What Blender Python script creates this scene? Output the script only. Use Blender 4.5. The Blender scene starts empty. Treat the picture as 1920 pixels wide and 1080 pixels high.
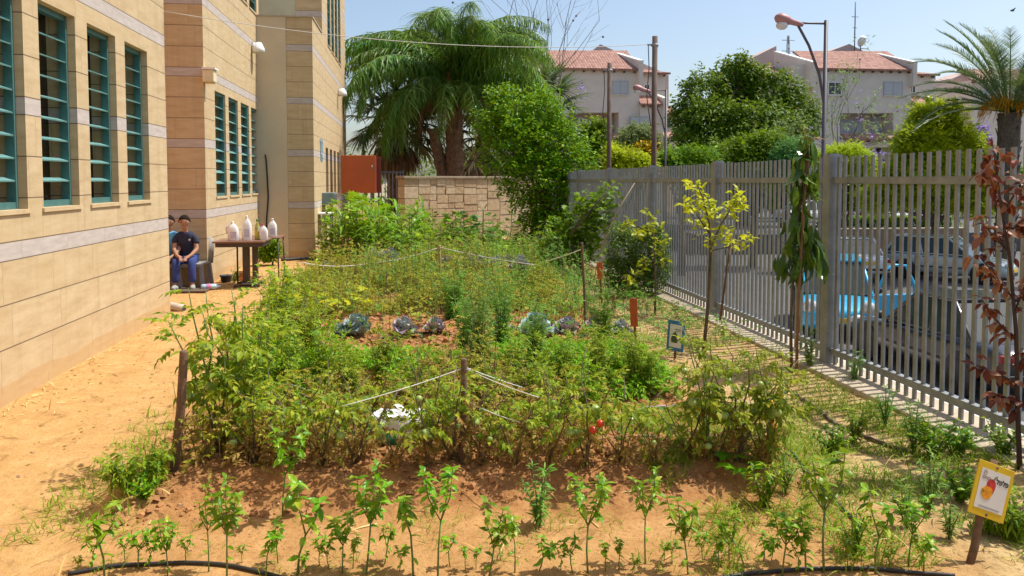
import bpy, math, random
import numpy as np
from mathutils import Vector, noise as mnoise
rng = np.random.default_rng(7)
random.seed(7)
SC = bpy.context.scene
COL = SC.collection
R_ = math.radians

# ------------------------------------------------------------------ camera and the measuring helper
F_PX, YAW, PITCH, CX, CY, EYE = 1500.0, R_(7.22), R_(3.0), 960.0, 416.6, 1.7
_F = Vector((math.sin(YAW)*math.cos(PITCH), math.cos(YAW)*math.cos(PITCH), -math.sin(PITCH)))
_R = Vector((math.cos(YAW), -math.sin(YAW), 0))
_U = _R.cross(_F)
def ray(px, py):
    return _F + _R*((px-CX)/F_PX) + _U*((CY-py)/F_PX)
def G(px, py, z=0.0):
    """ground point seen at a pixel of the photograph"""
    d = ray(px, py); k = (z-EYE)/d.z
    return d.x*k, d.y*k
def at(px, py, Y):
    """point at distance Y along the garden seen at a pixel"""
    d = ray(px, py); k = Y/d.y
    return d.x*k, EYE+d.z*k
def atx(px, py, X):
    d = ray(px, py); k = X/d.x
    return d.y*k, EYE+d.z*k
cam = bpy.data.cameras.new("camera"); camo = bpy.data.objects.new("camera", cam); COL.objects.link(camo)
camo.location = (0, 0, EYE); camo.rotation_euler = (math.pi/2-PITCH, 0, -YAW)
cam.sensor_width = 36; cam.lens = F_PX/1920*36; cam.shift_y = -(540-CY)/1920
cam.clip_start = .05; cam.clip_end = 3000
SC.camera = camo

# ------------------------------------------------------------------ node helpers
def new_mat(name):
    m = bpy.data.materials.new(name); m.use_nodes = True
    nt = m.node_tree; b = nt.nodes["Principled BSDF"]
    return m, nt, b
def N(nt, t, **kw):
    n = nt.nodes.new(t)
    for k, v in kw.items():
        if k.startswith("i_"):
            n.inputs[k[2:].replace("_", " ")].default_value = v
        else:
            setattr(n, k, v)
    return n
def math_n(nt, op, a, b=None, c=None):
    n = nt.nodes.new("ShaderNodeMath"); n.operation = op
    for i, v in enumerate((a, b, c)):
        if v is None: continue
        if isinstance(v, (int, float)): n.inputs[i].default_value = v
        else: nt.links.new(v, n.inputs[i])
    return n.outputs[0]
def mixc(nt, f, a, b):
    n = nt.nodes.new("ShaderNodeMix"); n.data_type = "RGBA"
    if isinstance(f, (int, float)): n.inputs[0].default_value = f
    else: nt.links.new(f, n.inputs[0])
    for s, v in ((6, a), (7, b)):
        if isinstance(v, tuple): n.inputs[s].default_value = (*v[:3], 1)
        else: nt.links.new(v, n.inputs[s])
    return n.outputs[2]
def ramp(nt, fac, stops):
    n = nt.nodes.new("ShaderNodeValToRGB"); nt.links.new(fac, n.inputs[0])
    e = n.color_ramp.elements
    while len(e) < len(stops): e.new(.5)
    for x, (p, c) in zip(e, stops):
        x.position = p; x.color = (*c, 1) if isinstance(c, tuple) else (c, c, c, 1)
    return n.outputs[0]
def noise_n(nt, vec, scale, detail=4, rough=.55, dim=None):
    n = nt.nodes.new("ShaderNodeTexNoise"); n.inputs["Scale"].default_value = scale
    n.inputs["Detail"].default_value = detail; n.inputs["Roughness"].default_value = rough
    if vec is not None: nt.links.new(vec, n.inputs["Vector"])
    return n.outputs[0]
def objco(nt):
    return nt.nodes.new("ShaderNodeTexCoord").outputs["Object"]
def wpos(nt):
    return nt.nodes.new("ShaderNodeNewGeometry").outputs["Position"]
def bump(nt, b, h, strength=.3, dist=.02):
    n = nt.nodes.new("ShaderNodeBump"); n.inputs["Strength"].default_value = strength
    n.inputs["Distance"].default_value = dist
    nt.links.new(h, n.inputs["Height"]); nt.links.new(n.outputs[0], b.inputs["Normal"])

MATS = {}
def flat(name, col, rough=.6, metal=0., var=.12, scale=6., spec=.5, bumpy=0.):
    """an everyday surface: one colour with a little mottling"""
    if name in MATS: return MATS[name]
    m, nt, b = new_mat(name)
    co = objco(nt); nz = noise_n(nt, co, scale, 5, .65)
    dk = tuple(c*(1-var) for c in col); lt = tuple(min(1, c*(1+var)) for c in col)
    c = ramp(nt, nz, [(.3, dk), (.7, lt)])
    nt.links.new(c, b.inputs["Base Color"])
    b.inputs["Roughness"].default_value = rough; b.inputs["Metallic"].default_value = metal
    b.inputs["Specular IOR Level"].default_value = spec
    if bumpy: bump(nt, b, noise_n(nt, co, scale*6, 4), bumpy, .01)
    MATS[name] = m; return m
def leafmat(name, cols, trans=.35, rough=.45, tcol=None, gain=1.4):
    """leaves: colour differs from leaf to leaf and a bit from plant to plant, light shines through"""
    if name in MATS: return MATS[name]
    m, nt, b = new_mat(name)
    g = nt.nodes.new("ShaderNodeNewGeometry"); oi = nt.nodes.new("ShaderNodeObjectInfo")
    n = len(cols)
    c = ramp(nt, g.outputs["Random Per Island"], [(i/(n-1), (min(.75, x[0]*gain*1.04), min(.75, x[1]*gain), x[2]*gain)) for i, x in enumerate(cols)])
    h = nt.nodes.new("ShaderNodeHueSaturation"); nt.links.new(c, h.inputs["Color"]); h.inputs["Saturation"].default_value = 1.14
    nt.links.new(math_n(nt, "MULTIPLY_ADD", oi.outputs["Random"], .035, .4825), h.inputs["Hue"])
    nt.links.new(math_n(nt, "MULTIPLY_ADD", oi.outputs["Random"], .35, .83), h.inputs["Value"])
    col = h.outputs[0]
    nt.links.new(col, b.inputs["Base Color"]); b.inputs["Roughness"].default_value = rough
    b.inputs["Specular IOR Level"].default_value = .35
    t = nt.nodes.new("ShaderNodeBsdfTranslucent")
    nt.links.new(mixc(nt, .5, col, tcol or (.30, .36, .03)), t.inputs[0])
    mx = nt.nodes.new("ShaderNodeMixShader"); mx.inputs[0].default_value = trans
    nt.links.new(b.outputs[0], mx.inputs[1]); nt.links.new(t.outputs[0], mx.inputs[2])
    nt.links.new(mx.outputs[0], nt.nodes["Material Output"].inputs[0])
    MATS[name] = m; return m

# ------------------------------------------------------------------ mesh builder
class MB:
    def __init__(s): s.V = []; s.L = []; s.T = []; s.M = []; s.n = 0; s.S = []
    def add(s, V, faces, mat=0, smooth=False):
        V = np.asarray(V, float).reshape(-1, 3)
        if isinstance(faces, np.ndarray):
            s.L.append((faces+s.n).ravel()); s.T.append(np.full(len(faces), faces.shape[1])); k = len(faces)
        else:
            s.L.append(np.array([i+s.n for f in faces for i in f])); s.T.append(np.array([len(f) for f in faces])); k = len(faces)
        s.M.append(np.full(k, mat)); s.S.append(np.full(k, smooth)); s.V.append(V); s.n += len(V)
        return s
    def box(s, x0, x1, y0, y1, z0, z1, mat=0):
        v = [(x, y, z) for z in (z0, z1) for y in (y0, y1) for x in (x0, x1)]
        return s.add(v, [(0, 2, 3, 1), (4, 5, 7, 6), (0, 1, 5, 4), (2, 6, 7, 3), (0, 4, 6, 2), (1, 3, 7, 5)], mat)
    def obox(s, c, size, rot=None, mat=0):
        """box of SIZE about C turned by a 3x3 matrix"""
        h = np.array(size)/2
        v = np.array([(x, y, z) for z in (-1, 1) for y in (-1, 1) for x in (-1, 1)])*h
        if rot is not None: v = v @ np.array(rot).T
        return s.add(v+np.array(c), [(0, 2, 3, 1), (4, 5, 7, 6), (0, 1, 5, 4), (2, 6, 7, 3), (0, 4, 6, 2), (1, 3, 7, 5)], mat)
    def tube(s, pts, r, n=6, mat=0, cap=True):
        pts = np.asarray(pts, float); k = len(pts)
        r = np.broadcast_to(np.asarray(r, float), (k,)) if np.ndim(r) == 0 or len(np.atleast_1d(r)) == k else np.linspace(r[0], r[1], k)
        d = np.gradient(pts, axis=0); d /= np.linalg.norm(d, axis=1)[:, None]+1e-9
        ref = np.array([0, 0, 1.]) if abs(d[:, 2]).mean() < .8 else np.array([1., 0, 0])
        a = np.cross(d, ref); a /= np.linalg.norm(a, axis=1)[:, None]+1e-9
        b = np.cross(d, a)
        th = np.linspace(0, 2*math.pi, n, endpoint=False)
        V = pts[:, None, :] + r[:, None, None]*(np.cos(th)[None, :, None]*a[:, None, :]+np.sin(th)[None, :, None]*b[:, None, :])
        i = np.arange(k-1)[:, None]*n; j = np.arange(n)[None, :]; j2 = (j+1) % n
        Fq = np.stack([i+j, i+j2, i+n+j2, i+n+j], -1).reshape(-1, 4)
        s.add(V.reshape(-1, 3), Fq, mat, True)
        if cap:
            base = s.n-k*n
            s.L.append(np.arange(base, base+n)[::-1]); s.L.append(np.arange(s.n-n, s.n)); s.T.append(np.array([n, n])); s.M.append(np.full(2, mat)); s.S.append(np.full(2, False))
        return s
    def lathe(s, prof, c=(0, 0, 0), n=16, mat=0, axis="z"):
        """PROF: (radius, height) pairs"""
        th = np.linspace(0, 2*math.pi, n, endpoint=False)
        V = np.array([[(r*math.cos(t), r*math.sin(t), h) for t in th] for r, h in prof]).reshape(-1, 3)
        if axis == "x": V = V[:, [2, 0, 1]]
        if axis == "y": V = V[:, [1, 2, 0]]
        k = len(prof); i = np.arange(k-1)[:, None]*n; j = np.arange(n)[None, :]; j2 = (j+1) % n
        s.add(V+np.array(c), np.stack([i+j, i+j2, i+n+j2, i+n+j], -1).reshape(-1, 4), mat, True)
        return s
    def ball(s, c, r, n=10, mat=0, sq=(1, 1, 1)):
        k = max(5, n//2+1)
        prof = [(math.sin(math.pi*i/(k-1))*1+1e-4, -math.cos(math.pi*i/(k-1))) for i in range(k)]
        th = np.linspace(0, 2*math.pi, n, endpoint=False)
        V = np.array([[(p*math.cos(t), p*math.sin(t), h) for t in th] for p, h in prof]).reshape(-1, 3)
        V = V*np.array(sq)*r+np.array(c)
        i = np.arange(k-1)[:, None]*n; j = np.arange(n)[None, :]; j2 = (j+1) % n
        return s.add(V, np.stack([i+j, i+j2, i+n+j2, i+n+j], -1).reshape(-1, 4), mat, True)
    def prism(s, poly, depth, mat=0):
        """POLY: 3-D outline, extruded by the vector DEPTH"""
        p = np.asarray(poly, float); n = len(p); q = p+np.asarray(depth, float)
        f = [tuple(range(n)), tuple(range(2*n-1, n-1, -1))]+[(i, i+n, (i+1) % n+n, (i+1) % n) for i in range(n)]
        return s.add(np.vstack([p, q]), f, mat)
    def scatter(s, tpl, pos, az, pitch, roll, scale, mat=0):
        """copies of a template (points along +Y, faces up) at POS, many at once"""
        tv, tf = tpl; pos = np.asarray(pos, float).reshape(-1, 3); n = len(pos)
        if n == 0: return s
        az, pitch, roll = (np.broadcast_to(np.asarray(a, float), (n,)) for a in (az, pitch, roll))
        scale = np.asarray(scale, float); scale = np.broadcast_to(scale[:, None] if scale.ndim == 1 else scale, (n, 3)) if scale.ndim else np.full((n, 3), float(scale))
        y = np.stack([np.cos(az)*np.cos(pitch), np.sin(az)*np.cos(pitch), np.sin(pitch)], -1)
        x = np.stack([np.sin(az), -np.cos(az), np.zeros(n)], -1)
        z = np.cross(x, y)
        cr, sr = np.cos(roll)[:, None], np.sin(roll)[:, None]
        x, z = x*cr+z*sr, z*cr-x*sr
        M = np.stack([x, y, z], 1)
        V = (tv[None]*scale[:, None, :]) @ M + pos[:, None, :]
        k = len(tv)
        off = (np.arange(n)*k)
        if isinstance(tf, np.ndarray):
            s.add(V.reshape(-1, 3), (tf[None]+off[:, None, None]).reshape(-1, tf.shape[1]), mat)
        return s
    def build(s, name, mats, parent=None, loc=None, smooth=None):
        me = bpy.data.meshes.new(name)
        V = np.vstack(s.V); L = np.concatenate(s.L).astype(np.int32); T = np.concatenate(s.T).astype(np.int32)
        me.vertices.add(len(V)); me.vertices.foreach_set("co", V.astype(np.float32).ravel())
        me.loops.add(len(L)); me.loops.foreach_set("vertex_index", L)
        me.polygons.add(len(T)); st = np.concatenate([[0], np.cumsum(T)[:-1]]).astype(np.int32)
        me.polygons.foreach_set("loop_start", st); me.polygons.foreach_set("loop_total", T)
        me.polygons.foreach_set("material_index", np.concatenate(s.M).astype(np.int32))
        sm = np.concatenate(s.S) if smooth is None else np.full(len(T), smooth)
        me.polygons.foreach_set("use_smooth", sm.astype(bool))
        for m in (mats if isinstance(mats, (list, tuple)) else [mats]): me.materials.append(m)
        me.update(calc_edges=True); me.validate()
        o = bpy.data.objects.new(name, me); COL.objects.link(o)
        if parent is not None: o.parent = parent
        if loc is not None: o.location = loc
        return o

def empty(name, loc=(0, 0, 0), rz=0.):
    o = bpy.data.objects.new(name, None); COL.objects.link(o); o.location = loc; o.rotation_euler.z = rz
    o.empty_display_size = .1
    return o
def tag(o, label=None, cat=None, group=None, kind=None):
    for k, v in (("label", label), ("category", cat), ("group", group), ("kind", kind)):
        if v: o[k] = v
    return o
def thing(name, label, cat, loc=(0, 0, 0), rz=0., group=None):
    return tag(empty(name, loc, rz), label, cat, group)
def copy_tree(o, parent=None, kids=None):
    c = o.copy(); COL.objects.link(c); c.parent = parent
    for ch in (o.children if kids is None else kids): copy_tree(ch, c)
    return c
def dup(proto, loc, rz, sc, label, group=None):
    c = copy_tree(proto); c.location = loc; c.rotation_euler.z = rz; c.scale = (sc, sc, sc) if not isinstance(sc, tuple) else sc
    c["label"] = label
    if group: c["group"] = group
    return c
def bevel(o, w=.01, seg=2, ang=35):
    m = o.modifiers.new("bevel", "BEVEL"); m.width = w; m.segments = seg; m.limit_method = "ANGLE"; m.angle_limit = R_(ang)
    return o

# ------------------------------------------------------------------ leaf templates: base at the origin, along +Y, face up
def leaf_tpl(W=.45, fold=.25, curl=.25, seg=4, peak=.4, wave=0.):
    V = []; k = seg+1
    for i in range(k):
        t = i/seg
        w = W/2*(math.sin(math.pi*min(1, t/(2*peak))) if t < peak else math.cos(math.pi/2*(t-peak)/(1-peak))**.8) if 0 < t < 1 else .012
        y = math.sin(t*curl*1.5)/(curl*1.5) if curl else t
        z = -curl*t*t*.75
        wv = wave*math.sin(i*2.3)
        V += [(-w, y, z+fold*w+wv*w), (0, y, z), (w, y, z+fold*w-wv*w)]
    Fq = []
    for i in range(seg):
        a = 3*i
        Fq += [(a, a+1, a+4, a+3), (a+1, a+2, a+5, a+4)]
    return np.array(V), np.array(Fq)
def blade_tpl(W=.05, curl=.8, seg=5, fold=.3, base=.7):
    """a grass or maize blade that arches over"""
    V = []; x = y = 0.; ang = 0.
    for i in range(seg+1):
        t = i/seg
        w = W/2*(base+(1-base)*min(1, t*3))*(1-t**2.2)+.002
        V += [(-w, y, x+fold*w), (0, y, x), (w, y, x+fold*w)]
        ang = -curl*(t+1/seg)**1.3
        y += math.cos(ang)/seg; x += math.sin(ang)/seg
    Fq = []
    for i in range(seg):
        a = 3*i
        Fq += [(a, a+1, a+4, a+3), (a+1, a+2, a+5, a+4)]
    return np.array(V), np.array(Fq)
def compound_tpl(n=3, W=.5, droop=.5, jag=True, seed=0, size=.42):
    """a tomato-like leaf: a stalk with pairs of notched leaflets and one at the end"""
    r = random.Random(seed); mb = MB()
    lt = leaf_tpl(W, .3, .35, 3, .35)
    if jag:
        V = lt[0].copy(); V[3:6:2, 0] *= 1.15; V[6:9:2, 0] *= .8; lt = (V, lt[1])
    def pt(t): return np.array([0, t*(1-.12*droop*t), -droop*t*t*.55])
    mb.add([(-.012, 0, 0), (.012, 0, 0), (.008, pt(.5)[1], pt(.5)[2]), (-.008, pt(.5)[1], pt(.5)[2]), (.004, pt(.95)[1], pt(.95)[2]), (-.004, pt(.95)[1], pt(.95)[2])],
           np.array([(0, 1, 2, 3), (3, 2, 4, 5)]))
    for i in range(n):
        t = .3+.6*i/n
        for sd in (-1, 1):
            a = math.pi/2-sd*(1.05+r.uniform(-.25, .25))
            mb.scatter(lt, [pt(t)], a, r.uniform(-.6, .1)-droop*t*.6, r.uniform(-.5, .5), size*(1-.25*abs(t-.5))*r.uniform(.8, 1.15))
    mb.scatter(lt, [pt(.9)], math.pi/2+r.uniform(-.2, .2), -droop*.9, 0, size*1.15)
    return np.vstack(mb.V), np.concatenate(mb.L).reshape(-1, 4)
def lobed_tpl(lobes=5, deep=.45, droop=.25, stalk=.5):
    """a palm-shaped leaf (okra, castor) on a stalk"""
    V = [(0, stalk, 0)]; k = lobes*2+1
    a0, a1 = -.35, math.pi+.35
    for i in range(k):
        a = a0+(a1-a0)*i/(k-1)
        rr = (.55 if i % 2 else .55*(1-deep))*(1 if 0 < i < k-1 else .7)
        if i == k//2: rr *= 1.15
        x, y = rr*math.cos(a), rr*math.sin(a)
        V.append((x, stalk+y, -droop*rr*rr*1.6+(.06 if i % 2 else 0)))
    Fq = [(0, i, i+1, i+1) for i in range(1, k)]
    V = np.array(V); n = len(V)
    V = np.vstack([V, [(-.012, 0, -.1), (.012, 0, -.1), (.01, stalk, 0), (-.01, stalk, 0)]])
    return V, [(0, i, i+1) for i in range(1, k)]+[(n, n+1, n+2, n+3)]
def tri_tpl(tpl):
    V, Fc = tpl; out = []
    for f in Fc:
        out.append(f[:3])
        if len(f) == 4: out.append((f[0], f[2], f[3]))
    return V, np.array(out)
LEAF = [leaf_tpl(.46, .22, .25+.2*i, 4, .38, .12) for i in range(3)]
LEAF_S = [leaf_tpl(.5, .25, .3, 2, .5)]
LANCE = [leaf_tpl(.2, .2, .5+.4*i, 5, .4) for i in range(3)]
MANGO = [leaf_tpl(.235, .2, .5+.4*i, 5, .4) for i in range(3)]
COMP = [compound_tpl(4, .46, .25+.22*i, True, i, .31) for i in range(4)]
FINE = [compound_tpl(4, .3, .3+.2*i, False, 10+i, .32) for i in range(3)]
SPR = [compound_tpl(3, .5, .1+.25*i, False, 20+i, .34) for i in range(3)]
BLADE = [blade_tpl(.05, .5+.5*i, 4) for i in range(3)]
CORN = [blade_tpl(.11, 1.2+.6*i, 7, .35) for i in range(3)]
LOBED = [tri_tpl(lobed_tpl(5, .4, .2+.2*i)) for i in range(2)]
U = lambda a, b, n: rng.uniform(a, b, n)
TAU = 2*math.pi
def many(mb, tpls, pos, az, pitch, roll, scale, mat=0):
    """scatter with a mix of templates"""
    pos = np.asarray(pos, float).reshape(-1, 3); n = len(pos)
    if not n: return
    az, pitch, roll, scale = (np.broadcast_to(np.asarray(a, float), (n,)) for a in (az, pitch, roll, scale))
    w = rng.integers(0, len(tpls), n)
    for k, t in enumerate(tpls):
        q = w == k
        if q.any(): mb.scatter(t, pos[q], az[q], pitch[q], roll[q], scale[q], mat)
# ================================================================== light, sky, air
SUN_EL, SUN_AZ = R_(60), R_(10)          # azimuth from +X towards +Y
sd = Vector((math.cos(SUN_EL)*math.cos(SUN_AZ), math.cos(SUN_EL)*math.sin(SUN_AZ), math.sin(SUN_EL)))
sl = bpy.data.lights.new("sun", "SUN"); sl.energy = 4.6; sl.angle = R_(.53); sl.color = (1, .95, .86)
so = bpy.data.objects.new("sun", sl); COL.objects.link(so); so.rotation_euler = sd.to_track_quat("Z", "Y").to_euler(); so.location = (20, 0, 30)
W = bpy.data.worlds.new("World"); SC.world = W; W.use_nodes = True
sky = W.node_tree.nodes.new("ShaderNodeTexSky"); sky.sky_type = "NISHITA"; sky.sun_disc = False
sky.sun_elevation = SUN_EL; sky.sun_rotation = math.pi/2-SUN_AZ; sky.dust_density = 2.2; sky.air_density = 1.0; sky.ozone_density = 1.0
bg = W.node_tree.nodes["Background"]; bg.inputs[1].default_value = .15
W.node_tree.links.new(sky.outputs[0], bg.inputs[0])
SC.view_settings.view_transform = "Standard"; SC.view_settings.look = "None"; SC.view_settings.exposure = .24; SC.view_settings.gamma = 1
SC.cycles.max_bounces = 7; SC.cycles.diffuse_bounces = 4; SC.cycles.transmission_bounces = 5; SC.cycles.transparent_max_bounces = 8
SC.cycles.use_denoising = True; SC.cycles.sample_clamp_indirect = 6

# ================================================================== ground
def sstep(a, b, x):
    t = max(0., min(1., (x-a)/(b-a))); return t*t*(3-2*t)
ROWS = [(4.5, .13), (6.9, .05), (9.2, .07), (11.6, .06), (14.0, .05), (16.2, .06)]
def bed(x, y):
    e = .22*mnoise.noise((x*1.3, y*.9, 3.1))
    L = -1.55-.04*(y-4)+e
    return sstep(L-.12, L+.15, x)*sstep(2.45+e, 2.05+e, x)*sstep(3.85, 4.2, y+e*.6)*sstep(21, 20, y)
def gh(x, y):
    b = bed(x, y)
    z = .02*mnoise.noise((x*.6, y*.6, 0))+.006*mnoise.noise((x*4, y*4, 5))
    if b > 0:
        z += b*(.03*mnoise.noise((x*3.1, y*3.1, 1))+.036*mnoise.noise((x*8, y*8, 2))+.022*mnoise.noise((x*17, y*17, 2))+.010*abs(mnoise.noise((x*31, y*31, 2))))
        for ry, h in ROWS:
            z += b*h*math.exp(-((y-ry)/.42)**2)
    if x > 2.2: z += .02*mnoise.noise((x*3, y*3, 9))
    return z
_G0 = G
def G(px, py, z=None):
    """ground point seen at a pixel, on the uneven soil"""
    if z is not None: return _G0(px, py, z)
    zz = 0.
    for _ in range(12):
        x, y = _G0(px, py, zz); zz += .6*(gh(x, y)-zz)
    return x, y
def ground_mesh():
    xs = np.unique(np.round(np.concatenate([[-60, -40, -25, -15, -9, -6, -4.6], np.arange(-3.4, 3.86, .036), [3.9, 3.95]]), 3))
    ys = np.unique(np.round(np.concatenate([[-25, -10, -3, 0, 1.5], np.arange(2.6, 6.5, .03), np.arange(6.5, 8, .06), np.arange(8, 20, .12), [21, 22, 24, 27, 31, 36, 42, 60]]), 3))
    nx, ny = len(xs), len(ys)
    V = np.array([(x, y, gh(x, y) if 1 < y < 24 and -4.5 < x < 3.9 else 0) for y in ys for x in xs])
    i = np.arange(ny-1)[:, None]*nx; j = np.arange(nx-1)[None, :]
    mb = MB(); mb.add(V, np.stack([i+j, i+j+1, i+nx+j+1, i+nx+j], -1).reshape(-1, 4), 0, True)
    m, nt, b = new_mat("garden soil and sandy path")
    p = wpos(nt); sp = nt.nodes.new("ShaderNodeSeparateXYZ"); nt.links.new(p, sp.inputs[0])
    big = noise_n(nt, p, 1.1, 5, .6); mid = noise_n(nt, p, 5, 6, .65); fin = noise_n(nt, p, 34, 6, .7)
    path = ramp(nt, mid, [(.25, (.44, .25, .092)), (.5, (.52, .31, .12)), (.75, (.59, .372, .16))])
    path = mixc(nt, math_n(nt, "MULTIPLY", ramp(nt, noise_n(nt, p, 2.1, 7, .72), [(.52, 0.), (.66, 1.)]), .55), path, (.40, .215, .075))
    path = mixc(nt, ramp(nt, fin, [(.32, 1.), (.46, 0.)]), path, (.40, .20, .075))
    soil = ramp(nt, mid, [(.25, (.27, .12, .042)), (.5, (.39, .185, .068)), (.8, (.52, .28, .115))])
    soil = mixc(nt, ramp(nt, fin, [(.3, 1.), (.5, 0.)]), soil, (.2, .085, .034))
    dry = ramp(nt, mid, [(.25, (.38, .24, .10)), (.55, (.55, .38, .18)), (.8, (.66, .50, .27))])
    dry = mixc(nt, ramp(nt, fin, [(.35, 1.), (.5, 0.)]), dry, (.30, .2, .09))
    xe = math_n(nt, "MULTIPLY_ADD", big, 1.3, math_n(nt, "ADD", sp.outputs[0], -.65))
    ye = math_n(nt, "MULTIPLY_ADD", big, 1.0, math_n(nt, "ADD", sp.outputs[1], -.5))
    L = math_n(nt, "MULTIPLY_ADD", math_n(nt, "ADD", sp.outputs[1], -4), -.04, -1.55)
    mr = lambda v, a, bb: (lambda n: (setattr(n, "clamp", True), nt.links.new(v, n.inputs[0]) if not isinstance(v, float) else None, n.inputs[1].__setattr__("default_value", a), n.inputs[2].__setattr__("default_value", bb), n.outputs[0])[-1])(nt.nodes.new("ShaderNodeMapRange"))
    bx_ = mr(math_n(nt, "SUBTRACT", xe, L), -.1, .25)
    bm = math_n(nt, "MULTIPLY", bx_, math_n(nt, "MAXIMUM", mr(ye, 3.65, 4.1), .42))
    rm = mr(xe, 2.0, 2.6)
    c = mixc(nt, bm, path, soil); c = mixc(nt, rm, c, dry)
    nt.links.new(c, b.inputs["Base Color"]); b.inputs["Roughness"].default_value = .95; b.inputs["Specular IOR Level"].default_value = .1
    dent = ramp(nt, noise_n(nt, p, 3.6, 2, .4), [(.36, 0.), (.44, 1.)])
    bump(nt, b, math_n(nt, "ADD", math_n(nt, "MULTIPLY", dent, .9), math_n(nt, "ADD", math_n(nt, "MULTIPLY", fin, .8), mid)), .8, .025)
    return tag(mb.build("garden_ground", m), kind="structure")
ground_mesh()
STREET = -1.7
m_asph = flat("asphalt", (.10, .097, .094), .9, var=.25, scale=3, bumpy=.3)
m_pave = flat("grey pavers", (.25, .235, .23), .9, var=.12, scale=8, bumpy=.2)
mb = MB(); mb.add([(-900, -900, STREET), (900, -900, STREET), (900, 1400, STREET), (-900, 1400, STREET)], [(0, 1, 2, 3)])
tag(mb.build("street", m_asph), kind="structure")
mb = MB(); mb.box(3.98, 7.75, -20, 70, STREET-.05, STREET+.12); tag(mb.build("sidewalk", m_pave), kind="structure")
m_kerbw = flat("white kerb paint", (.72, .69, .65), .7); m_kerbr = flat("red kerb paint", (.52, .13, .10), .7)
mb = MB(); y = -10.
while y < 60:
    mb.box(7.75, 8.05, y, y+.995, STREET-.05, STREET+.135, 0); y += 1.
k = mb.build("kerb", [m_kerbw, m_kerbr]); tag(k, kind="structure")
mb = MB(); mb.box(7.56, 7.747, -10, 60, STREET, STREET+.128, 0); tag(mb.build("kerb_stripe", m_kerbr), kind="structure")
m_earth = flat("far earth", (.30, .25, .15), .95, var=.3, scale=.3)
mb = MB(); mb.box(-300, 300, 46, 900, STREET-.5, STREET+.02); tag(mb.build("far_ground", m_earth), kind="structure")
m_conc = flat("pale concrete", (.46, .38, .28), .9, var=.18, scale=7, bumpy=.4)
mb = MB(); mb.box(3.52, 3.975, -6, 24, STREET-.3, .035, 0); o = mb.build("kerb_strip", m_conc); bevel(o, .012); tag(o, kind="structure")

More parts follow.
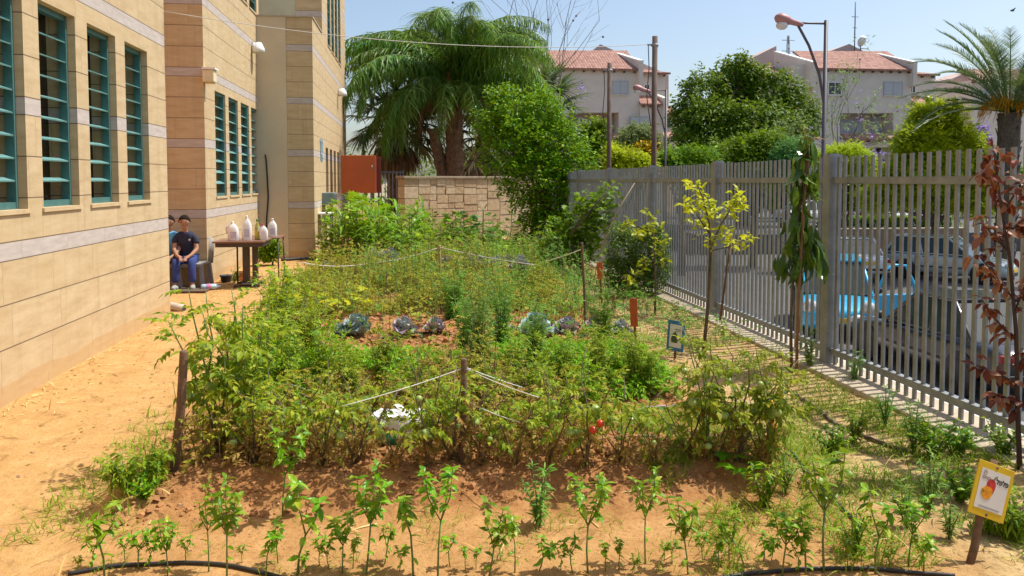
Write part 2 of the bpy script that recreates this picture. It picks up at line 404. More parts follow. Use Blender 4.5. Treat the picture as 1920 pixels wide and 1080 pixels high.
# ================================================================== the school building
def stone_mat(name, tone=1.0):
    m, nt, b = new_mat(name)
    g = nt.nodes.new("ShaderNodeNewGeometry"); p = g.outputs["Position"]
    sp = nt.nodes.new("ShaderNodeSeparateXYZ"); nt.links.new(p, sp.inputs[0])
    sn = nt.nodes.new("ShaderNodeSeparateXYZ"); nt.links.new(g.outputs["True Normal"], sn.inputs[0])
    M = lambda *a: math_n(nt, *a)
    u = M("ADD", M("MULTIPLY", sp.outputs[1], M("ABSOLUTE", sn.outputs[0])), M("MULTIPLY", sp.outputs[0], M("ABSOLUTE", sn.outputs[1])))
    zz = M("DIVIDE", M("ADD", sp.outputs[2], -1.08+11.4), 1.14)
    per = M("FLOOR", zz); mm = M("MULTIPLY", M("FRACT", zz), 1.14)
    band = M("MULTIPLY", M("LESS_THAN", mm, .142), M("GREATER_THAN", sp.outputs[2], .5))
    ci = M("FLOOR", M("DIVIDE", M("SUBTRACT", mm, .142), .3327))
    cid = M("MULTIPLY_ADD", per, 4., ci)
    fr = M("MULTIPLY", M("FRACT", M("DIVIDE", M("ADD", M("SUBTRACT", mm, .142), .3327), .3327)), .3327)
    jl = M("MULTIPLY", M("GREATER_THAN", sp.outputs[2], .2), M("MAXIMUM", M("MULTIPLY", M("LESS_THAN", fr, .010), M("GREATER_THAN", mm, .139)), M("LESS_THAN", mm, .009)))
    wn = nt.nodes.new("ShaderNodeTexWhiteNoise"); wn.noise_dimensions = "1D"; nt.links.new(cid, wn.inputs["W"])
    uu = M("ADD", M("DIVIDE", u, .86), M("MULTIPLY", wn.outputs[0], 5.))
    vj = M("LESS_THAN", M("FRACT", uu), .0065)
    cb = nt.nodes.new("ShaderNodeCombineXYZ"); nt.links.new(cid, cb.inputs[0]); nt.links.new(M("FLOOR", uu), cb.inputs[1])
    wb = nt.nodes.new("ShaderNodeTexWhiteNoise"); wb.noise_dimensions = "2D"; nt.links.new(cb.outputs[0], wb.inputs["Vector"])
    # grain of the sandstone: cross-bedded streaks, each block cut differently
    ad = nt.nodes.new("ShaderNodeVectorMath"); ad.operation = "ADD"; nt.links.new(p, ad.inputs[0])
    sc = nt.nodes.new("ShaderNodeVectorMath"); sc.operation = "SCALE"; nt.links.new(wb.outputs["Color"], sc.inputs[0]); sc.inputs[3].default_value = 9
    nt.links.new(sc.outputs[0], ad.inputs[1])
    mp = nt.nodes.new("ShaderNodeMapping"); nt.links.new(ad.outputs[0], mp.inputs[0])
    mp.inputs["Rotation"].default_value = (.25, .2, 0); mp.inputs["Scale"].default_value = (1, 1, 5)
    gr = noise_n(nt, mp.outputs[0], 2.6, 6, .6)
    gr2 = noise_n(nt, p, 30, 4, .7); blo = noise_n(nt, p, 1.2, 3, .5)
    t = tone
    c = ramp(nt, gr, [(.28, (.45*t, .32*t, .165*t)), (.5, (.55*t, .41*t, .235*t)), (.72, (.62*t, .49*t, .30*t))])
    c = mixc(nt, M("MULTIPLY", wb.outputs["Value"], .35), c, (.52*t, .37*t, .19*t))
    c = mixc(nt, M("MULTIPLY", blo, .28), c, (.64*t, .51*t, .33*t))
    c = mixc(nt, M("MULTIPLY", ramp(nt, gr2, [(.3, 1.), (.45, 0.)]), .22), c, (.36, .22, .10))
    ms = nt.nodes.new("ShaderNodeMapping"); nt.links.new(p, ms.inputs[0]); ms.inputs["Scale"].default_value = (1, 1, .07)
    st_ = noise_n(nt, ms.outputs[0], 5.5, 5, .65)
    c = mixc(nt, M("MULTIPLY", ramp(nt, st_, [(.5, 0.), (.72, 1.)]), .32), c, (.34, .245, .14))
    c = mixc(nt, M("MULTIPLY", ramp(nt, noise_n(nt, p, 2.3, 6, .7), [(.55, 0.), (.75, 1.)]), .25), c, (.42, .30, .17))
    base = M("LESS_THAN", sp.outputs[2], M("MULTIPLY_ADD", blo, .16, .08))
    c = mixc(nt, M("MULTIPLY", base, .45), c, (.50, .29, .11))
    grey = ramp(nt, noise_n(nt, mp.outputs[0], 5, 4), [(.3, (.43, .37, .33)), (.7, (.54, .475, .425))])
    c = mixc(nt, band, c, grey)
    c = mixc(nt, M("MULTIPLY", vj, .55), c, (.25, .15, .08)); c = mixc(nt, M("MULTIPLY", jl, .85), c, (.12, .08, .05))
    nt.links.new(c, b.inputs["Base Color"]); b.inputs["Roughness"].default_value = .85; b.inputs["Specular IOR Level"].default_value = .2
    h = M("SUBTRACT", M("ADD", M("MULTIPLY", gr2, .25), M("MULTIPLY", gr, .3)), M("MAXIMUM", jl, vj))
    bump(nt, b, h, .35, .012)
    return m
m_stone = stone_mat("sandstone cladding", .97)
m_plast = flat("beige plaster", (.60, .49, .33), .9, var=.08, scale=1.4, bumpy=.25)
m_salm = flat("salmon plaster", (.62, .34, .2), .9, var=.06, scale=2)
m_teal = flat("teal painted steel", (.058, .16, .152), .45, var=.14, scale=12)
m_slat = flat("pale teal slats", (.16, .345, .33), .4, var=.16, scale=9)
def pane_mat():
    m, nt, b = new_mat("pane painted with dark room and curtain")
    mp = nt.nodes.new("ShaderNodeMapping"); nt.links.new(wpos(nt), mp.inputs[0]); mp.inputs["Scale"].default_value = (1, 1, .12)
    nz = noise_n(nt, mp.outputs[0], 3.2, 4, .6)
    c = ramp(nt, nz, [(.42, (.006, .006, .006)), (.56, (.035, .024, .013)), (.66, (.10, .07, .04)), (.72, (.02, .015, .01))])  # opaque pane: the unlit room and curtain are painted into its colour
    nt.links.new(c, b.inputs["Base Color"]); b.inputs["Roughness"].default_value = .12; b.inputs["Specular IOR Level"].default_value = .25
    return m
m_pane = pane_mat()
school = thing("school_building", "long sandstone school building with grey bands and teal louvred windows along the sandy path", "building", (-3.05, 10, 0))
SL = Vector((-3.05, 10, 0))
def sch(mb, name, mats, parent=school):
    mb.V = [v-np.array(SL) for v in mb.V]
    return mb.build(name, mats, parent)
def wall_x(X, y0, y1, z0, z1, holes, th=.3, mb=None):
    """wall whose face is at X looking to +X, with openings (ya, yb, za, zb) that share rows"""
    mb = mb or MB()
    rows = sorted(set((h[2], h[3]) for h in holes)); zc = z0
    for za, zb in rows:
        if za > zc: mb.box(X-th, X, y0, y1, zc, za)
        yc = y0
        for h in sorted(h for h in holes if (h[2], h[3]) == (za, zb)):
            mb.box(X-th, X, yc, h[0], za, zb); yc = h[1]
        mb.box(X-th, X, yc, y1, za, zb); zc = zb
    mb.box(X-th, X, y0, y1, zc, z1)
    return mb
def louvre_window(X, ya, yb, za, zb, ns, back=.09, tilt=18, depth=.085):
    f = MB(); t = .035
    x0, x1 = X-back-.05, X-back
    for (a, b_, c, d) in ((ya, ya+t, za, zb), (yb-t, yb, za, zb)): f.box(x0, x1+.02, a, b_, c, d)
    f.box(x0, x1+.015, ya+t, yb-t, za, za+.055); f.box(x0, x1+.015, ya+t, yb-t, zb-.05, zb)
    w = sch(f, "window", m_teal)
    w2 = MB(); w2.box(X-.262, X-.252, ya+.001, yb-.001, za+.001, zb-.001); pn = w2.build("pane", m_pane, w); pn.location = -SL
    s = MB(); a = R_(tilt); R = ((math.cos(a), 0, math.sin(a)), (0, 1, 0), (-math.sin(a), 0, math.cos(a)))
    for i in range(ns):
        z = za+.055+(zb-za-.105)*(i+1)/(ns+1)
        s.obox((X-back-.025, (ya+yb)/2, z), (depth, yb-ya-2*t-.004, .012), R)
    l = s.build("louvres", m_slat, w); l.location = -SL
    g = MB(); g.box(X-.25, X+.018, ya-.03, yb+.03, za-.035, za-.002); q = g.build("sill", m_stone, w); q.location = -SL
A_X = -3.05; B_X = -3.28; C_X = -2.1
hA = [(9.17-1.015*k, 9.91-1.015*k, 1.47, 3.2) for k in range(7)]
sch(wall_x(A_X, -4, 10.6, -.4, 7, hA), "wall", m_stone)
for h in hA: louvre_window(A_X, *h, 8)
hB = [(y, y+.79, 1.42, 3.22) for y in (14.16, 15.2, 16.26, 17.28)]; hB2 = [(y, y+.79, 5.28, 7.1) for y in (14.16, 15.2, 16.26, 17.28)]
mb = wall_x(B_X, 13.753, 18.3, -.4, 9, hB+hB2); mb.box(-6, B_X, 13.75-.3, 13.75, -.4, 9)
sch(mb, "wall", m_stone)
for h in hB+hB2: louvre_window(B_X, *h, 8, .05, 28, .11)
mb = MB(); mb.box(-4.4, -4.08, 10.62, 13.44, -.4, 9); sch(mb, "plaster_wall", m_salm)
# the third wing: a low stair block in front of a taller one
hC = [(y, y+.62, 1.33, 2.52) for y in (20.5, 21.55, 22.6, 23.65)]
hC2 = [(y, y+.8, 5.2, 7.6) for y in (21.3, 22.35, 23.4, 24.45)]
mb = wall_x(C_X, 18.3, 19.997, -.4, 5.23, []); mb.box(-2.66, C_X, 18.0, 18.297, -.4, 5.23); mb.box(-2.4, C_X-.002, 18.3, 20, 5.0, 5.21)
sch(mb, "wall", m_stone)
mb = MB(); mb.box(-3.6, -2.662, 17.99, 18.29, -.4, 5.25); sch(mb, "plaster_wall", m_plast)
mb = MB(); mb.box(-3.6, -2.08, 17.97, 20, 5.232, 5.262); sch(mb, "coping", m_conc)
mb = wall_x(C_X, 20.0, 27.0, -.4, 9, hC+hC2); mb.box(-2.72, C_X-.3, 20.0, 20.3, 5.27, 9)
sch(mb, "wall", m_stone)
m_green = flat("greenish stained plaster", (.47, .46, .33), .9, var=.12, scale=1.2)
mb = MB(); mb.box(-6, -2.722, 20.01, 20.3, 5.27, 9); sch(mb, "plaster_wall", m_green)
for h in hC2: louvre_window(C_X, *h, 9, .05)
m_brown = flat("brown window boards", (.17, .10, .05), .6, var=.3)
for h in hC:
    f = MB(); f.box(C_X-.2, C_X-.15, h[0]+.001, h[1]-.001, h[2]+.001, h[3]-.001); w = sch(f, "window", m_brown)
    g = MB(); g.box(C_X-.15, C_X-.12, h[0]+.02, h[0]+.07, h[2]+.01, h[3]-.01); g.box(C_X-.15, C_X-.12, h[0]+.02, h[1]-.02, h[2]+.36, h[2]+.41); q = g.build("frame", m_teal, w); q.location = -SL
# unseen solid blocks added behind the walls, so no light leaks through
mb = MB(); mb.box(-12, A_X-.31, -4, 10.6, -.4, 6.9); mb.box(-12, -4.41, 10.61, 13.44, -.4, 6.9); mb.box(-12, B_X-.31, 13.76, 17.98, -.4, 8.9); mb.box(-12, C_X-.31, 18.31, 19.99, -.4, 4.98); mb.box(-12, C_X-.31, 20.31, 27, -.4, 8.9)
sch(mb, "roof", m_plast)  # solid fill added to block light, not a roof over the rooms
# small fittings on the walls
m_cream = flat("cream plastic", (.72, .62, .40), .5); m_white = flat("white plastic", (.82, .81, .78), .45, var=.05)
def cone_lamp(Y, Z, X, label):
    t = thing("wall_lamp", label, "lamp", (X, Y, Z))
    a = MB(); a.box(0.001, .05, -.06, .06, .0, .10); a.tube([(.04, 0, .05), (.12, 0, .06)], .02, 6); a.build("bracket", m_white, t)
    c = MB(); c.lathe([(.02, .07), (.06, .06), (.12, -.06), (.135, -.15), (.125, -.15), (.05, .04)], (.14, 0, .03), 14); o = c.build("lamp_shade", m_white, t)
    d = MB(); d.ball((.14, 0, -.05), .07, 10); d.build("bulb", m_cream, t)
Yl, Zl = atx(483, 88, B_X+.12); cone_lamp(Yl, Zl, B_X, "white cone lamp high on the wall above the bottle table, under the grey band")
Yl, Zl = atx(641, 172, C_X+.12); cone_lamp(Yl, Zl, C_X, "small white lamp high on the far wing, above the red metal cabinet")
Yl, Zl = atx(394, 142, B_X+.1)
t = thing("flood_light", "cream box light fixed near the corner above the first narrow window", "lamp", (B_X, Yl, Zl))
a = MB(); a.box(.001, .18, -.1, .1, -.11, .09); o = a.build("housing", m_cream, t); bevel(o, .015)
a = MB(); a.box(.0, .205, -.125, .125, .091, .12); a.build("cover", m_white, t)
a = MB(); a.box(.03, .15, -.075, .075, -.125, -.111); a.build("lens", flat("amber glass", (.6, .4, .12), .3), t)
Yl, Zl = atx(603, 285, C_X+.01)
t = thing("wall_plaque", "small pale blue plaque with openwork letters on the far stone wing", "sign", (C_X, Yl, Zl))
a = MB(); m_pb = flat("pale blue enamel", (.35, .50, .62), .5)
for (y, z, w, h) in ((-.2, .12, .05, .36), (-.05, .16, .05, .3), (.1, .1, .05, .4), (.22, .14, .05, .3), (-.2, .26, .22, .05), (.1, .26, .2, .05), (-.05, -.04, .22, .05), (-.18, -.16, .05, .12), (.06, -.18, .05, .14), (.22, -.16, .05, .12)):
    a.box(.004, .02, y-w/2, y+w/2, z-h/2, z+h/2)
a.build("lettering", m_pb, t)
# cable on the plaster wall
xa, za = at(496, 300, 17.95); m_black = flat("black rubber", (.015, .015, .015), .5)
mb = MB(); mb.tube([(at(px, py, 17.95)[0], 17.95, at(px, py, 17.95)[1]) for px, py in ((497, 290), (499, 300), (501, 330), (503, 370), (500, 410), (499, 450), (498, 478))], .018, 6)
tag(mb.build("cable", m_black), "black cable hanging loose down the plain beige plaster wall", "cable")

# ================================================================== metal fence
m_galv, nt, b = new_mat("weathered galvanised steel")
co = wpos(nt); nz = noise_n(nt, co, 7, 6, .7)
nt.links.new(ramp(nt, nz, [(.3, (.20, .21, .212)), (.55, (.28, .29, .292)), (.75, (.36, .37, .37))]), b.inputs["Base Color"])
b.inputs["Metallic"].default_value = .25; b.inputs["Roughness"].default_value = .5
FX = 3.8
fence = thing("metal_fence", "tall grey steel picket fence with flat bars between the garden and the street", "fence", (FX, 4.12, 0))
posts = [1.39+2.73*i for i in range(8)]
for i, y in enumerate(posts):
    mb = MB(); mb.box(-.06, .06, y-.06-4.12, y+.06-4.12, -.1, 1.93); mb.box(-.045, .045, y-.045-4.12, y+.045-4.12, 1.93, 1.94); mb.build("post", m_galv, fence)
for a, b_ in zip(posts[:-1], posts[1:]):
    mb = MB(); n = 25; y0 = a+.06-4.12; y1 = b_-.06-4.12
    for k in range(n):
        y = y0+(k+.5)*(y1-y0)/n+random.uniform(-.002, .002); dz = random.uniform(-.004, .004)
        mb.box(-.008, .008, y-.018, y+.018, .03+dz, 1.91+dz)
    pn = mb.build("picket_panel", m_galv, fence)
    for z in (.15, 1.70):
        r = MB(); r.box(-.027, .027, y0, y1, z-.028, z+.028); r.build("rail", m_galv, pn)
# ================================================================== plain stone wall, cabinet, gate behind the garden
def ashlar(u0, u1, z0, z1, r):
    out = []
    def split(a, b, c, d, k):
        w, h = b-a, d-c
        if (w < .55 and h < .4 and (k > 3 or r.random() < .5)) or w < .25 and h < .3:
            out.append((a, b, c, d)); return
        if w > h*1.25 or h < .24:
            s = round(a+w*r.uniform(.32, .68), 3); split(a, s, c, d, k+1); split(s, b, c, d, k+1)
        else:
            s = round(c+h*r.uniform(.35, .65), 3); split(a, b, c, s, k+1); split(a, b, s, d, k+1)
    split(u0, u1, z0, z1, 0); return out
def blocks_mat():
    m, nt, b = new_mat("rough cut limestone")
    g = nt.nodes.new("ShaderNodeNewGeometry"); nz = noise_n(nt, g.outputs["Position"], 9, 6, .65)
    c = ramp(nt, g.outputs["Random Per Island"], [(0, (.44, .31, .18)), (.5, (.55, .41, .25)), (1, (.60, .48, .32))])
    c = mixc(nt, math_n(nt, "MULTIPLY", ramp(nt, nz, [(.35, 1.), (.55, 0.)]), .4), c, (.28, .19, .10))
    nt.links.new(c, b.inputs["Base Color"]); b.inputs["Roughness"].default_value = .9
    bump(nt, b, nz, .5, .03); return m
xL, zt = at(757, 330, 22.0); xR, _ = at(1010, 330, 25.0)
Lw = math.hypot(xR-xL, 3.0); aw = math.atan2(3.0, xR-xL)
sw = thing("stone_wall", "low wall of irregular pale limestone blocks standing before the palm", "wall", (xL, 22.0, 0), aw)
mb = MB(); r = random.Random(3)
for (a, b_, c, d) in ashlar(0, Lw, 0, zt-.07, r): mb.box(a+.009, b_-.009, -r.uniform(.01, .035), .3, c+.009, d-.009)
mb.build("block_face", blocks_mat(), sw)
mb = MB(); mb.box(.02, Lw-.02, 0, .28, 0, zt-.08); mb.build("core", flat("grey mortar", (.22, .17, .11), .95), sw)
mb = MB(); mb.box(-.04, Lw, -.07, .34, zt-.068, zt); o = mb.build("coping", flat("weathered coping", (.33, .26, .18), .9, var=.2), sw); bevel(o, .01)
m_red = flat("faded red paint", (.50, .092, .014), .45, var=.1, scale=2.5)
Yc = 21.8; x0, z1 = at(639, 291, Yc); x1, z0 = at(705, 362, Yc)
t = thing("metal_cabinet", "red painted metal cabinet fixed beside the far corner of the building", "cabinet", (x0, Yc, z0))
mb = MB(); mb.box(0, x1-x0, .03, .5, 0, z1-z0); o = mb.build("body", flat("dark red paint", (.20, .03, .015), .5, var=.15), t); bevel(o, .012)
mb = MB(); mb.box(.0, x1-x0-.0, 0, .028, .0, z1-z0); o = mb.build("door", m_red, t); bevel(o, .008)
mb = MB(); mb.tube([(x1-x0-.1, -.03, (z1-z0)*.6), (x1-x0-.1, -.03, (z1-z0)*.74)], .012, 6); mb.box(x1-x0-.11, x1-x0-.09, -.03, 0, (z1-z0)*.66, (z1-z0)*.68); mb.build("handle", m_galv, t)
mb = MB(); mb.box(x1-x0+.01, x1-x0+.13, .22, .26, 0, z1-z0-.02); mb.build("side_door", flat("dark red paint", (.20, .03, .015), .5), t)
mb = MB(); mb.box(.1, .16, .2, .26, -z0, -.001); mb.box(x1-x0-.16, x1-x0-.1, .2, .26, -z0, -.001); mb.build("stand", m_galv, t)
m_dark = flat("dark grey steel", (.10, .105, .115), .5)
xa, zg = at(708, 300, 23.2); xb, _ = at(757, 300, 23.2)
t = thing("bar_gate", "narrow dark steel bar gate closing the gap beside the stone wall", "gate", (xa, 23.2, 0))
mb = MB(); mb.box(0, .05, -.025, .025, 0, 2.0); mb.box(xb-xa-.05, xb-xa, -.025, .025, 0, 2.0); mb.box(.05, xb-xa-.05, -.02, .02, 1.9, 1.96); mb.box(.05, xb-xa-.05, -.02, .02, .12, .18); mb.build("frame", m_dark, t)
mb = MB()
for i in range(6): mb.box(.1+i*(xb-xa-.2)/5-.012, .1+i*(xb-xa-.2)/5+.012, -.012, .012, .18, 1.9)
mb.build("bars", m_galv, t)

# ================================================================== poles and wires rising from the fence line
m_rust = flat("rusty brown steel", (.095, .06, .045), .8, var=.35, scale=9)
def steel_pole(px, py, Y, label):
    X, Z = at(px, py, Y)
    t = thing("steel_pole", label, "pole", (X, Y, 0))
    mb = MB(); mb.tube([(0, 0, -.2), (0, 0, Z)], .042, 10); mb.build("shaft", m_rust, t)
    mb = MB(); mb.tube([(0, 0, Z-.16), (0, 0, Z-.12)], .056, 10); mb.tube([(-.055, -.02, Z-.14), (-.13, -.04, Z-.14)], .014, 6); mb.build("clamp", m_galv, t)
    mb = MB(); mb.tube([(-.12, -.04, Z-.14), (-.10, -.03, Z-.5), (-.14, -.05, Z-.95), (-.06, -.02, Z-1.4)], .008, 5); mb.build("wire_tail", m_rust, t)
    return X, Z
pX, pZ = steel_pole(1228, 68, 12.3, "tall rusty steel pole at the fence with a wire tied to its top")
steel_pole(1143, 118, 15.05, "shorter rusty steel pole at the far end of the fence")
m_wire = flat("pale galvanised wire", (.55, .52, .47), .5)
P0 = np.array((A_X+.01, 10.57, at(303, 21, 10.57)[1])); P1 = np.array((pX, 12.3, pZ-.12))
mb = MB(); mb.tube([P0+(P1-P0)*s-np.array([0, 0, .2*4*s*(1-s)]) for s in np.linspace(0, 1, 30)], .005, 5)
tag(mb.build("wire", m_wire), "thin pale wire strung from the school wall across to the tall rusty pole", "wire")

# ================================================================== houses across the street
m_hwall = flat("grey beige render", (.66, .575, .49), .9, var=.07, scale=1.2, bumpy=.2)
m_hpink = flat("pinkish render", (.55, .42, .37), .9, var=.06, scale=1.2)
m_cop = flat("white coping", (.78, .75, .70), .8, var=.05)
m_shut = flat("pale grey shutter", (.44, .45, .46), .6, var=.06)
m_hglass = flat("dark house glass", (.03, .035, .04), .15)
m_shade = flat("painted hollow shade", (.05, .05, .05), .8)  # near-black tone that paints the shade inside hollows
def tiles_mat():
    m, nt, b = new_mat("red clay roof tiles")
    p = wpos(nt); sp = nt.nodes.new("ShaderNodeSeparateXYZ"); nt.links.new(p, sp.inputs[0])
    M = lambda *a: math_n(nt, *a)
    wx = M("ABSOLUTE", M("SINE", M("MULTIPLY", sp.outputs[0], math.pi/.24)))
    wz = M("FRACT", M("DIVIDE", sp.outputs[2], .2))
    cb = nt.nodes.new("ShaderNodeCombineXYZ"); nt.links.new(M("FLOOR", M("DIVIDE", sp.outputs[0], .24)), cb.inputs[0]); nt.links.new(M("FLOOR", M("DIVIDE", sp.outputs[2], .2)), cb.inputs[1])
    wn = nt.nodes.new("ShaderNodeTexWhiteNoise"); wn.noise_dimensions = "2D"; nt.links.new(cb.outputs[0], wn.inputs["Vector"])
    c = ramp(nt, wn.outputs["Value"], [(0, (.27, .13, .095)), (.5, (.345, .175, .13)), (1, (.41, .23, .175))])
    c = mixc(nt, M("MULTIPLY", M("LESS_THAN", wz, .16), .5), c, (.14, .05, .03))
    c = mixc(nt, M("MULTIPLY", M("LESS_THAN", wx, .2), .45), c, (.16, .06, .04))
    nt.links.new(c, b.inputs["Base Color"]); b.inputs["Roughness"].default_value = .85
    bump(nt, b, wx, .6, .05); return m
m_tile = tiles_mat()
def house(Y, ox, label, mirror=False, parts=()):
    """PARTS are given in photograph pixels on the plane of the front at distance Y; OX shifts them"""
    xo, _ = at(1600+ox, 300, Y)
    t = thing("apartment_house", label, "house", (xo, Y, STREET)); Lc = np.array((xo, Y, STREET))
    pt = lambda px, py, dy=0.: np.array((at(px, py, Y)[0], Y+dy, at(px, py, Y)[1]))
    def fin(mb, name, m, par=t):
        mb.V = [v-Lc for v in mb.V]
        return mb.build(name, m, par)
    return t, pt, fin
def build_house(Y, ox, label, spec):
    t, pt, fin = house(Y, ox, label)
    for s in spec:
        k = s[0]
        if k == "wall":      # name, x0,x1,ytop,ybot, front offset, depth, mat
            _, x0, x1, y0, y1, dy, dp, m = s
            mb = MB(); mb.prism([pt(x0, y1, dy), pt(x1, y1, dy), pt(x1, y0, dy), pt(x0, y0, dy)], (0, dp, 0)); fin(mb, "wall", m)
        elif k == "poly":
            _, pts, dy, dp, m, nm = s
            mb = MB(); mb.prism([pt(x, y, dy) for x, y in pts], (0, dp, 0)); fin(mb, nm, m)
        elif k == "roof":    # eave x0,x1,y ; ridge x0,x1 ; ridge height px ; depth
            _, e0, e1, ye, r0, r1, yr, dy, dp = s
            mb = MB(); ze = pt(e0, ye)[2]; zr = pt(r0, yr)[2]
            a, b_ = pt(e0, ye, dy), pt(e1, ye, dy); c, d = pt(r1, ye, dy), pt(r0, ye, dy)
            # ridge is further back: keep the plan width, raise and set back
            kx = lambda q, Yd: q
            a[2] = b_[2] = ze; c = c+np.array((0, dp, zr-ze)); d = d+np.array((0, dp, zr-ze))
            # compensate for distance so the ridge stands at its true width
            mb.prism([a, b_, c, d], (0, .05, -.16)); rf = fin(mb, "roof", m_tile)
            mb = MB(); n = max(3, int((b_[0]-a[0])/.8))
            for i in range(n):
                x = a[0]+(i+.5)*(b_[0]-a[0])/n; mb.box(x-.06, x+.06, Y+dy+.05, Y+dy+.5, ze-.3, ze-.17)
            q = fin(mb, "rafter_ends", m_rust)
        elif k == "cop":     # sloping white coping
            _, x0, y0, x1, y1, w, dy, dp = s
            a, b_ = pt(x0, y0, dp), pt(x1, y1, dy); a[1] = Y+dp; b_[1] = Y+dy
            mb = MB(); mb.prism([a, a+np.array((w, 0, 0)), b_+np.array((w, 0, 0)), b_], (0, 0, .12)); fin(mb, "coping", m_cop)
            low = 1.2
            mb = MB(); mb.prism([a+np.array((.04, 0, -.003)), b_+np.array((.04, 0, -.003)), b_+np.array((.04, 0, -low-.8)), a+np.array((.04, 0, -low-2.5))], (w-.08, 0, 0)); fin(mb, "parapet", m_hwall)
        elif k == "win":
            _, x0, x1, y0, y1, dy, kind = s
            a, b_ = pt(x0, y1, dy), pt(x1, y0, dy)
            mb = MB(); mb.box(a[0], b_[0], Y+dy-.06, Y+dy+.02, a[2], b_[2]); w = fin(mb, "window", m_cop if kind == "glass" else flat("grey frame", (.36, .36, .36), .6))
            e = .07
            mb = MB(); xm = (a[0]+b_[0])/2
            for (p, q) in ((a[0]+e, xm-e/2), (xm+e/2, b_[0]-e)): mb.box(p, q, Y+dy-.068, Y+dy-.061, a[2]+e, b_[2]-e)
            fin(mb, "pane" if kind == "glass" else "shutter", m_hglass if kind == "glass" else m_shut, w).location = (0, 0, 0)
            mb = MB(); mb.box(a[0]-.08, b_[0]+.08, Y+dy-.11, Y+dy-.002, a[2]-.09, a[2]-.002); fin(mb, "sill", m_hwall, w)
        elif k == "dark":
            _, x0, x1, y0, y1, dy = s
            a, b_ = pt(x0, y1, dy), pt(x1, y0, dy); mb = MB(); mb.box(a[0], b_[0], Y+dy-.05, Y+dy-.003, a[2], b_[2]); fin(mb, "garage_shade", m_shade)
    return t, pt, fin
HB = 425
right_spec = [
    ("poly", [(1524, 150), (1575, 150), (1575, 212), (1575, HB), (1524, HB)], 0, 9, m_hwall, "wall"),
    ("poly", [(1575.1, 131), (1675, 131), (1675, 212), (1575.1, 212)], 0, 9, m_hwall, "wall"),
    ("poly", [(1524, 131), (1575, 131), (1575, 149.9), (1524, 149.9)], 0, 9, m_hwall, "wall"),
    ("poly", [(1675.1, 131), (1709, 131), (1709, HB), (1675.1, HB)], 0, 9, m_hwall, "wall"),
    ("poly", [(1575.1, 212.1), (1675, 212.1), (1675, 258), (1575.1, 258)], 1.6, 5, m_hpink, "balcony_wall"),
    ("poly", [(1575.1, 262), (1675, 262), (1675, 276), (1575.1, 276)], -.3, 5, m_hwall, "balcony_front"),
    ("poly", [(1575.1, 276.1), (1675, 276.1), (1675, HB), (1575.1, HB)], 1.8, 5, m_shade, "garage"),  # solid dark block in place of the garage's shaded inside
    ("roof", 1578, 1682, 260, 1578, 1682, 250.5, -.9, .9),
    ("roof", 1525, 1711, 128, 1525, 1711, 82, -.35, 4.2),
    ("poly", [(1512, 91), (1612, 91), (1612, HB), (1512, HB)], 4.6, 4, m_hpink, "wall"),
    ("poly", [(1418, 112), (1510, 66), (1510, HB), (1418, HB)], 5.5, 4, m_hpink, "gable_wall"),
    ("poly", [(1598, 84), (1651, 64), (1779, 130), (1779, HB), (1598, HB)], 5.0, 4.5, m_hpink, "gable_wall"),
    ("cop", 1494, 83, 1518, 120, .42, -.5, 4.4), ("cop", 1676, 83, 1706, 120, .42, -.5, 4.4),
    ("poly", [(1494, 120), (1523.8, 120), (1523.8, HB), (1494, HB)], .4, 8, m_hwall, "wall"),
    ("poly", [(1440, 134), (1493.8, 134), (1493.8, HB), (1440, HB)], 2.2, 3.2, m_hwall, "wall"),
    ("roof", 1440, 1498, 133, 1480, 1492, 108, 1.8, 3.2),
    ("poly", [(1709.1, 137), (1768, 137), (1768, HB), (1709.1, HB)], 1.0, 5, m_hwall, "wall"),
    ("roof", 1709, 1772, 136, 1709, 1716, 116, .6, 4),
    ("roof", 1709, 1744, 195, 1709, 1744, 178, -.6, 1.5), ("cop", 1733, 177, 1741, 187, .35, -.5, 1.0),
    ("poly", [(1709.1, 196), (1745, 196), (1745, HB), (1709.1, HB)], -.2, 1.1, m_hwall, "porch_wall"),
    ("win", 1552, 1578, 154, 178, 0, "glass"), ("win", 1656, 1692, 154, 179, 0, "shut"), ("win", 1717, 1730, 157, 172, 1.0, "glass"),
    ("win", 1592, 1635, 223, 247, 1.6, "shut"), ("win", 1653, 1672, 214, 247, 1.6, "shut"),
]
HY = 66.
build_house(HY, 0, "grey house with red tiled roof, antenna mast and satellite dish behind the street lamp", right_spec)
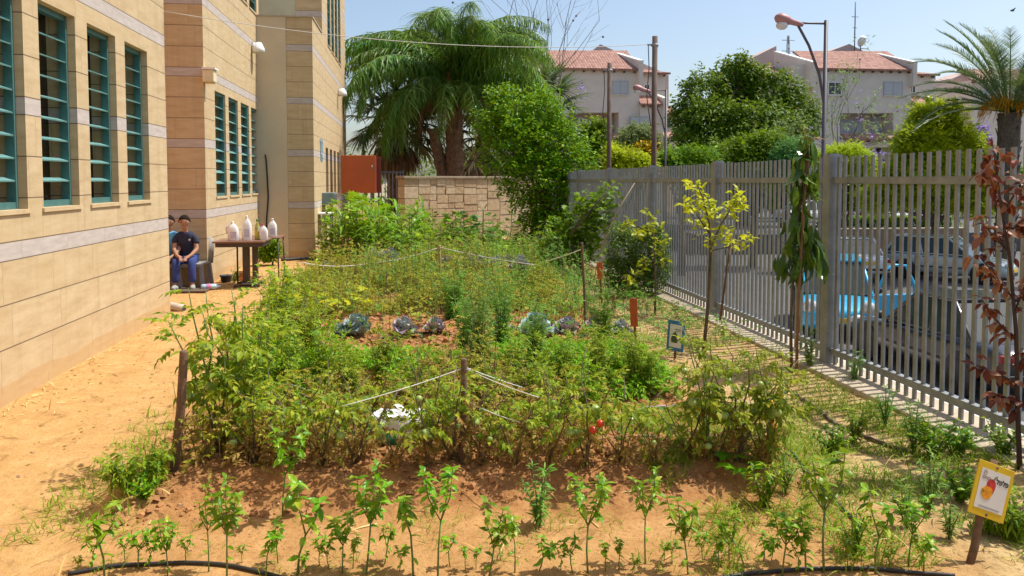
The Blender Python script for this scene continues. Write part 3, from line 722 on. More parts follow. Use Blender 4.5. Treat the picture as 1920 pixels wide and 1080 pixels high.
left_spec = [
    ("poly", [(1008, 129), (1066, 129), (1066, HB), (1008, HB)], 0, 9, m_hwall, "wall"),
    ("poly", [(1066.1, 129), (1160, 129), (1160, 211), (1066.1, 211)], 0, 9, m_hwall, "wall"),
    ("poly", [(1160.1, 129), (1199, 129), (1199, HB), (1160.1, HB)], 0, 9, m_hwall, "wall"),
    ("poly", [(1066.1, 211.1), (1160, 211.1), (1160, 258), (1066.1, 258)], 1.6, 5, m_hpink, "balcony_wall"),
    ("poly", [(1066.1, 262), (1160, 262), (1160, HB), (1066.1, HB)], -.3, 5, m_hwall, "balcony_front"),
    ("roof", 1070, 1168, 261, 1070, 1168, 250, -.9, .9),
    ("roof", 1008, 1198, 127, 1008, 1198, 80, -.35, 4.2),
    ("poly", [(1000, 90), (1140, 90), (1140, HB), (1000, HB)], 4.6, 4, m_hpink, "wall"),
    ("poly", [(985, 84), (1018, 66), (1018, HB), (985, HB)], 5.5, 4, m_hpink, "gable_wall"),
    ("poly", [(1126, 85), (1152, 64), (1289, 126), (1289, HB), (1126, HB)], 5.0, 4.5, m_hpink, "gable_wall"),
    ("cop", 1166, 82, 1195, 117, .42, -.5, 4.4),
    ("poly", [(1199.1, 134), (1254, 134), (1254, HB), (1199.1, HB)], 1.0, 5, m_hwall, "wall"),
    ("roof", 1199, 1262, 133, 1199, 1206, 113, .6, 4),
    ("roof", 1198, 1238, 195, 1198, 1238, 177, -.6, 1.5), ("cop", 1231, 176, 1240, 187, .35, -.5, 1.0),
    ("poly", [(1199.1, 196), (1242, 196), (1242, HB), (1199.1, HB)], -.2, 1.1, m_hwall, "porch_wall"),
    ("roof", 1243, 1279, 258, 1243, 1279, 246, -.6, 1.5),
    ("roof", 1245, 1280, 209, 1245, 1280, 194, 1.5, 1.6),
    ("poly", [(1254.1, 210), (1280, 210), (1280, HB), (1254.1, HB)], 2, 3, m_hwall, "wall"),
    ("win", 1147, 1178, 152, 177, 0, "shut"), ("win", 1214, 1225, 155, 168, 1.0, "glass"), ("win", 1180, 1215.5, 219, 242, -.2, "shut"),
    ("win", 1078, 1097, 223, 246, 1.6, "shut"), ("win", 1102, 1122, 223, 246, 1.6, "shut"), ("win", 1147, 1159, 213, 246, 1.6, "shut"),
    ("win", 1256, 1272, 218, 238, 2, "glass"),
]
build_house(HY, -440, "grey house with red tiled roof standing directly behind the two rusty poles", left_spec)
far_spec = [("wall", 1822, 1990, 150, HB, 0, 8, m_hwall), ("roof", 1815, 1995, 150, 1855, 1985, 118, -.5, 5), ("wall", 1790, 1821.8, 215, HB, .5, 4, m_hpink),
            ("poly", [(1860, 133), (1895, 118), (1960, 112), (1990, 130), (1990, HB), (1860, HB)], 5.5, 4, m_hpink, "gable_wall"), ("win", 1840, 1870, 170, 195, 0, "shut"), ("win", 1900, 1930, 170, 195, 0, "glass")]
build_house(70., 260, "partly hidden house with tiled roof behind the date palm", far_spec)
# mast and dish on the right-hand house roof
X, Z = at(1627, 92, HY+2.5); t = thing("antenna_mast", "thin antenna mast standing on the roof of the house beyond the lamp", "antenna", (X, HY+4.7, Z-.1))
H = at(1627, 0, HY+2.5)[1]-Z
mb = MB(); mb.tube([(0, 0, 0), (0, 0, H+.4)], .05, 6); mb.build("pole", m_dark, t)
mb = MB()
for z, w in ((H*.78, .35), (H*.55, .2), (H*.35, .15)): mb.tube([(-w, 0, z), (w, 0, z)], .03, 5)
mb.tube([(0, 0, H*.8), (0, .1, H*.4)], .02, 4); mb.build("crossbar", m_dark, t)
X, Z = at(1633, 92, HY+2.5); t = thing("satellite_dish", "white satellite dish on the house roof beside the antenna mast", "dish", (X+.1, HY+4.4, Z-.1))
mb = MB(); mb.tube([(0, 0, 0), (0, 0, 1.0)], .05, 6); mb.tube([(-.05, 0, .45), (.7, 0, .45)], .04, 5); mb.tube([(-.05, 0, .2), (.7, 0, .2)], .04, 5); mb.build("stand", m_dark, t)
mb = MB(); mb.lathe([(.001, .14), (.3, .10), (.52, 0), (.53, .02), (.3, .13)], (0, 0, 0), 18); d = mb.build("dish_bowl", m_white, t); d.location = (.12, 0, 1.15); d.rotation_euler = (R_(15), R_(-78), 0)
mb = MB(); mb.tube([(.1, 0, 1.1), (.75, 0, 1.05), (.9, 0, 1.3)], .025, 5); mb.build("arm", m_dark, t)
# pylon far away
X, Z = at(1478, 62+12, 300); t = thing("power_pylon", "tiny lattice power pylon far off above the roofline", "pylon", (X, 300, STREET))
mb = MB(); Hh = Z-STREET+1.5
for sx, sy in ((-1, -1), (1, -1), (-1, 1), (1, 1)): mb.tube([(sx*2.2, sy*2.2, 0), (sx*.25, sy*.25, Hh)], .13, 4)
for k in range(14):
    a = k/14; w0 = 2.2-1.95*a; b2 = (k+1)/14; w1 = 2.2-1.95*b2
    mb.tube([(-w0, -w0, a*Hh), (w1, -w1, b2*Hh)], .08, 4); mb.tube([(w0, -w0, a*Hh), (-w1, -w1, b2*Hh)], .08, 4)
mb.build("lattice_mast", m_dark, t)
mb = MB()
for z in (Hh*.9, Hh*.97): mb.tube([(-2.6, 0, z), (2.6, 0, z)], .12, 4)
mb.build("crossarm", m_dark, t)

# ================================================================== street lamps
def street_lamp(Y, top, base_px, head, label, sc, arm=True):
    X, Z = at(base_px, top, Y); Hh = Z-STREET
    t = thing("street_lamp", label, "street lamp", (X, Y, STREET+.1))
    Hh -= .1
    mb = MB(); mb.tube([(0, 0, 0), (0, 0, Hh*.52), (0, 0, Hh*.525), (0, 0, Hh)], [.075, .065, .042, .036], 12); mb.build("pole", m_lamp, t)
    mb = MB(); mb.tube([(0, 0, 0), (0, 0, .25)], .11, 12); mb.build("base", m_lamp, t)
    hx, hz = at(head[0], head[1], Y); hx -= X; hz -= STREET+.1
    mb = MB(); mb.tube([(0, 0, Hh*.73), (-.02, 0, Hh*.76), (hx*.12, 0, Hh*.84), (hx*.35, 0, Hh*.925), (hx*.62, 0, hz+.02), (hx*.72, 0, hz+.01)], .026, 8)
    mb.tube([(-.03, 0, hz+.0), (hx*.72, 0, hz)], .02, 6); mb.build("arm", m_lamp, t)
    mb = MB(); mb.lathe([(.001, -.33), (.05, -.32), (.075, -.2), (.085, -.05), (.13, .06), (.15, .18), (.13, .27), (.06, .33), (.001, .34)], (0, 0, 0), 14, axis="x")
    hd = mb.build("lamp_head", flat("faded pink housing", (.42, .20, .19), .5), t); hd.scale = (-sc, sc, sc*.8); hd.location = (hx+.27*sc, 0, hz+.03); hd.rotation_euler.y = R_(14)
    mb = MB(); mb.ball((0, 0, 0), .12*sc, 12, 0, (1.1, 1, .85)); g = mb.build("lamp_glass", flat("milky glass", (.66, .62, .58), .25), t); g.location = (hx+.1*sc, 0, hz-.06*sc)
m_lamp = flat("grey lamp paint", (.075, .065, .075), .5)
street_lamp(14.3, 38, 1549, (1458, 42), "tall street lamp with pinkish head on a curved arm behind the mango sapling", .85)
street_lamp(27., 168, 1249, (1190, 169), "smaller street lamp with pink head seen past the tall rusty pole", 1.0)
# ================================================================== parked cars
m_tyre = flat("tyre rubber", (.018, .018, .019), .85, var=.3); m_rim = flat("alloy rim", (.42, .42, .43), .35, .7)
m_cglass, nt, b = new_mat("car glass"); b.inputs["Base Color"].default_value = (.035, .05, .05, 1); b.inputs["Roughness"].default_value = .06; b.inputs["Specular IOR Level"].default_value = .4
m_trim = flat("black car trim", (.016, .016, .017), .55); m_plate = flat("yellow licence plate", (.70, .44, .03), .5, var=.05)
m_lampc = flat("headlamp glass", (.55, .56, .55), .12, .2); m_tail = flat("red tail lamp", (.25, .012, .012), .2)
def paint(name, col, metal=.2):
    m, nt, b = new_mat(name); b.inputs["Base Color"].default_value = (*col, 1); b.inputs["Roughness"].default_value = .35; b.inputs["Metallic"].default_value = metal
    b.inputs["Coat Weight"].default_value = .8; b.inputs["Coat Roughness"].default_value = .06
    nz = noise_n(nt, objco(nt), 3, 5, .6); nt.links.new(ramp(nt, nz, [(.3, tuple(c*.86 for c in col)), (.7, tuple(min(1, c*1.08) for c in col))]), b.inputs["Base Color"])
    return m
def car(label, pos, heading, col, L=4.2, Wd=1.68, H=1.43, hatch=False, open_door=False, round_lamps=False):
    """HEADING: degrees from +Y, clockwise. Local frame: nose towards +Y."""
    t = thing("parked_car", label, "car", (pos[0], pos[1], pos[2] if len(pos) > 2 else STREET+.002), -R_(heading))
    hw = Wd/2; bz = .20; belt = .88 if not hatch else .92
    if hatch: prof = [(-.5, .55, .80, .9), (-.48, .62, belt, .97), (-.3, .3, belt+.02, 1.), (.0, .22, belt, 1.), (.2, .22, belt-.02, 1.), (.36, .24, belt-.09, .99), (.455, .28, belt-.2, .94), (.5, .34, .60, .80)]
    else: prof = [(-.5, .45, .76, .86), (-.485, .36, .9, .95), (-.33, .24, .94, 1.), (-.1, .22, belt+.02, 1.), (.17, .22, belt, 1.), (.35, .24, .80, .98), (.46, .28, .70, .92), (.5, .36, .58, .80)]
    mb = MB(); V = []; n = 10
    for s, zb, zt, wf in prof:
        y = s*L; w = hw*wf; zb = max(bz, zb-.08)
        ring = [(-w*.86, zb), (-w*.985, zb+.10), (-w, (zb+zt)/2), (-w*.985, zt-.10), (-w*.86, zt), (w*.86, zt), (w*.985, zt-.10), (w, (zb+zt)/2), (w*.985, zb+.10), (w*.86, zb)]
        V += [(x, y, z) for x, z in ring]
    Fc = []
    for i in range(len(prof)-1):
        for j in range(n): Fc.append((i*n+j, i*n+(j+1) % n, (i+1)*n+(j+1) % n, (i+1)*n+j))
    Fc.append(tuple(range(n))[::-1]); k0 = (len(prof)-1)*n; Fc.append(tuple(range(k0, k0+n)))
    mb.add(V, Fc, 0, True); body = mb.build("body", col, t)
    sm = body.modifiers.new("smooth", "SUBSURF"); sm.levels = 2; sm.render_levels = 2
    # glasshouse
    if hatch: gs = [(-.485, -.40), (.22, .02)]
    else: gs = [(-.35, -.19), (.19, .03)]
    zb, zr = belt-.03, H-.03; wb, wt = hw*.90, hw*.70
    q = [(-wb, gs[0][0]*L, zb), (wb, gs[0][0]*L, zb), (wb, gs[1][0]*L, zb), (-wb, gs[1][0]*L, zb), (-wt, gs[0][1]*L, zr), (wt, gs[0][1]*L, zr), (wt, gs[1][1]*L, zr), (-wt, gs[1][1]*L, zr)]
    mb = MB(); mb.add(q, [(0, 1, 5, 4), (1, 2, 6, 5), (2, 3, 7, 6), (3, 0, 4, 7), (4, 5, 6, 7)]); g = mb.build("windows", m_cglass, t)
    q = [np.array(v) for v in q]
    mb = MB()
    mb.prism([q[4]+(-.03, -.05, -.025), q[5]+(.03, -.05, -.025), q[6]+(.03, .07, -.03), q[7]+(-.03, .07, -.03)], (0, 0, .05))
    for a, b_ in ((0, 4), (1, 5), (2, 6), (3, 7)): mb.tube([q[a]+(0, 0, -.04), q[b_]], .042, 6)
    for sx, i0, i1 in ((-1, 0, 3), (1, 1, 2)):
        f = .45; lo = q[i0]*(1-f)+q[i1]*f; hi = q[i0+4]*(1-f)+q[i1+4]*f; mb.tube([lo+(sx*.004, 0, 0), hi+(sx*.004, 0, 0)], .034, 6)
        mb.tube([q[i0]+(sx*.0, 0, .02), q[i1]+(sx*.0, 0, .02)], .028, 6)
    r = mb.build("roof", col, t); bevel(r, .02)
    wr = .30
    for sy in (.305, -.305):
        for sx in (-1, 1):
            w = MB(); w.lathe([(.19, -.085), (.27, -.09), (wr, -.06), (wr, .06), (.27, .09), (.19, .085)], (0, 0, 0), 26, axis="x"); wh = w.build("wheel", m_tyre, t); wh.location = (sx*(hw-.085), sy*L, wr)
            w = MB(); w.lathe([(.001, sx*.075), (.05, sx*.08), (.06, sx*.06), (.17, sx*.065), (.195, sx*.085), (.2, 0), (.001, 0)], (0, 0, 0), 26, axis="x")
            for k in range(5):
                a = k*TAU/5; w.obox((sx*.078, .11*math.cos(a), .11*math.sin(a)), (.02, .16, .05), ((1, 0, 0), (0, math.cos(a), -math.sin(a)), (0, math.sin(a), math.cos(a))))
            w.build("rim", m_rim, wh)
            w = MB(); w.lathe([(.001, 0), (.365, 0), (.375, .012), (.36, .02), (.001, .02)] if sx > 0 else [(.001, 0), (.365, 0), (.375, -.012), (.36, -.02), (.001, -.02)], (sx*(hw-.016), sy*L, wr+.03), 26, axis="x"); w.build("wheel_arch", m_trim, t)
    for sx in (-1, 1):
        h = MB()
        if round_lamps: h.ball((sx*hw*.70, L*.455, .70), .155, 14, 0, (1, .75, 1.05))
        else: h.ball((sx*hw*.68, L*.468, .62), .12, 12, 0, (1.5, .6, .75))
        h.build("headlight", m_lampc, t)
        h = MB(); h.obox((sx*hw*.82, -L*.487, .74), (.22, .09, .12 if not hatch else .26)); o = h.build("tail_light", m_tail, t); bevel(o, .02)
        mi = MB(); mi.ball((sx*(hw+.06), L*.17, belt+.06), .10, 10, 0, (1, .55, .75)); mi.tube([(sx*(hw-.04), L*.17, belt), (sx*(hw+.04), L*.17, belt+.05)], .02, 5); mi.build("mirror", m_trim if col is not PAINT["white"] else col, t)
        d = MB(); d.box(min(sx*(hw-.012), sx*(hw+.012)), max(sx*(hw-.012), sx*(hw+.012)), -.16*L, -.12*L, belt-.12, belt-.09); d.build("door_handle", m_trim, t)
        d = MB()
        for yy in (.165*L, -.035*L, -.22*L): d.box(min(sx*(hw-.02), sx*(hw+.0015)), max(sx*(hw-.02), sx*(hw+.0015)), yy-.006, yy+.006, .3, belt-.06)
        d.box(min(sx*(hw-.02), sx*(hw+.012)), max(sx*(hw-.02), sx*(hw+.012)), -.21*L, .17*L, .47, .51); d.build("side_trim", m_trim, t)
    p = MB(); p.box(-.25, .25, L*.498, L*.503+.008, .40, .51); p.build("licence_plate", m_plate, t)
    p = MB(); p.box(-.25, .25, -L*.503-.006, -L*.495, .66 if hatch else .62, .77 if hatch else .73); p.build("licence_plate", m_plate, t)
    p = MB(); p.box(-.45, .45, L*.47, L*.501, .25, .37); o = p.build("grille", m_trim, t); bevel(o, .02)
    p = MB(); p.box(-hw*.85, hw*.85, -L*.505, -L*.47, .42, .5); o = p.build("bumper_strip", m_trim, t); bevel(o, .015)
    if open_door:   # the driver's door stands open, hinged at the windscreen pillar
        hx, hy = -hw+.02, .2*L
        d = MB(); d.box(-.03, .03, -1.0, 0, .32, belt-.02); dr = d.build("door", col, t); bevel(dr, .025); dr.location = (hx, hy, 0); dr.rotation_euler.z = R_(-62)
        d = MB(); z0 = belt-.02
        d.tube([(0, -.02, z0-.03), (.06, -.30, H-.16), (.10, -.5, H-.07), (.10, -.80, H-.09), (.06, -.97, z0+.25), (0, -.98, z0-.03)], .03, 8); d.build("window_frame", col, dr)
        d = MB(); d.box(.031, .034, -.95, -.05, .4, belt-.1); d.build("door_lining", m_trim, dr)
    return t
PAINT = {"cyan": paint("cyan car paint", (.0, .40, .70), .15), "dark": paint("dark grey car paint", (.014, .015, .02), .2), "white": paint("white car paint", (.72, .73, .72), 0), "pale": paint("pale blue grey car paint", (.42, .50, .50), .3)}
car("bright cyan hatchback facing the fence with round headlights and its driver door open", (9.65, 17.25), 205, PAINT["cyan"], 3.55, 1.64, 1.60, True, True, True)
car("dark grey sedan parked along the kerb close behind the fence", (9.45, 12.85), 0, PAINT["dark"], 4.35, 1.72, 1.46)
car("white sedan seen from behind with red tail lamps and yellow plate", (15.4, 26.6), 14, PAINT["white"], 4.3, 1.68, 1.42)
car("pale blue grey hatchback standing beyond the dark sedan, beside the white sedan", (18.3, 25.2), 140, PAINT["pale"], 3.9, 1.68, 1.5, True)
gz = -.78
car("white car parked behind the clipped hedge, only its roof and side showing", (24.5, 38.0, gz), 60, PAINT["white"], 4.3, 1.68, 1.45, True)
car("white saloon parked behind the hedge at the far end of the low brown wall", (21.4, 40.5, gz), 75, PAINT["white"], 4.3, 1.68, 1.42)
mb = MB(); mb.box(13, 60, 34.9, 60, STREET-.05, gz-.003); tag(mb.build("car_park", m_asph), kind="structure")
m_bw = flat("brown block wall", (.27, .175, .125), .9, var=.25, scale=5, bumpy=.5)
xa, _ = at(1575, 440, 34); xb, _ = at(1815, 440, 34)
t = thing("low_wall", "low brown block wall below the clipped hedge across the street", "wall", (xa, 34, STREET))
mb = MB(); mb.box(0, xb-xa, 0, .3, -.02, 1.15); mb.build("masonry", m_bw, t)
mb = MB(); mb.box(-.02, xb-xa+.02, -.03, .33, 1.152, 1.21); mb.build("coping", m_conc, t)

# ================================================================== people
m_skin = flat("skin", (.36, .19, .115), .7, var=.06); m_hair = flat("black hair", (.022, .016, .013), .95, var=.5, scale=90, spec=.1)
m_navy = flat("navy cotton", (.018, .024, .055), .9, var=.2, scale=20); m_jean = flat("blue trousers", (.028, .05, .20), .9, var=.2, scale=14)
m_sky = flat("sky blue cotton", (.10, .36, .62), .9, var=.15, scale=14); m_short = flat("dark navy shorts", (.03, .04, .085), .9, var=.2)
m_shoe = flat("grey trainers", (.30, .31, .28), .7, var=.35, scale=25); m_eye = flat("dark eyes", (.01, .008, .006), .2); m_lip = flat("lips", (.33, .12, .09), .5)
def skin_obj(name, nodes, links, mat, parent, sub=2, root=0):
    me = bpy.data.meshes.new(name+"_rig"); me.from_pydata([n[0] for n in nodes], links, []); me.update()
    o = bpy.data.objects.new(name+"_rig", me); COL.objects.link(o)
    o.modifiers.new("skin", "SKIN").use_smooth_shade = True
    for i, n in enumerate(nodes):
        d = me.skin_vertices[0].data[i]; r = n[1]; d.radius = (r, r) if not isinstance(r, tuple) else r; d.use_root = (i == root)
    s = o.modifiers.new("sub", "SUBSURF"); s.levels = sub; s.render_levels = sub
    dg = bpy.context.evaluated_depsgraph_get(); nm = bpy.data.meshes.new_from_object(o.evaluated_get(dg)); nm.name = name
    bpy.data.objects.remove(o); bpy.data.meshes.remove(me)
    nm.materials.clear(); nm.materials.append(mat)
    for p in nm.polygons: p.use_smooth = True
    q = bpy.data.objects.new(name, nm); COL.objects.link(q); q.parent = parent; return q
def boy(label, loc, rz, shirt, leg, shorts, hair_h, lean=0.):
    t = thing("person", label, "person", loc, rz)
    P_ = [((0, 0, .44), (.105, .085)), ((0, -.015, .56), (.105, .08)), ((lean*.5, -.05, .70), (.115, .085)), ((lean, -.085, .82), (.10, .075)), ((lean, -.10, .895), (.042, .042)), ((lean, -.115, .93), (.042, .042)),
          ((lean, -.142, .975), (.056, .058)), ((lean, -.14, 1.02), (.069, .076)), ((lean, -.132, 1.07), (.073, .082)), ((lean, -.126, 1.118), (.062, .07))]
    K = [(0, 1), (1, 2), (2, 3), (3, 4), (4, 5), (5, 6), (6, 7), (7, 8), (8, 9)]
    def chain(start, pts):
        a = start
        for p in pts: P_.append(p); K.append((a, len(P_)-1)); a = len(P_)-1
        return a
    fing = []
    for s in (-1, 1):
        chain(0, [((s*.075, -.05, .43), .075), ((s*.115, -.34, .45), .052), ((s*.12, -.365, .27), .045), ((s*.125, -.355, .085), .032), ((s*.13, -.40, .045), .034), ((s*.14, -.50, .035), .026)])
        h = chain(3, [((lean+s*.095, -.085, .825), .046), ((lean+s*.14, -.09, .79), .04), ((s*.17, -.16, .62), .034), ((s*.10, -.31, .535), .026), ((s*.045, -.37, .50), (.026, .016))])
        for k, (dx, ln) in enumerate(((-.018, .03), (-.006, .038), (.006, .036), (.017, .028))):
            x = s*.03; y = -.395
            chain(h, [((x+dx, y-ln*.3, .49-.004*k), .0085), ((x+dx*1.2, y-ln*.8, .468), .008), ((x+dx*1.1, y-ln*.9, .450), .007)])
        chain(h, [((s*.022, -.37, .515), .009), ((s*.008, -.395, .512), .008)])
        pass
    body = skin_obj("body", P_, K, m_skin, t)
    S = [((0, .0, .47), (.122, .105)), ((0, -.015, .56), (.122, .098)), ((lean*.5, -.05, .70), (.13, .102)), ((lean, -.085, .815), (.118, .09)), ((lean, -.098, .868), (.085, .075)), ((lean, -.105, .897), (.055, .055))]
    SK = [(0, 1), (1, 2), (2, 3), (3, 4), (4, 5)]
    for s in (-1, 1):
        n = len(S); S += [((lean+s*.095, -.087, .842), .076), ((lean+s*.148, -.095, .785), .055), ((s*.17, -.135, .69), .05)]; SK += [(3, n), (n, n+1), (n+1, n+2)]
    skin_obj("shirt", S, SK, shirt, t)
    if shirt is m_navy:
        so_ = t.children[-1]; from mathutils.bvhtree import BVHTree as BV
        bs = BV.FromPolygons([v.co[:] for v in so_.data.vertices], [p.vertices[:] for p in so_.data.polygons]); q = bs.ray_cast(Vector((.06, -1, .765)), Vector((0, 1, 0)))[0]
        if q: em = MB(); em.ball((q.x, q.y, q.z), .016, 10, 0, (1, .35, 1.2)); em.build("shirt_emblem", flat("pale print", (.42, .42, .45), .8), t)
    T = [((0, .0, .45), (.125, .10))]; TK = []
    for s in (-1, 1):
        n = len(T); T += [((s*.08, -.06, .435), .086), ((s*.115, -.34, .452), .066)]; TK += [(0, n), (n, n+1)]
        if not shorts: T += [((s*.122, -.372, .27), .062), ((s*.126, -.362, .11), .058)]; TK += [(n+1, n+2), (n+2, n+3)]
        else: T += [((s*.117, -.38, .42), .064)]; TK += [(n+1, n+2)]
    skin_obj("shorts" if shorts else "trousers", T, TK, leg, t)
    for s in (-1, 1): skin_obj("shoe", [((s*.126, -.34, .055), .05), ((s*.132, -.42, .045), .045), ((s*.142, -.52, .036), .036)], [(0, 1), (1, 2)], m_shoe, t)
    from mathutils.bvhtree import BVHTree
    hc0 = Vector((lean, -.135, 1.052))
    for v in body.data.vertices:   # a child's skull: round above, narrowing to the jaw, ears at the sides
        w_ = max(0., min(1., (v.co.z-.945)/.04)); d = v.co-hc0
        if w_ <= 0 or d.length < 1e-4: continue
        d.normalize(); jaw = 1-.30*max(0., min(1., (1.035-(hc0.z+d.z*.1))/.08)); r_ = 1/math.sqrt((d.x/(.076*jaw))**2+(d.y/.090)**2+(d.z/.098)**2)
        q = hc0+d*r_; v.co = v.co.lerp(q, w_*w_*(3-2*w_))
    for v in body.data.vertices:
        e_ = math.hypot(v.co.y+.125, (v.co.z-1.04)*.7)
        if abs(v.co.x-lean) > .055 and v.co.z > 1.0 and e_ < .022: v.co.x += math.copysign(.016*(1-(e_/.022)**2), v.co.x-lean)
    fy = min(v.co.y for v in body.data.vertices if abs(v.co.x-lean) < .04 and .99 < v.co.z < 1.05)
    for v in body.data.vertices:   # nose and brow, drawn out of the one skin
        d_ = math.hypot((v.co.x-lean)*1.5, (v.co.z-1.012)); 
        if v.co.y < fy+.05 and d_ < .034: v.co.y -= .020*(1-d_/.034)
    bt = BVHTree.FromPolygons([v.co[:] for v in body.data.vertices], [p.vertices[:] for p in body.data.polygons])
    def face(x, z): q = bt.ray_cast(Vector((lean+x, -1, z)), Vector((0, 1, 0)))[0]; return q.y if q else -.2
    hc = Vector((lean, -.128, 1.055)); V = []; Fh = []; nu, nv = 28, 14
    for j in range(nv):
        for i in range(nu):
            a = TAU*i/nu; fr = max(0, -math.sin(a)); low = (1.02*fr**.7+.28*(1-fr**.7))-(.45 if hair_h < 0 else .62); el = math.pi/2-(math.pi/2-low)*j/(nv-1)
            d = Vector((math.cos(a)*math.cos(el), math.sin(a)*math.cos(el), math.sin(el))); q = bt.ray_cast(hc+d*.6, -d)[0] or hc+d*.09; e_ = hc+Vector((d.x*.072, d.y*.086, d.z*.098)); q = e_ if (e_-hc).length > (q-hc).length and el > 9 else q
            V.append(q+d*((.007 if hair_h < 0 else .013)*min(1, (nv-1-j)/2+.15)))
    for j in range(nv-1):
        for i in range(nu): Fh.append((j*nu+i, (j+1)*nu+i, (j+1)*nu+(i+1) % nu, j*nu+(i+1) % nu))
    hd = MB(); hd.add([v[:] for v in V], Fh, 0, True); h = hd.build("hair", m_hair, t)
    e = MB()
    for s in (-1, 1): e.ball((lean+s*.031, face(s*.031, 1.048)+.001, 1.048), .0105, 8, 0, (1.3, .6, .8)); e.obox((lean+s*.032, face(s*.032, 1.078)+.002, 1.078), (.03, .006, .005))
    e.build("eyes", m_eye, t)
    e = MB(); e.ball((lean, face(0, .99), .99), .02, 8, 0, (1.2, .35, .3)); e.build("mouth", m_lip, t)
    return t
def plastic_chair(loc, rz, label):
    t = thing("plastic_chair", label, "chair", loc, rz)
    m = flat("grey moulded plastic", (.30, .295, .29), .5, var=.1)
    mb = MB(); mb.box(-.23, .23, -.24, .2, .365, .39); mb.box(-.23, .23, -.25, -.235, .33, .388); o = mb.build("seat", m, t); bevel(o, .012)
    mb = MB(); k = []
    for i in range(9):
        a = -1+i/4; k.append((a*.25, .2+.05*(1-a*a), .36))
    top = [(x*1.02, y+.09, .82-.10*abs(x/.25)**3) for x, y, z in k]
    V = k+top; n = 9; mb.add(V, [(i, i+1, n+i+1, n+i) for i in range(n-1)], 0, True); o = mb.build("backrest", m, t)
    s = o.modifiers.new("thick", "SOLIDIFY"); s.thickness = .022
    for sx in (-1, 1):
        for y, lean in ((-.2, -.03), (.19, .04)):
            mb = MB(); mb.prism([(sx*.20-.025, y-.03, .365), (sx*.20+.025, y-.03, .365), (sx*.20+.025, y+.03, .365), (sx*.20-.025, y+.03, .365)], (sx*.03, lean, -.365)); mb.build("leg", m, t)
    return t
b2x, _ = at(353, 470, 13.28); b1x, _ = at(318.5, 470, 13.28)
plastic_chair((b2x+.06, 13.28, 0), R_(-4), "grey plastic chair under the boy in the navy shirt, beside the stone corner")
plastic_chair((b1x-.02, 13.28, 0), R_(2), "grey plastic chair almost hidden behind the near wall edge, under the light blue shirt")
boy("seated boy in dark navy shirt and blue trousers with hands together between his knees", (b2x, 13.22, 0), R_(6), m_navy, m_jean, False, .0, -.01)
boy("seated boy in light blue shirt and dark shorts half hidden by the wall edge", (b1x, 13.24, 0), R_(10), m_sky, m_short, True, .03, .02)
mb = MB(); mb.box(-4.05, -3.1, 12.55, 13.1, .0, .028); tag(bevel(mb.build("shade_slab", flat("painted seat shade", (.12, .085, .06), .85, var=.3)), .006), "flat dark slab standing in for the shadow below the two seated boys", "board")  # dark slab laid where the boys' seats cast their shadow
# navy shirt emblem
# ================================================================== tables and what stands on them
m_ttop = flat("brown table top", (.23, .12, .08), .4, var=.15, scale=4); m_tleg = flat("dark brown table frame", (.055, .038, .032), .5)
tx0, _ = at(405, 452, 13.2); tx1, _ = at(500, 452, 13.2)
t = thing("table", "dark brown pedestal table holding plastic jugs in front of the stone wall", "table", ((tx0+tx1)/2, 13.25, 0)); w = (tx1-tx0)/2
mb = MB(); mb.box(-w, w, -.32, .42, .715, .745); o = mb.build("tabletop", m_ttop, t); bevel(o, .006)
mb = MB(); mb.box(-w+.04, w-.02, -.29, .39, .65, .713); mb.build("apron", m_tleg, t)
for x, ww in ((.06, .095), (.2, .075)):
    mb = MB(); mb.box(x-ww/2, x+ww/2, -.06, .06, .06, .649); mb.build("leg", m_tleg, t)
mb = MB(); mb.box(-.1, .3, -.22, -.14, 0, .05); mb.box(-.1, .3, .14, .3, 0, .05); mb.box(.0, .24, -.22, .3, .02, .06); o = mb.build("foot", m_tleg, t); bevel(o, .008)
mb = MB(); mb.tube([(-.14, .3, 0), (-.14, .3, .65)], .014, 8); mb.build("brace", m_tleg, t)
sx0, _ = at(500, 455, 14.3); sx1, _ = at(520, 455, 14.3)
t2 = thing("table", "smaller school desk with thin dark metal legs behind the pedestal table", "table", ((sx0+sx1)/2-.12, 14.35, 0))
mb = MB(); mb.box(-.3, .3, -.35, .35, .70, .725); o = mb.build("tabletop", m_ttop, t2); bevel(o, .005)
for x in (-.27, .27):
    for y in (-.3, .3):
        mb = MB(); mb.tube([(x*.95, y, .70), (x, y*1.08, 0)], .013, 8); mb.build("leg", m_tleg, t2)
m_jug = flat("white jug plastic", (.80, .79, .76), .4, var=.05); m_lbl = flat("faded printed label", (.55, .52, .62), .6, var=.25, scale=40)
def on_table(px, Y): return at(px, 446, Y)[0]
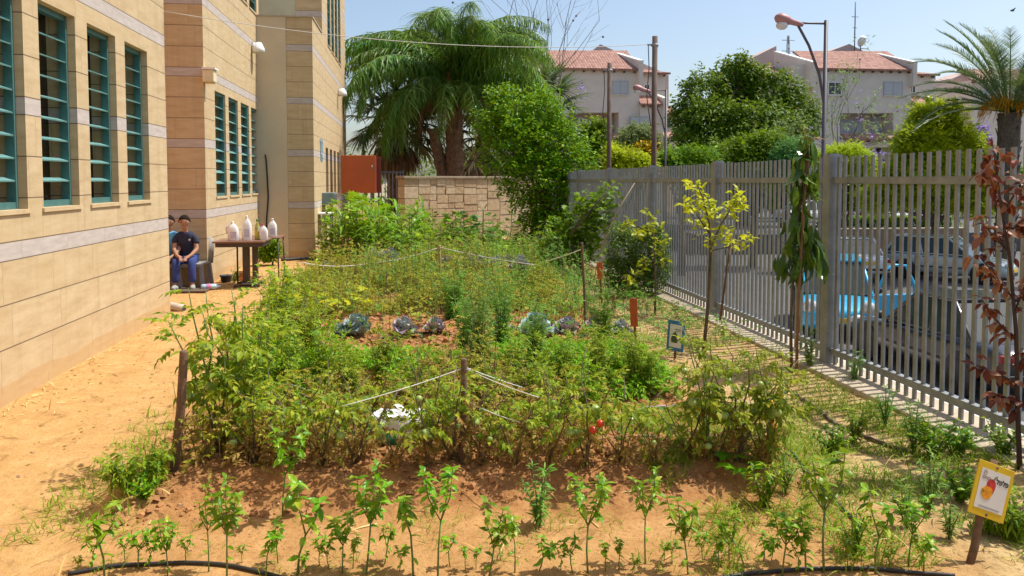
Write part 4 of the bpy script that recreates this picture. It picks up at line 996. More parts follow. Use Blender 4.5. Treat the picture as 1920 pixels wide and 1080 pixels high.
def jug(px, Y, h, w, label, handle=True, cap=None, lbl=True, tilt=0., z=.745, d=None):
    t = thing("plastic_jug", label, "jug", (on_table(px, Y), Y, z), R_(tilt)); d = d or w*.62
    mb = MB(); n = 18; V = []; k = [(0, .92), (.03, 1), (.55, 1), (.72, .9), (.86, .55), (.93, .3), (1, .26)]
    for f, s in k:
        for i in range(n):
            a = TAU*i/n; c, s2 = math.cos(a), math.sin(a)
            V.append((w/2*s*math.copysign(abs(c)**.6, c)-(w*.12*f*f if handle else 0), d/2*s*math.copysign(abs(s2)**.6, s2), h*f))
    Fc = [(i*n+j, i*n+(j+1) % n, (i+1)*n+(j+1) % n, (i+1)*n+j) for i in range(len(k)-1) for j in range(n)]+[tuple(range(n))[::-1], tuple(range((len(k)-1)*n, len(k)*n))]
    mb.add(V, Fc, 0, True); mb.build("body", m_jug, t)
    if handle:
        mb = MB(); mb.tube([(-w*.30, 0, h*.84), (-w*.56, 0, h*.80), (-w*.66, 0, h*.62), (-w*.60, 0, h*.42), (-w*.44, 0, h*.36)], .013, 8); mb.build("handle", m_jug, t)
    mb = MB(); mb.lathe([(.001, h*1.06), (.021, h*1.06), (.022, h*.985), (.001, h*.985)], (-(w*.12) if handle else 0, 0, 0), 12); mb.build("cap", cap or m_jug, t)
    if lbl:
        mb = MB(); mb.box(-w*.25, w*.33, -d/2-.004, -d/2+.01, h*.16, h*.5); mb.build("label", m_lbl, t)
    return t
jug(438, 13.1, .29, .17, "white jug with looped side handle and mauve label at the near end of the table", True)
jug(463, 13.15, .37, .15, "tallest white container on the table, mauve print down its side", False)
t = thing("oil_bottle", "clear bottle of yellow green oil with green cap and yellow label", "bottle", (on_table(483, 13.25), 13.25, .745))
m_oil, nt, b = new_mat("yellow green oil"); b.inputs["Base Color"].default_value = (.50, .47, .10, 1); b.inputs["Roughness"].default_value = .1; b.inputs["Transmission Weight"].default_value = .4
mb = MB(); mb.lathe([(.001, 0), (.042, 0), (.045, .02), (.045, .17), (.04, .21), (.018, .26), (.016, .30), (.001, .30)], (0, 0, 0), 16); mb.build("body", m_oil, t)
mb = MB(); mb.lathe([(.001, .335), (.018, .335), (.019, .30), (.001, .30)], (0, 0, 0), 12); mb.build("cap", flat("green cap", (.03, .22, .05), .4), t)
mb = MB(); mb.lathe([(.0462, .06), (.0462, .15)], (0, 0, 0), 16); mb.build("label", flat("yellow oil label", (.60, .45, .02), .5, var=.4, scale=30), t)
jug(495, 13.2, .24, .13, "white jug with a red cap beside the oil bottle", True, flat("red cap", (.55, .03, .03), .4), False)
jug(511, 14.2, .30, .15, "white jug with blue print standing alone on the smaller desk", False, None, True, 0, .725)
# odds and ends near the table
def pot(px, py, r, h, m, label, nm="flower_pot", cat="pot"):
    x, y = G(px, py); t = thing(nm, label, cat, (x, y, gh(x, y)))
    mb = MB(); mb.lathe([(.001, 0), (r*.75, 0), (r, h), (r*1.08, h), (r*1.08, h*.86), (r*.92, h*.85), (r*.85, h*.8), (.001, h*.8)], (0, 0, 0), 14); mb.build("body", m, t)
    mb = MB(); mb.lathe([(.001, h*.9), (r*.93, h*.87)], (0, 0, 0), 14); mb.build("soil", flat("pot soil", (.06, .035, .02), .95), t)
pot(424, 529, .10, .12, flat("dark blue plastic", (.03, .035, .07), .5), "dark blue plastic pot under the table near the wall")
pot(451, 526, .09, .15, flat("terracotta", (.36, .13, .06), .8), "small terracotta pot behind the table pedestal")
x, y = G(395, 544); t = thing("water_bottle", "crumpled pale blue water bottle lying on the sand beside the chair", "bottle", (x, y, .05), R_(20))
m_pet = flat("pale blue plastic", (.40, .55, .66), .25, var=.2, scale=30)
mb = MB(); mb.lathe([(.001, -.14), (.04, -.14), (.045, -.1), (.038, -.03), (.045, .05), (.03, .1), (.014, .13), (.014, .15), (.001, .15)], (0, 0, 0), 12, axis="x"); mb.build("body", m_pet, t)
mb = MB(); mb.lathe([(.0465, -.06), (.0475, .0)], (0, 0, 0), 12, axis="x"); mb.build("label", flat("pink label", (.55, .2, .35), .5), t)
x, y = G(322, 583); t = thing("drain_pipe", "short white plastic drain pipe sticking out at the foot of the near wall", "pipe", (x, y, .06))
mb = MB(); a = np.array((-.3, .10, .06)); b_ = np.array((.17, -.05, -.02)); mb.tube([a, b_], .052, 14, cap=False); mb.build("tube", flat("grimy white pipe", (.52, .45, .36), .6, var=.25), t)
mb = MB(); mb.tube([a, b_-(b_-a)*.02], .044, 14); mb.build("bore_shade", m_shade, t)  # solid dark core standing in for the shade inside the pipe

# ================================================================== signs and stakes in the beds
m_stake = flat("rough garden stake", (.17, .095, .05), .9, var=.35, scale=25, bumpy=.6)
m_yel = flat("yellow sign plastic", (.66, .44, .012), .4, var=.08, scale=10); m_sw = flat("white sign print", (.70, .68, .62), .5, var=.05)
m_ink = flat("black ink", (.03, .025, .025), .6); m_gink = flat("grey ink", (.26, .23, .24), .6); m_pink = flat("faded brown ink", (.30, .14, .16), .6)
def text_mesh(body, size, parent, loc, mat, name="lettering"):
    cu = bpy.data.curves.new(name, "FONT"); cu.body = body; cu.size = size; cu.align_x = "CENTER"; cu.extrude = .0004; cu.offset = size*.035
    o = bpy.data.objects.new(name, cu); COL.objects.link(o)
    dg = bpy.context.evaluated_depsgraph_get(); me = bpy.data.meshes.new_from_object(o.evaluated_get(dg)); bpy.data.objects.remove(o)
    me.materials.clear(); me.materials.append(mat)
    q = bpy.data.objects.new(name, me); COL.objects.link(q); q.parent = parent; q.location = loc; q.rotation_euler = (math.pi/2, 0, 0); return q
sx, sy = G(1822, 1058); zb = gh(sx, sy)
t = thing("pepper_sign", "yellow framed sign with red and yellow peppers and a Hebrew word on a leaning stake", "sign", (sx, sy, zb))
t.rotation_euler = (R_(-8), R_(21.5), R_(4))
D = .33  # height of the sign centre along the stake
mb = MB(); mb.tube([(0, .012, -.08), (.004, .010, .08), (-.003, .012, .2), (.002, .012, D+.14)], [.017, .018, .016, .015], 7); mb.build("stake", m_stake, t)
hw, hh = .1, .119
mb = MB(); mb.box(-hw, hw, -.014, -.009, D-hh, D+hh); bd = mb.build("board", m_yel, t); bevel(bd, .002)
mb = MB(); mb.box(-hw+.022, hw-.02, -.0155, -.0142, D-hh+.032, D+hh-.03); pl = mb.build("panel", m_sw, t)
for z in (D+hh-.012, D-hh+.014):
    mb = MB(); mb.lathe([(.001, -.0175), (.006, -.0165), (.0065, -.0142)], (0, 0, z), 10, axis="y"); mb.build("screw", m_rust if z < D else m_dark, t)
text_mesh("לפלפ", .031, t, (.044, -.0162, D+.038), m_ink)
def blob(c, pts, mat, name, z=-.0162):
    mb = MB(); mb.prism([(c[0]+x, z, c[1]+y) for x, y in pts], (0, .0006, 0)); return mb.build(name, mat, t)
def ell(a, b_, rot, n=22, wob=.0, k=3):
    o = []
    for i in range(n):
        th = TAU*i/n; r = 1+wob*math.sin(k*th); x, y = a*r*math.cos(th), b_*r*math.sin(th); o.append((x*math.cos(rot)-y*math.sin(rot), x*math.sin(rot)+y*math.cos(rot)))
    return o
m_pr = flat("printed red pepper", (.46, .03, .03), .4, var=.45, scale=45); m_py = flat("printed orange pepper", (.72, .29, .01), .4, var=.4, scale=45); m_pg = flat("printed green stem", (.16, .22, .05), .5)
blob((-.012, D+.018), ell(.025, .036, .1, wob=.05), m_pr, "red_pepper"); blob((-.004, D+.014), ell(.010, .030, .15), m_pr, "red_pepper", -.0165)
blob((-.028, D-.012), ell(.031, .029, .2, wob=.06), m_py, "orange_pepper", -.0168)
blob((-.002, D+.056), [(-.006, -.006), (.004, -.006), (.006, .004), (.016, .012), (.012, .016), (.0, .007)], m_pg, "stem", -.0167); blob((-.047, D-.006), [(-.008, .006), (-.002, -.012), (.006, -.006), (.003, .004)], m_pg, "stem", -.0172)
mb = MB()
for i in range(40): # the small scrawled emblem in the corner
    a = i/39*TAU*1.6; r = .004+.007*i/39
    mb.box(-.056+r*math.cos(a)-.0008, -.056+r*math.cos(a)+.0008, -.0166, -.0158, D+.07+r*math.sin(a)*1.3-.0008, D+.07+r*math.sin(a)*1.3+.0008)
r = random.Random(5)
for k in range(2):
    x = -.068
    while x < -.022: w = r.uniform(.002, .005); mb.box(x, x+w*.4, -.0166, -.0158, D+.045+k*.007, D+.05+k*.007); mb.box(x, x+w, -.0166, -.0158, D+.045+k*.007, D+.0462+k*.007); x += w+.0015
mb.build("emblem", m_pink, t)
mb = MB(); x = -.055
while x < .06: # the line of small print, too fine to read
    w = r.uniform(.002, .0045); mb.box(x, x+w, -.0166, -.0158, D-.074, D-.0728); mb.box(x+w*.6, x+w, -.0166, -.0158, D-.078, D-.0728); x += w+.0014
mb.build("caption", m_gink, t)
sx, sy = G(1264, 676); Hs = at(1266, 601, sy)[1]-gh(sx, sy)
t = thing("tree_sign", "small blue framed sign with a picture of a tree on a short stake", "sign", (sx, sy, gh(sx, sy)), R_(-42)); t.rotation_euler.y = R_(4)
mb = MB(); mb.tube([(0, .012, -.05), (0, .012, Hs-.05)], .012, 6); mb.build("stake", m_stake, t)
mb = MB(); mb.box(-.085, .085, -.008, 0, Hs-.29, Hs); o = mb.build("board", flat("blue sign plastic", (.04, .17, .36), .5), t)
mb = MB(); mb.box(-.062, .062, -.0105, -.0085, Hs-.255, Hs-.035); mb.build("panel", m_sw, t)
mb = MB(); mb.prism([(x-.01, -.0125, z+Hs-.16) for x, z in [(-.028, -.05), (.03, -.05), (.034, -.02), (.02, .0), (.024, .03), (.006, .06), (-.012, .04), (-.026, .02), (-.034, -.02)]], (0, .0015, 0)); mb.build("tree_picture", flat("printed dark green", (.06, .09, .03), .6), t)
mb = MB(); mb.box(-.01, .05, -.0125, -.0108, Hs-.085, Hs-.075); mb.box(.0, .05, -.0125, -.0108, Hs-.10, Hs-.094); mb.build("caption", m_gink, t)
m_or = flat("orange red plastic", (.50, .10, .025), .6, var=.15)
for px, py0, pyb, py1, lab in ((1191, 558, 612, 645, "narrow orange row marker on a thin stake beside the dry grass"), (1128, 491, 524, 577, "narrow orange row marker with darker stake in front of the grape vine bush")):
    x, y = G(px, py1); h = at(px, py0, y)[1]; hb = at(px, pyb, y)[1]
    t = thing("row_marker", lab, "sign", (x, y, gh(x, y)), R_(-35)); t.rotation_euler.y = R_(-3)
    mb = MB(); mb.tube([(0, .012, -.05), (0, .012, h)], .014, 6); mb.build("stake", m_stake, t)
    mb = MB(); mb.box(-.04, .04, -.006, 0, hb, h-.01); mb.build("board", m_or, t)
def stake(px0, py0, px1, py1, r, label, m=m_stake):
    x, y = G(px0, py0); z0 = gh(x, y); x1, z1 = at(px1, py1, y)
    t = MB(); dx, h = x1-x, z1-z0
    t.tube([(-dx*.15, 0, -.12), (0, 0, 0), (dx*.5+r*.3, r*.2, h*.5), (dx, 0, h-.01), (dx, 0, h)], [r, r, r*.95, r*.9, r*.75], 8)
    o = t.build("garden_stake", m, None, (x, y, z0)); tag(o, label, "stake", None); return (x1, y, z1)
S_left = stake(326, 884, 345, 657, .026, "thick leaning wooden stake at the corner of the tomato bed beside the sandy path")
S_mid = stake(866, 868, 870, 672, .020, "thick upright wooden stake in the middle of the tomato row with strings tied to it")
S_c = stake(824, 545, 824, 460, .022, "thin pale stake with two strings standing before the maize", flat("pale cane", (.42, .26, .12), .8))
S_r = stake(1098, 612, 1091, 455, .016, "tall thin brown stake at the edge of the dry bed in front of the vine")
stake(1069, 520, 1068, 478, .014, "short thin stake under the vine bush", flat("pale cane", (.42, .26, .12), .8))
stake(1150, 585, 1150, 548, .03, "short thick brown peg beside the green citrus bush")
def cane(pts, Y, r, label, m):
    P = A3([(at(a, b_, Y)[0], Y, at(a, b_, Y)[1]) for a, b_ in pts]); mb = MB(); mb.tube(P, [r, r*.9, r*.5], 6); tag(mb.build("cane", m), label, "cane")
A3 = np.array
cane([(1125, 475), (1155, 400), (1190, 343)], 13., .013, "long pale bent cane leaning across the vine bush", flat("pale bamboo", (.45, .33, .2), .8))
cane([(1070, 440), (1115, 385), (1153, 341)], 12.9, .016, "dark cane leaning over the vine bush towards the fence", m_rust)
m_str = flat("white string", (.72, .70, .65), .8)
def string(a, b_, label, sag=.02, r=.0026):
    a = np.array(a); b_ = np.array(b_); mb = MB()
    mb.tube([a+(b_-a)*s-np.array((0, 0, sag*4*s*(1-s))) for s in np.linspace(0, 1, 9)], r, 5); tag(mb.build("string", m_str), label, "string")
def w3(px, py, Y): x, z = at(px, py, Y); return (x, Y, z)
ym = S_mid[1]
string(w3(869, 690, ym-.0), w3(640, 762, ym-.2), "white string running down from the middle stake towards the leafy bush", .01)
string(w3(871, 690, ym), w3(1010, 745, ym-.3), "white string sloping down from the middle stake over the tomato leaves", .01)
string(w3(871, 688, ym), w3(985, 728, ym+.4), "upper white string fanning out from the middle stake", .005)
string(w3(872, 750, ym), w3(975, 792, ym-.2), "lower white string leaving the middle stake near the red tomatoes", .01)
string(w3(455, 690, 6.2), w3(645, 750, 5.6), "white string along the side of the leafy green bush", .01)
string(w3(457, 752, 6.0), w3(560, 775, 5.6), "lower white string low in front of the leafy green bush", .01)
yc = S_c[1]
string(w3(824, 464, yc), w3(690, 494, yc+.2), "white string falling from the thin pale stake towards the maize", .04, .006)
string(w3(690, 494, yc+.2), w3(565, 492, yc-.3), "pale string lying low along the edge of the maize", .05, .006)
string(w3(826, 464, yc), w3(1005, 497, yc-1.), "white string stretched across the dry bed beyond the herb patch", .02, .006)
string(w3(1010, 492, 13.2), w3(1089, 468, S_r[1]+.2), "short white string tied near the top of the tall thin stake", .02, .006)
string(w3(826, 525, yc), w3(950, 540, yc-.8), "lower white string near the purple cabbages", .02, .005)
string(w3(560, 515, 13.), w3(690, 530, 12.4), "pale string low over the blue green cabbage by the path", .04, .006)
# irrigation pipes
m_hose = flat("black drip pipe", (.028, .026, .025), .55, var=.3); m_bpipe = flat("dusty brown pipe", (.13, .085, .06), .8, var=.25)
def pipe(pts, label, r=.0085, m=None, lift=.002):
    P = []
    for i, (px, py) in enumerate(pts):
        x, y = G(px, py, 0); P.append((x, y))
    P = np.array(P); s = np.linspace(0, len(P)-1, len(P)*7); xs = np.interp(s, range(len(P)), P[:, 0]); ys = np.interp(s, range(len(P)), P[:, 1])
    ker = np.ones(5)/5; pad = lambda v: np.convolve(np.pad(v, 2, "edge"), ker, "valid")
    xs, ys = pad(xs), pad(ys)
    mb = MB(); mb.tube([(x, y, gh(x, y)+r+lift) for x, y in zip(xs, ys)], r, 8); tag(mb.build("drip_pipe", m or m_hose), label, "pipe")
pipe([(120, 1082), (220, 1066), (330, 1060), (430, 1064), (520, 1086), (600, 1110), (1050, 1120), (1240, 1096)], "black drip pipe curving along the front of the pepper row")
pipe([(1250, 1100), (1400, 1078), (1540, 1068), (1660, 1072), (1800, 1086)], "second length of drip pipe under the tall pepper plant near the yellow sign")
pipe([(330, 852), (520, 846), (700, 852), (900, 853), (1100, 854), (1300, 858), (1470, 856), (1500, 890), (1560, 940), (1620, 1000)], "black drip pipe along the foot of the tomato row")
pipe([(1160, 772), (1240, 766), (1320, 768), (1400, 764), (1480, 735)], "grey drip pipe on the bare soil behind the tomato row", .010, flat("dusty grey pipe", (.30, .28, .26), .6))
pipe([(700, 640), (800, 630), (900, 636), (1000, 634), (1100, 632), (1180, 640)], "black drip pipe running past the cabbages", .012)
pipe([(1490, 740), (1530, 765), (1570, 800), (1640, 828), (1715, 856)], "brown pipe lying in the dry grass between the mango and the fence", .012, m_bpipe)
pipe([(525, 489), (560, 487), (600, 486), (635, 480), (650, 470)], "thick black hose curving around the corner of the far wing", .03)
# ================================================================== plants
g = lambda *c: c
M_pep = leafmat("pepper leaves", [(.06, .15, .018), (.095, .205, .025), (.13, .25, .035), (.19, .31, .055), (.28, .31, .06)], .42, .38, None, 1.6)
M_tom = leafmat("tomato leaves", [(.06, .115, .02), (.11, .17, .028), (.17, .22, .035), (.25, .26, .045)], .5, .55, None, 2.0)
M_dry = leafmat("withered leaves", [(.16, .105, .04), (.26, .18, .065), (.34, .26, .10), (.20, .18, .055)], .35, .8, (.3, .22, .06))
M_bas = leafmat("leafy green herb", [(.065, .14, .015), (.11, .20, .022), (.17, .26, .03), (.26, .33, .045)], .42, .5, None, 1.75)
M_par = leafmat("parsley leaves", [(.07, .165, .014), (.115, .23, .018), (.18, .29, .03)], .4, .5, None, 1.75)
M_yel = leafmat("yellowing weeds", [(.13, .19, .03), (.20, .235, .04), (.27, .26, .06), (.25, .19, .06), (.11, .18, .03)], .38, .7, (.38, .38, .06), 1.75)
M_bean = leafmat("broad bright leaves", [(.12, .25, .02), (.19, .34, .03), (.27, .41, .05)], .4, .5)
M_corn = leafmat("maize blades", [(.10, .22, .035), (.17, .30, .055), (.27, .36, .09)], .4, .4)
M_cas = leafmat("dark lobed leaves", [(.035, .10, .02), (.06, .145, .025), (.10, .19, .035)], .3, .5)
M_cab = leafmat("blue green cabbage leaves", [(.16, .25, .235), (.23, .32, .31), (.30, .38, .37)], .12, .55, (.2, .3, .2))
M_pur = leafmat("purple cabbage leaves", [(.24, .23, .32), (.30, .27, .34), (.22, .30, .30), (.34, .27, .28), (.25, .30, .12)], .12, .55, (.25, .15, .2))
M_dill = leafmat("feathery dill", [(.06, .15, .035), (.10, .20, .045), (.17, .25, .06)], .4, .6, None, 1.75)
M_gra = leafmat("green grass", [(.09, .19, .02), (.16, .27, .03), (.26, .33, .05)], .4, .5)
M_straw = leafmat("dry straw", [(.42, .28, .10), (.56, .42, .19), (.66, .54, .29)], .2, .7, (.5, .4, .15))
M_lime = leafmat("yellow citrus leaves", [(.24, .34, .02), (.36, .43, .03), (.48, .52, .05)], .45, .4, (.6, .6, .05))
M_mango = leafmat("glossy mango leaves", [(.022, .06, .014), (.04, .095, .02), (.07, .14, .026), (.13, .2, .045)], .25, .28)
M_brn = leafmat("russet leaves", [(.10, .036, .018), (.16, .058, .026), (.22, .095, .045), (.40, .27, .16)], .22, .45, (.35, .13, .05), 1.05)
M_vine = leafmat("vine leaves", [(.06, .17, .012), (.10, .25, .02), (.15, .31, .03)], .45, .45)
M_bush = leafmat("dense shrub leaves", [(.045, .125, .012), (.08, .19, .018), (.14, .26, .025), (.24, .30, .035)], .35, .42)
M_dkbush = leafmat("dark small leaves", [(.045, .105, .02), (.08, .155, .032), (.15, .22, .06)], .32, .4)
M_tree = leafmat("dark tree leaves", [(.045, .105, .016), (.075, .155, .02), (.13, .215, .028)], .33, .5)
M_ytree = leafmat("yellow green tree leaves", [(.20, .29, .014), (.29, .37, .02), (.38, .42, .03)], .5, .5, (.5, .55, .04), 1.4)
M_mtree = leafmat("mid green tree leaves", [(.06, .15, .016), (.11, .22, .022), (.17, .28, .03)], .35, .5)
M_grey = leafmat("grey green leaves", [(.12, .19, .07), (.18, .25, .10), (.24, .30, .14)], .3, .6)
M_palm = leafmat("queen palm leaflets", [(.05, .125, .03), (.085, .18, .042), (.15, .24, .06)], .42, .4, None, 1.45)
M_date = leafmat("date palm leaflets", [(.055, .105, .05), (.085, .14, .07), (.13, .185, .10)], .2, .4)
M_fan = leafmat("fan palm blades", [(.05, .085, .05), (.08, .12, .07), (.13, .16, .10)], .2, .45)
M_dead = leafmat("dead palm blades", [(.13, .085, .045), (.20, .14, .08), (.27, .20, .12)], .2, .8, (.3, .2, .08))
M_mauve = leafmat("mauve flowers", [(.24, .20, .40), (.33, .28, .50), (.40, .35, .55)], .3, .6, (.33, .27, .5), 1.)
M_ora = leafmat("orange date stalks", [(.48, .22, .03), (.55, .30, .05)], .2, .6, (.5, .25, .04))
m_gst = flat("green stems", (.13, .20, .05), .6, var=.3, scale=14); m_wst = flat("woody stems", (.14, .10, .06), .85, var=.35, scale=14)
m_bark = flat("grey brown bark", (.13, .095, .065), .95, var=.4, scale=8, bumpy=.6); m_palmb = flat("palm trunk fibre", (.20, .12, .075), .95, var=.45, scale=9, bumpy=.8)
m_gtom = flat("green tomato", (.30, .40, .10), .3, var=.12); m_rtom = flat("red tomato", (.55, .045, .015), .3, var=.1); m_gpep = flat("green pepper fruit", (.12, .26, .03), .3, var=.15)
A = np.array
def place(*a, **k):
    """plants lean a little, each its own way"""
    o = place_upright(*a, **k); o.rotation_euler.x = random.gauss(0, .09); o.rotation_euler.y = random.gauss(0, .09); s = random.uniform(.9, 1.1); o.scale = (o.scale[0]*s, o.scale[1]*s, o.scale[2]); return o
def place_upright(proto, loc, rz, sc, label, group=None, _seen={}):
    """the first call moves the prototype itself, later ones copy it and its parts"""
    if proto.name not in _seen:
        _seen[proto.name] = 1; o = proto; o.location = loc; o.rotation_euler.z = rz; o.scale = (sc,)*3; o["label"] = label
        if group: o["group"] = group
        return o
    return dup(proto, loc, rz, sc, label, group)

def pepper_proto(seed, h, nb, lean=0.):
    r = np.random.default_rng(seed); t = thing("pepper_plant", "", "pepper plant")
    st = MB(); P = []; 
    fork = A((r.uniform(-.02, .02)+lean, r.uniform(-.02, .02), h*r.uniform(.42, .55)))
    st.tube([(0, 0, -.04), fork*.5+A((r.uniform(-.008, .008), 0, 0)), fork], [.0048, .004, .0036], 6)
    for z in np.linspace(.45, .95, 3): P.append((fork*z, r.uniform(0, TAU), r.uniform(-.2, .4), r.uniform(.6, .95)))
    for k in range(nb):
        az = TAU*k/nb+r.uniform(-.6, .6); L = h*r.uniform(.35, .56)
        tip = fork+A((math.cos(az)*L*.38, math.sin(az)*L*.38, L)); mid = (fork+tip)/2+A((math.cos(az), math.sin(az), 0))*L*.1
        st.tube([fork, mid, tip], [.0032, .0028, .0018], 5)
        for s in (.35, .55, .72, .86):
            q = fork*(1-s)**2+2*mid*s*(1-s)+tip*s*s
            for m in range(3): P.append((q, r.uniform(0, TAU), r.uniform(-.5, .4), r.uniform(.6, 1.1)))
        for m in range(5): P.append((tip, TAU*m/5+r.uniform(-.4, .4), r.uniform(-.2, .9), r.uniform(.6, 1.0)))
    st.build("stem", m_gst, t)
    lf = MB(); n = len(P); many(lf, LEAF, [p[0] for p in P], [p[1] for p in P], [p[2]-.02 for p in P], r.uniform(-.5, .5, n), [p[3]*.061 for p in P])
    for p in P[::2]: lf.tube([p[0], p[0]+A((math.cos(p[1]), math.sin(p[1]), .1))*.012], .0012, 4, cap=False)
    lf.build("foliage", M_pep, t); return t
PEP = [pepper_proto(11, .40, 5), pepper_proto(12, .36, 4), pepper_proto(13, .42, 4), pepper_proto(14, .22, 2), pepper_proto(15, .34, 2, .02)]
pep = [ # base px, base py, top py, prototype, label
 (196, 1082, 940, 4, "lone slender pepper seedling at the path end of the front row"),
 (146, 1072, 1044, 3, "tiny pepper sprout beside the path at the very end of the front row"),
 (236, 1056, 1008, 3, "small pepper sprout above the end of the curved drip pipe"),
 (313, 1086, 965, 1, "medium pepper plant whose leaves overlap the curved drip pipe"),
 (277, 1066, 1012, 3, "short pepper seedling between the lone slender one and the medium one on the pipe"),
 (425, 1084, 912, 0, "bushiest pepper plant of the front row, broad leaves over many stems, path half"),
 (392, 1072, 930, 2, "pepper plant leaning into the bushiest one from the path side"),
 (497, 1088, 978, 4, "thin pepper seedling just beyond the bushiest plant, towards the middle"),
 (556, 1078, 902, 4, "tall bare-stemmed pepper plant below the pepper with hanging green fruits"),
 (600, 1062, 1010, 3, "small pepper sprout in the bare gap beside the tall bare-stemmed plant"),
 (640, 1076, 960, 1, "slim pepper plant crowded against the big one with pale top leaves"),
 (686, 1078, 893, 0, "big pepper plant with several upright stems below the white and green bag"),
 (748, 1070, 1026, 3, "tiny pepper sprout between the two big clumps below the bag"),
 (776, 1080, 925, 4, "pepper plant with one bare reddish stem beside a twin-stemmed neighbour"),
 (820, 1082, 888, 2, "twin-stemmed pepper plant below the middle stake"),
 (873, 1070, 1028, 3, "low pepper sprout right of the twin-stemmed plant on bare soil"),
 (917, 1086, 944, 1, "medium pepper plant in the middle of the row on the widest bare soil"),
 (966, 1074, 962, 4, "slender pepper plant with a tilted crown, beside the middle one"),
 (1104, 1076, 900, 0, "full pepper plant with dark dense crown below the red tomatoes"),
 (1160, 1068, 1015, 3, "tiny pepper seedling at the foot of the dark dense one"),
 (1210, 1058, 898, 2, "wide-topped pepper plant standing further back than its neighbours"),
 (1290, 1076, 932, 1, "pepper plant with drooping lower leaves below the bare soil pocket"),
 (1346, 1066, 1004, 3, "small pepper sprout between two medium plants near the orange ribbon"),
 (1396, 1060, 950, 4, "narrow pepper plant below the big green ground leaf"),
 (1466, 1082, 952, 1, "pepper plant with a rounded crown before the tallest one"),
 (1544, 1074, 866, 2, "tallest pepper plant of the row with one leaf pointing straight up"),
 (1510, 1078, 985, 3, "low pepper plant hugging the stem of the tallest one"),
 (1640, 1076, 925, 4, "thin pepper plant among the green weeds near the yellow sign"),
 (1702, 1062, 930, 1, "last pepper plant of the row, almost below the yellow sign"),
]
PH = [.40, .36, .42, .22, .34]
for i, (px, pb, pt_, k, lab) in enumerate(pep):
    x, y = G(px, pb); z = gh(x, y); h = at(px, pt_, y)[1]-z
    place(PEP[k], (x, y, z), random.uniform(0, TAU), h/(PH[k]*1.0), lab, "pepper plants in the front row")
for i, px in enumerate((170, 262, 350, 455, 522, 575, 618, 662, 720, 845, 893, 940, 1010, 1050, 1075, 1135, 1185, 1245, 1262, 1320, 1368, 1430, 1445, 1495, 1590, 1615, 1670, 1730)):
    x, y = G(px, 1050+rng.uniform(0, 26)); place(PEP[3], (x, y, gh(x, y)), random.uniform(0, TAU), rng.uniform(.35, .75), "small pepper sprout filling the spaces between the larger pepper plants", "small pepper sprouts of the front row")
# pepper with hanging fruits behind the front row
x, y = G(530, 968); t = pepper_proto(21, .42, 4); place(t, (x, y, gh(x, y)), 1., 1.0, "pepper plant with hanging green fruits at the foot of the tomato bed")
for k, (dx, dz) in enumerate(((-.02, .10), (.05, .15), (.03, .06))):
    mb = MB(); mb.ball((0, 0, 0), .028, 10, 0, (.85, .85, 1.25)); f = mb.build("pepper_fruit", m_gpep, t); f.location = (dx, -.05, dz)

def tomato_proto(seed, h, spread, ns, dry, leaf=.16, fruits=3, tops=1.):
    r = np.random.default_rng(seed); t = thing("tomato_plant", "", "tomato plant"); st = MB(); P = []; D = []
    tips = []
    for k in range(ns):
        az = TAU*k/ns+r.uniform(-.7, .7); L = h*r.uniform(.7, 1.05); sp = spread*r.uniform(.4, 1.1)
        s = np.linspace(0, 1, 7)
        wob = r.uniform(-.03, .03, (7, 2))*s[:, None]
        pts = np.stack([math.cos(az)*sp*s**1.3+wob[:, 0], math.sin(az)*sp*s**1.3+wob[:, 1], L*(s**.9)*(1-.12*s*sp/max(h, .1))-.03], -1)
        st.tube(pts, [.0065, .006, .005, .0045, .004, .0032, .002], 5); tips.append(pts)
        for q in range(int(17*h/.7)):
            u = r.uniform(.06, 1.); p = A([np.interp(u, s, pts[:, c]) for c in range(3)])
            (D if u < dry*r.uniform(.5, 1.3) else P).append((p, r.uniform(0, TAU), r.uniform(-.3, .7) if u < .9 else r.uniform(.4, 1.2), leaf*r.uniform(.65, 1.15)*(1 if u < .85 else .6)))
    st.build("stem", m_gst if dry < .4 else m_wst, t)
    lf = MB(); many(lf, COMP, [p[0] for p in P], [p[1] for p in P], [p[2] for p in P], r.uniform(-.4, .4, len(P)), [p[3] for p in P]); lf.build("foliage", M_tom, t)
    if D:
        lf = MB(); many(lf, COMP, [p[0] for p in D], [p[1] for p in D], [p[2]-.6 for p in D], r.uniform(-1.2, 1.2, len(D)), [p[3]*.62 for p in D]); lf.build("withered_foliage", M_dry, t)
    for k in range(fruits):
        pts = tips[k % ns]; p = pts[3+k % 2]+A((r.uniform(-.05, .05), -.05+r.uniform(-.03, .03), -.03))
        mb = MB(); mb.ball((0, 0, 0), r.uniform(.02, .031), 12, 0, (1, 1, .9)); f = mb.build("tomato", m_gtom, t); f.location = p
    return t
TOM = [tomato_proto(31, .62, .30, 4, .5), tomato_proto(32, .55, .34, 5, .75), tomato_proto(33, .70, .26, 4, .45), tomato_proto(34, .58, .36, 5, .6, .17, 2), tomato_proto(35, .95, .17, 4, .3, .185, 4)]
TH = [.62, .55, .70, .58, .95]
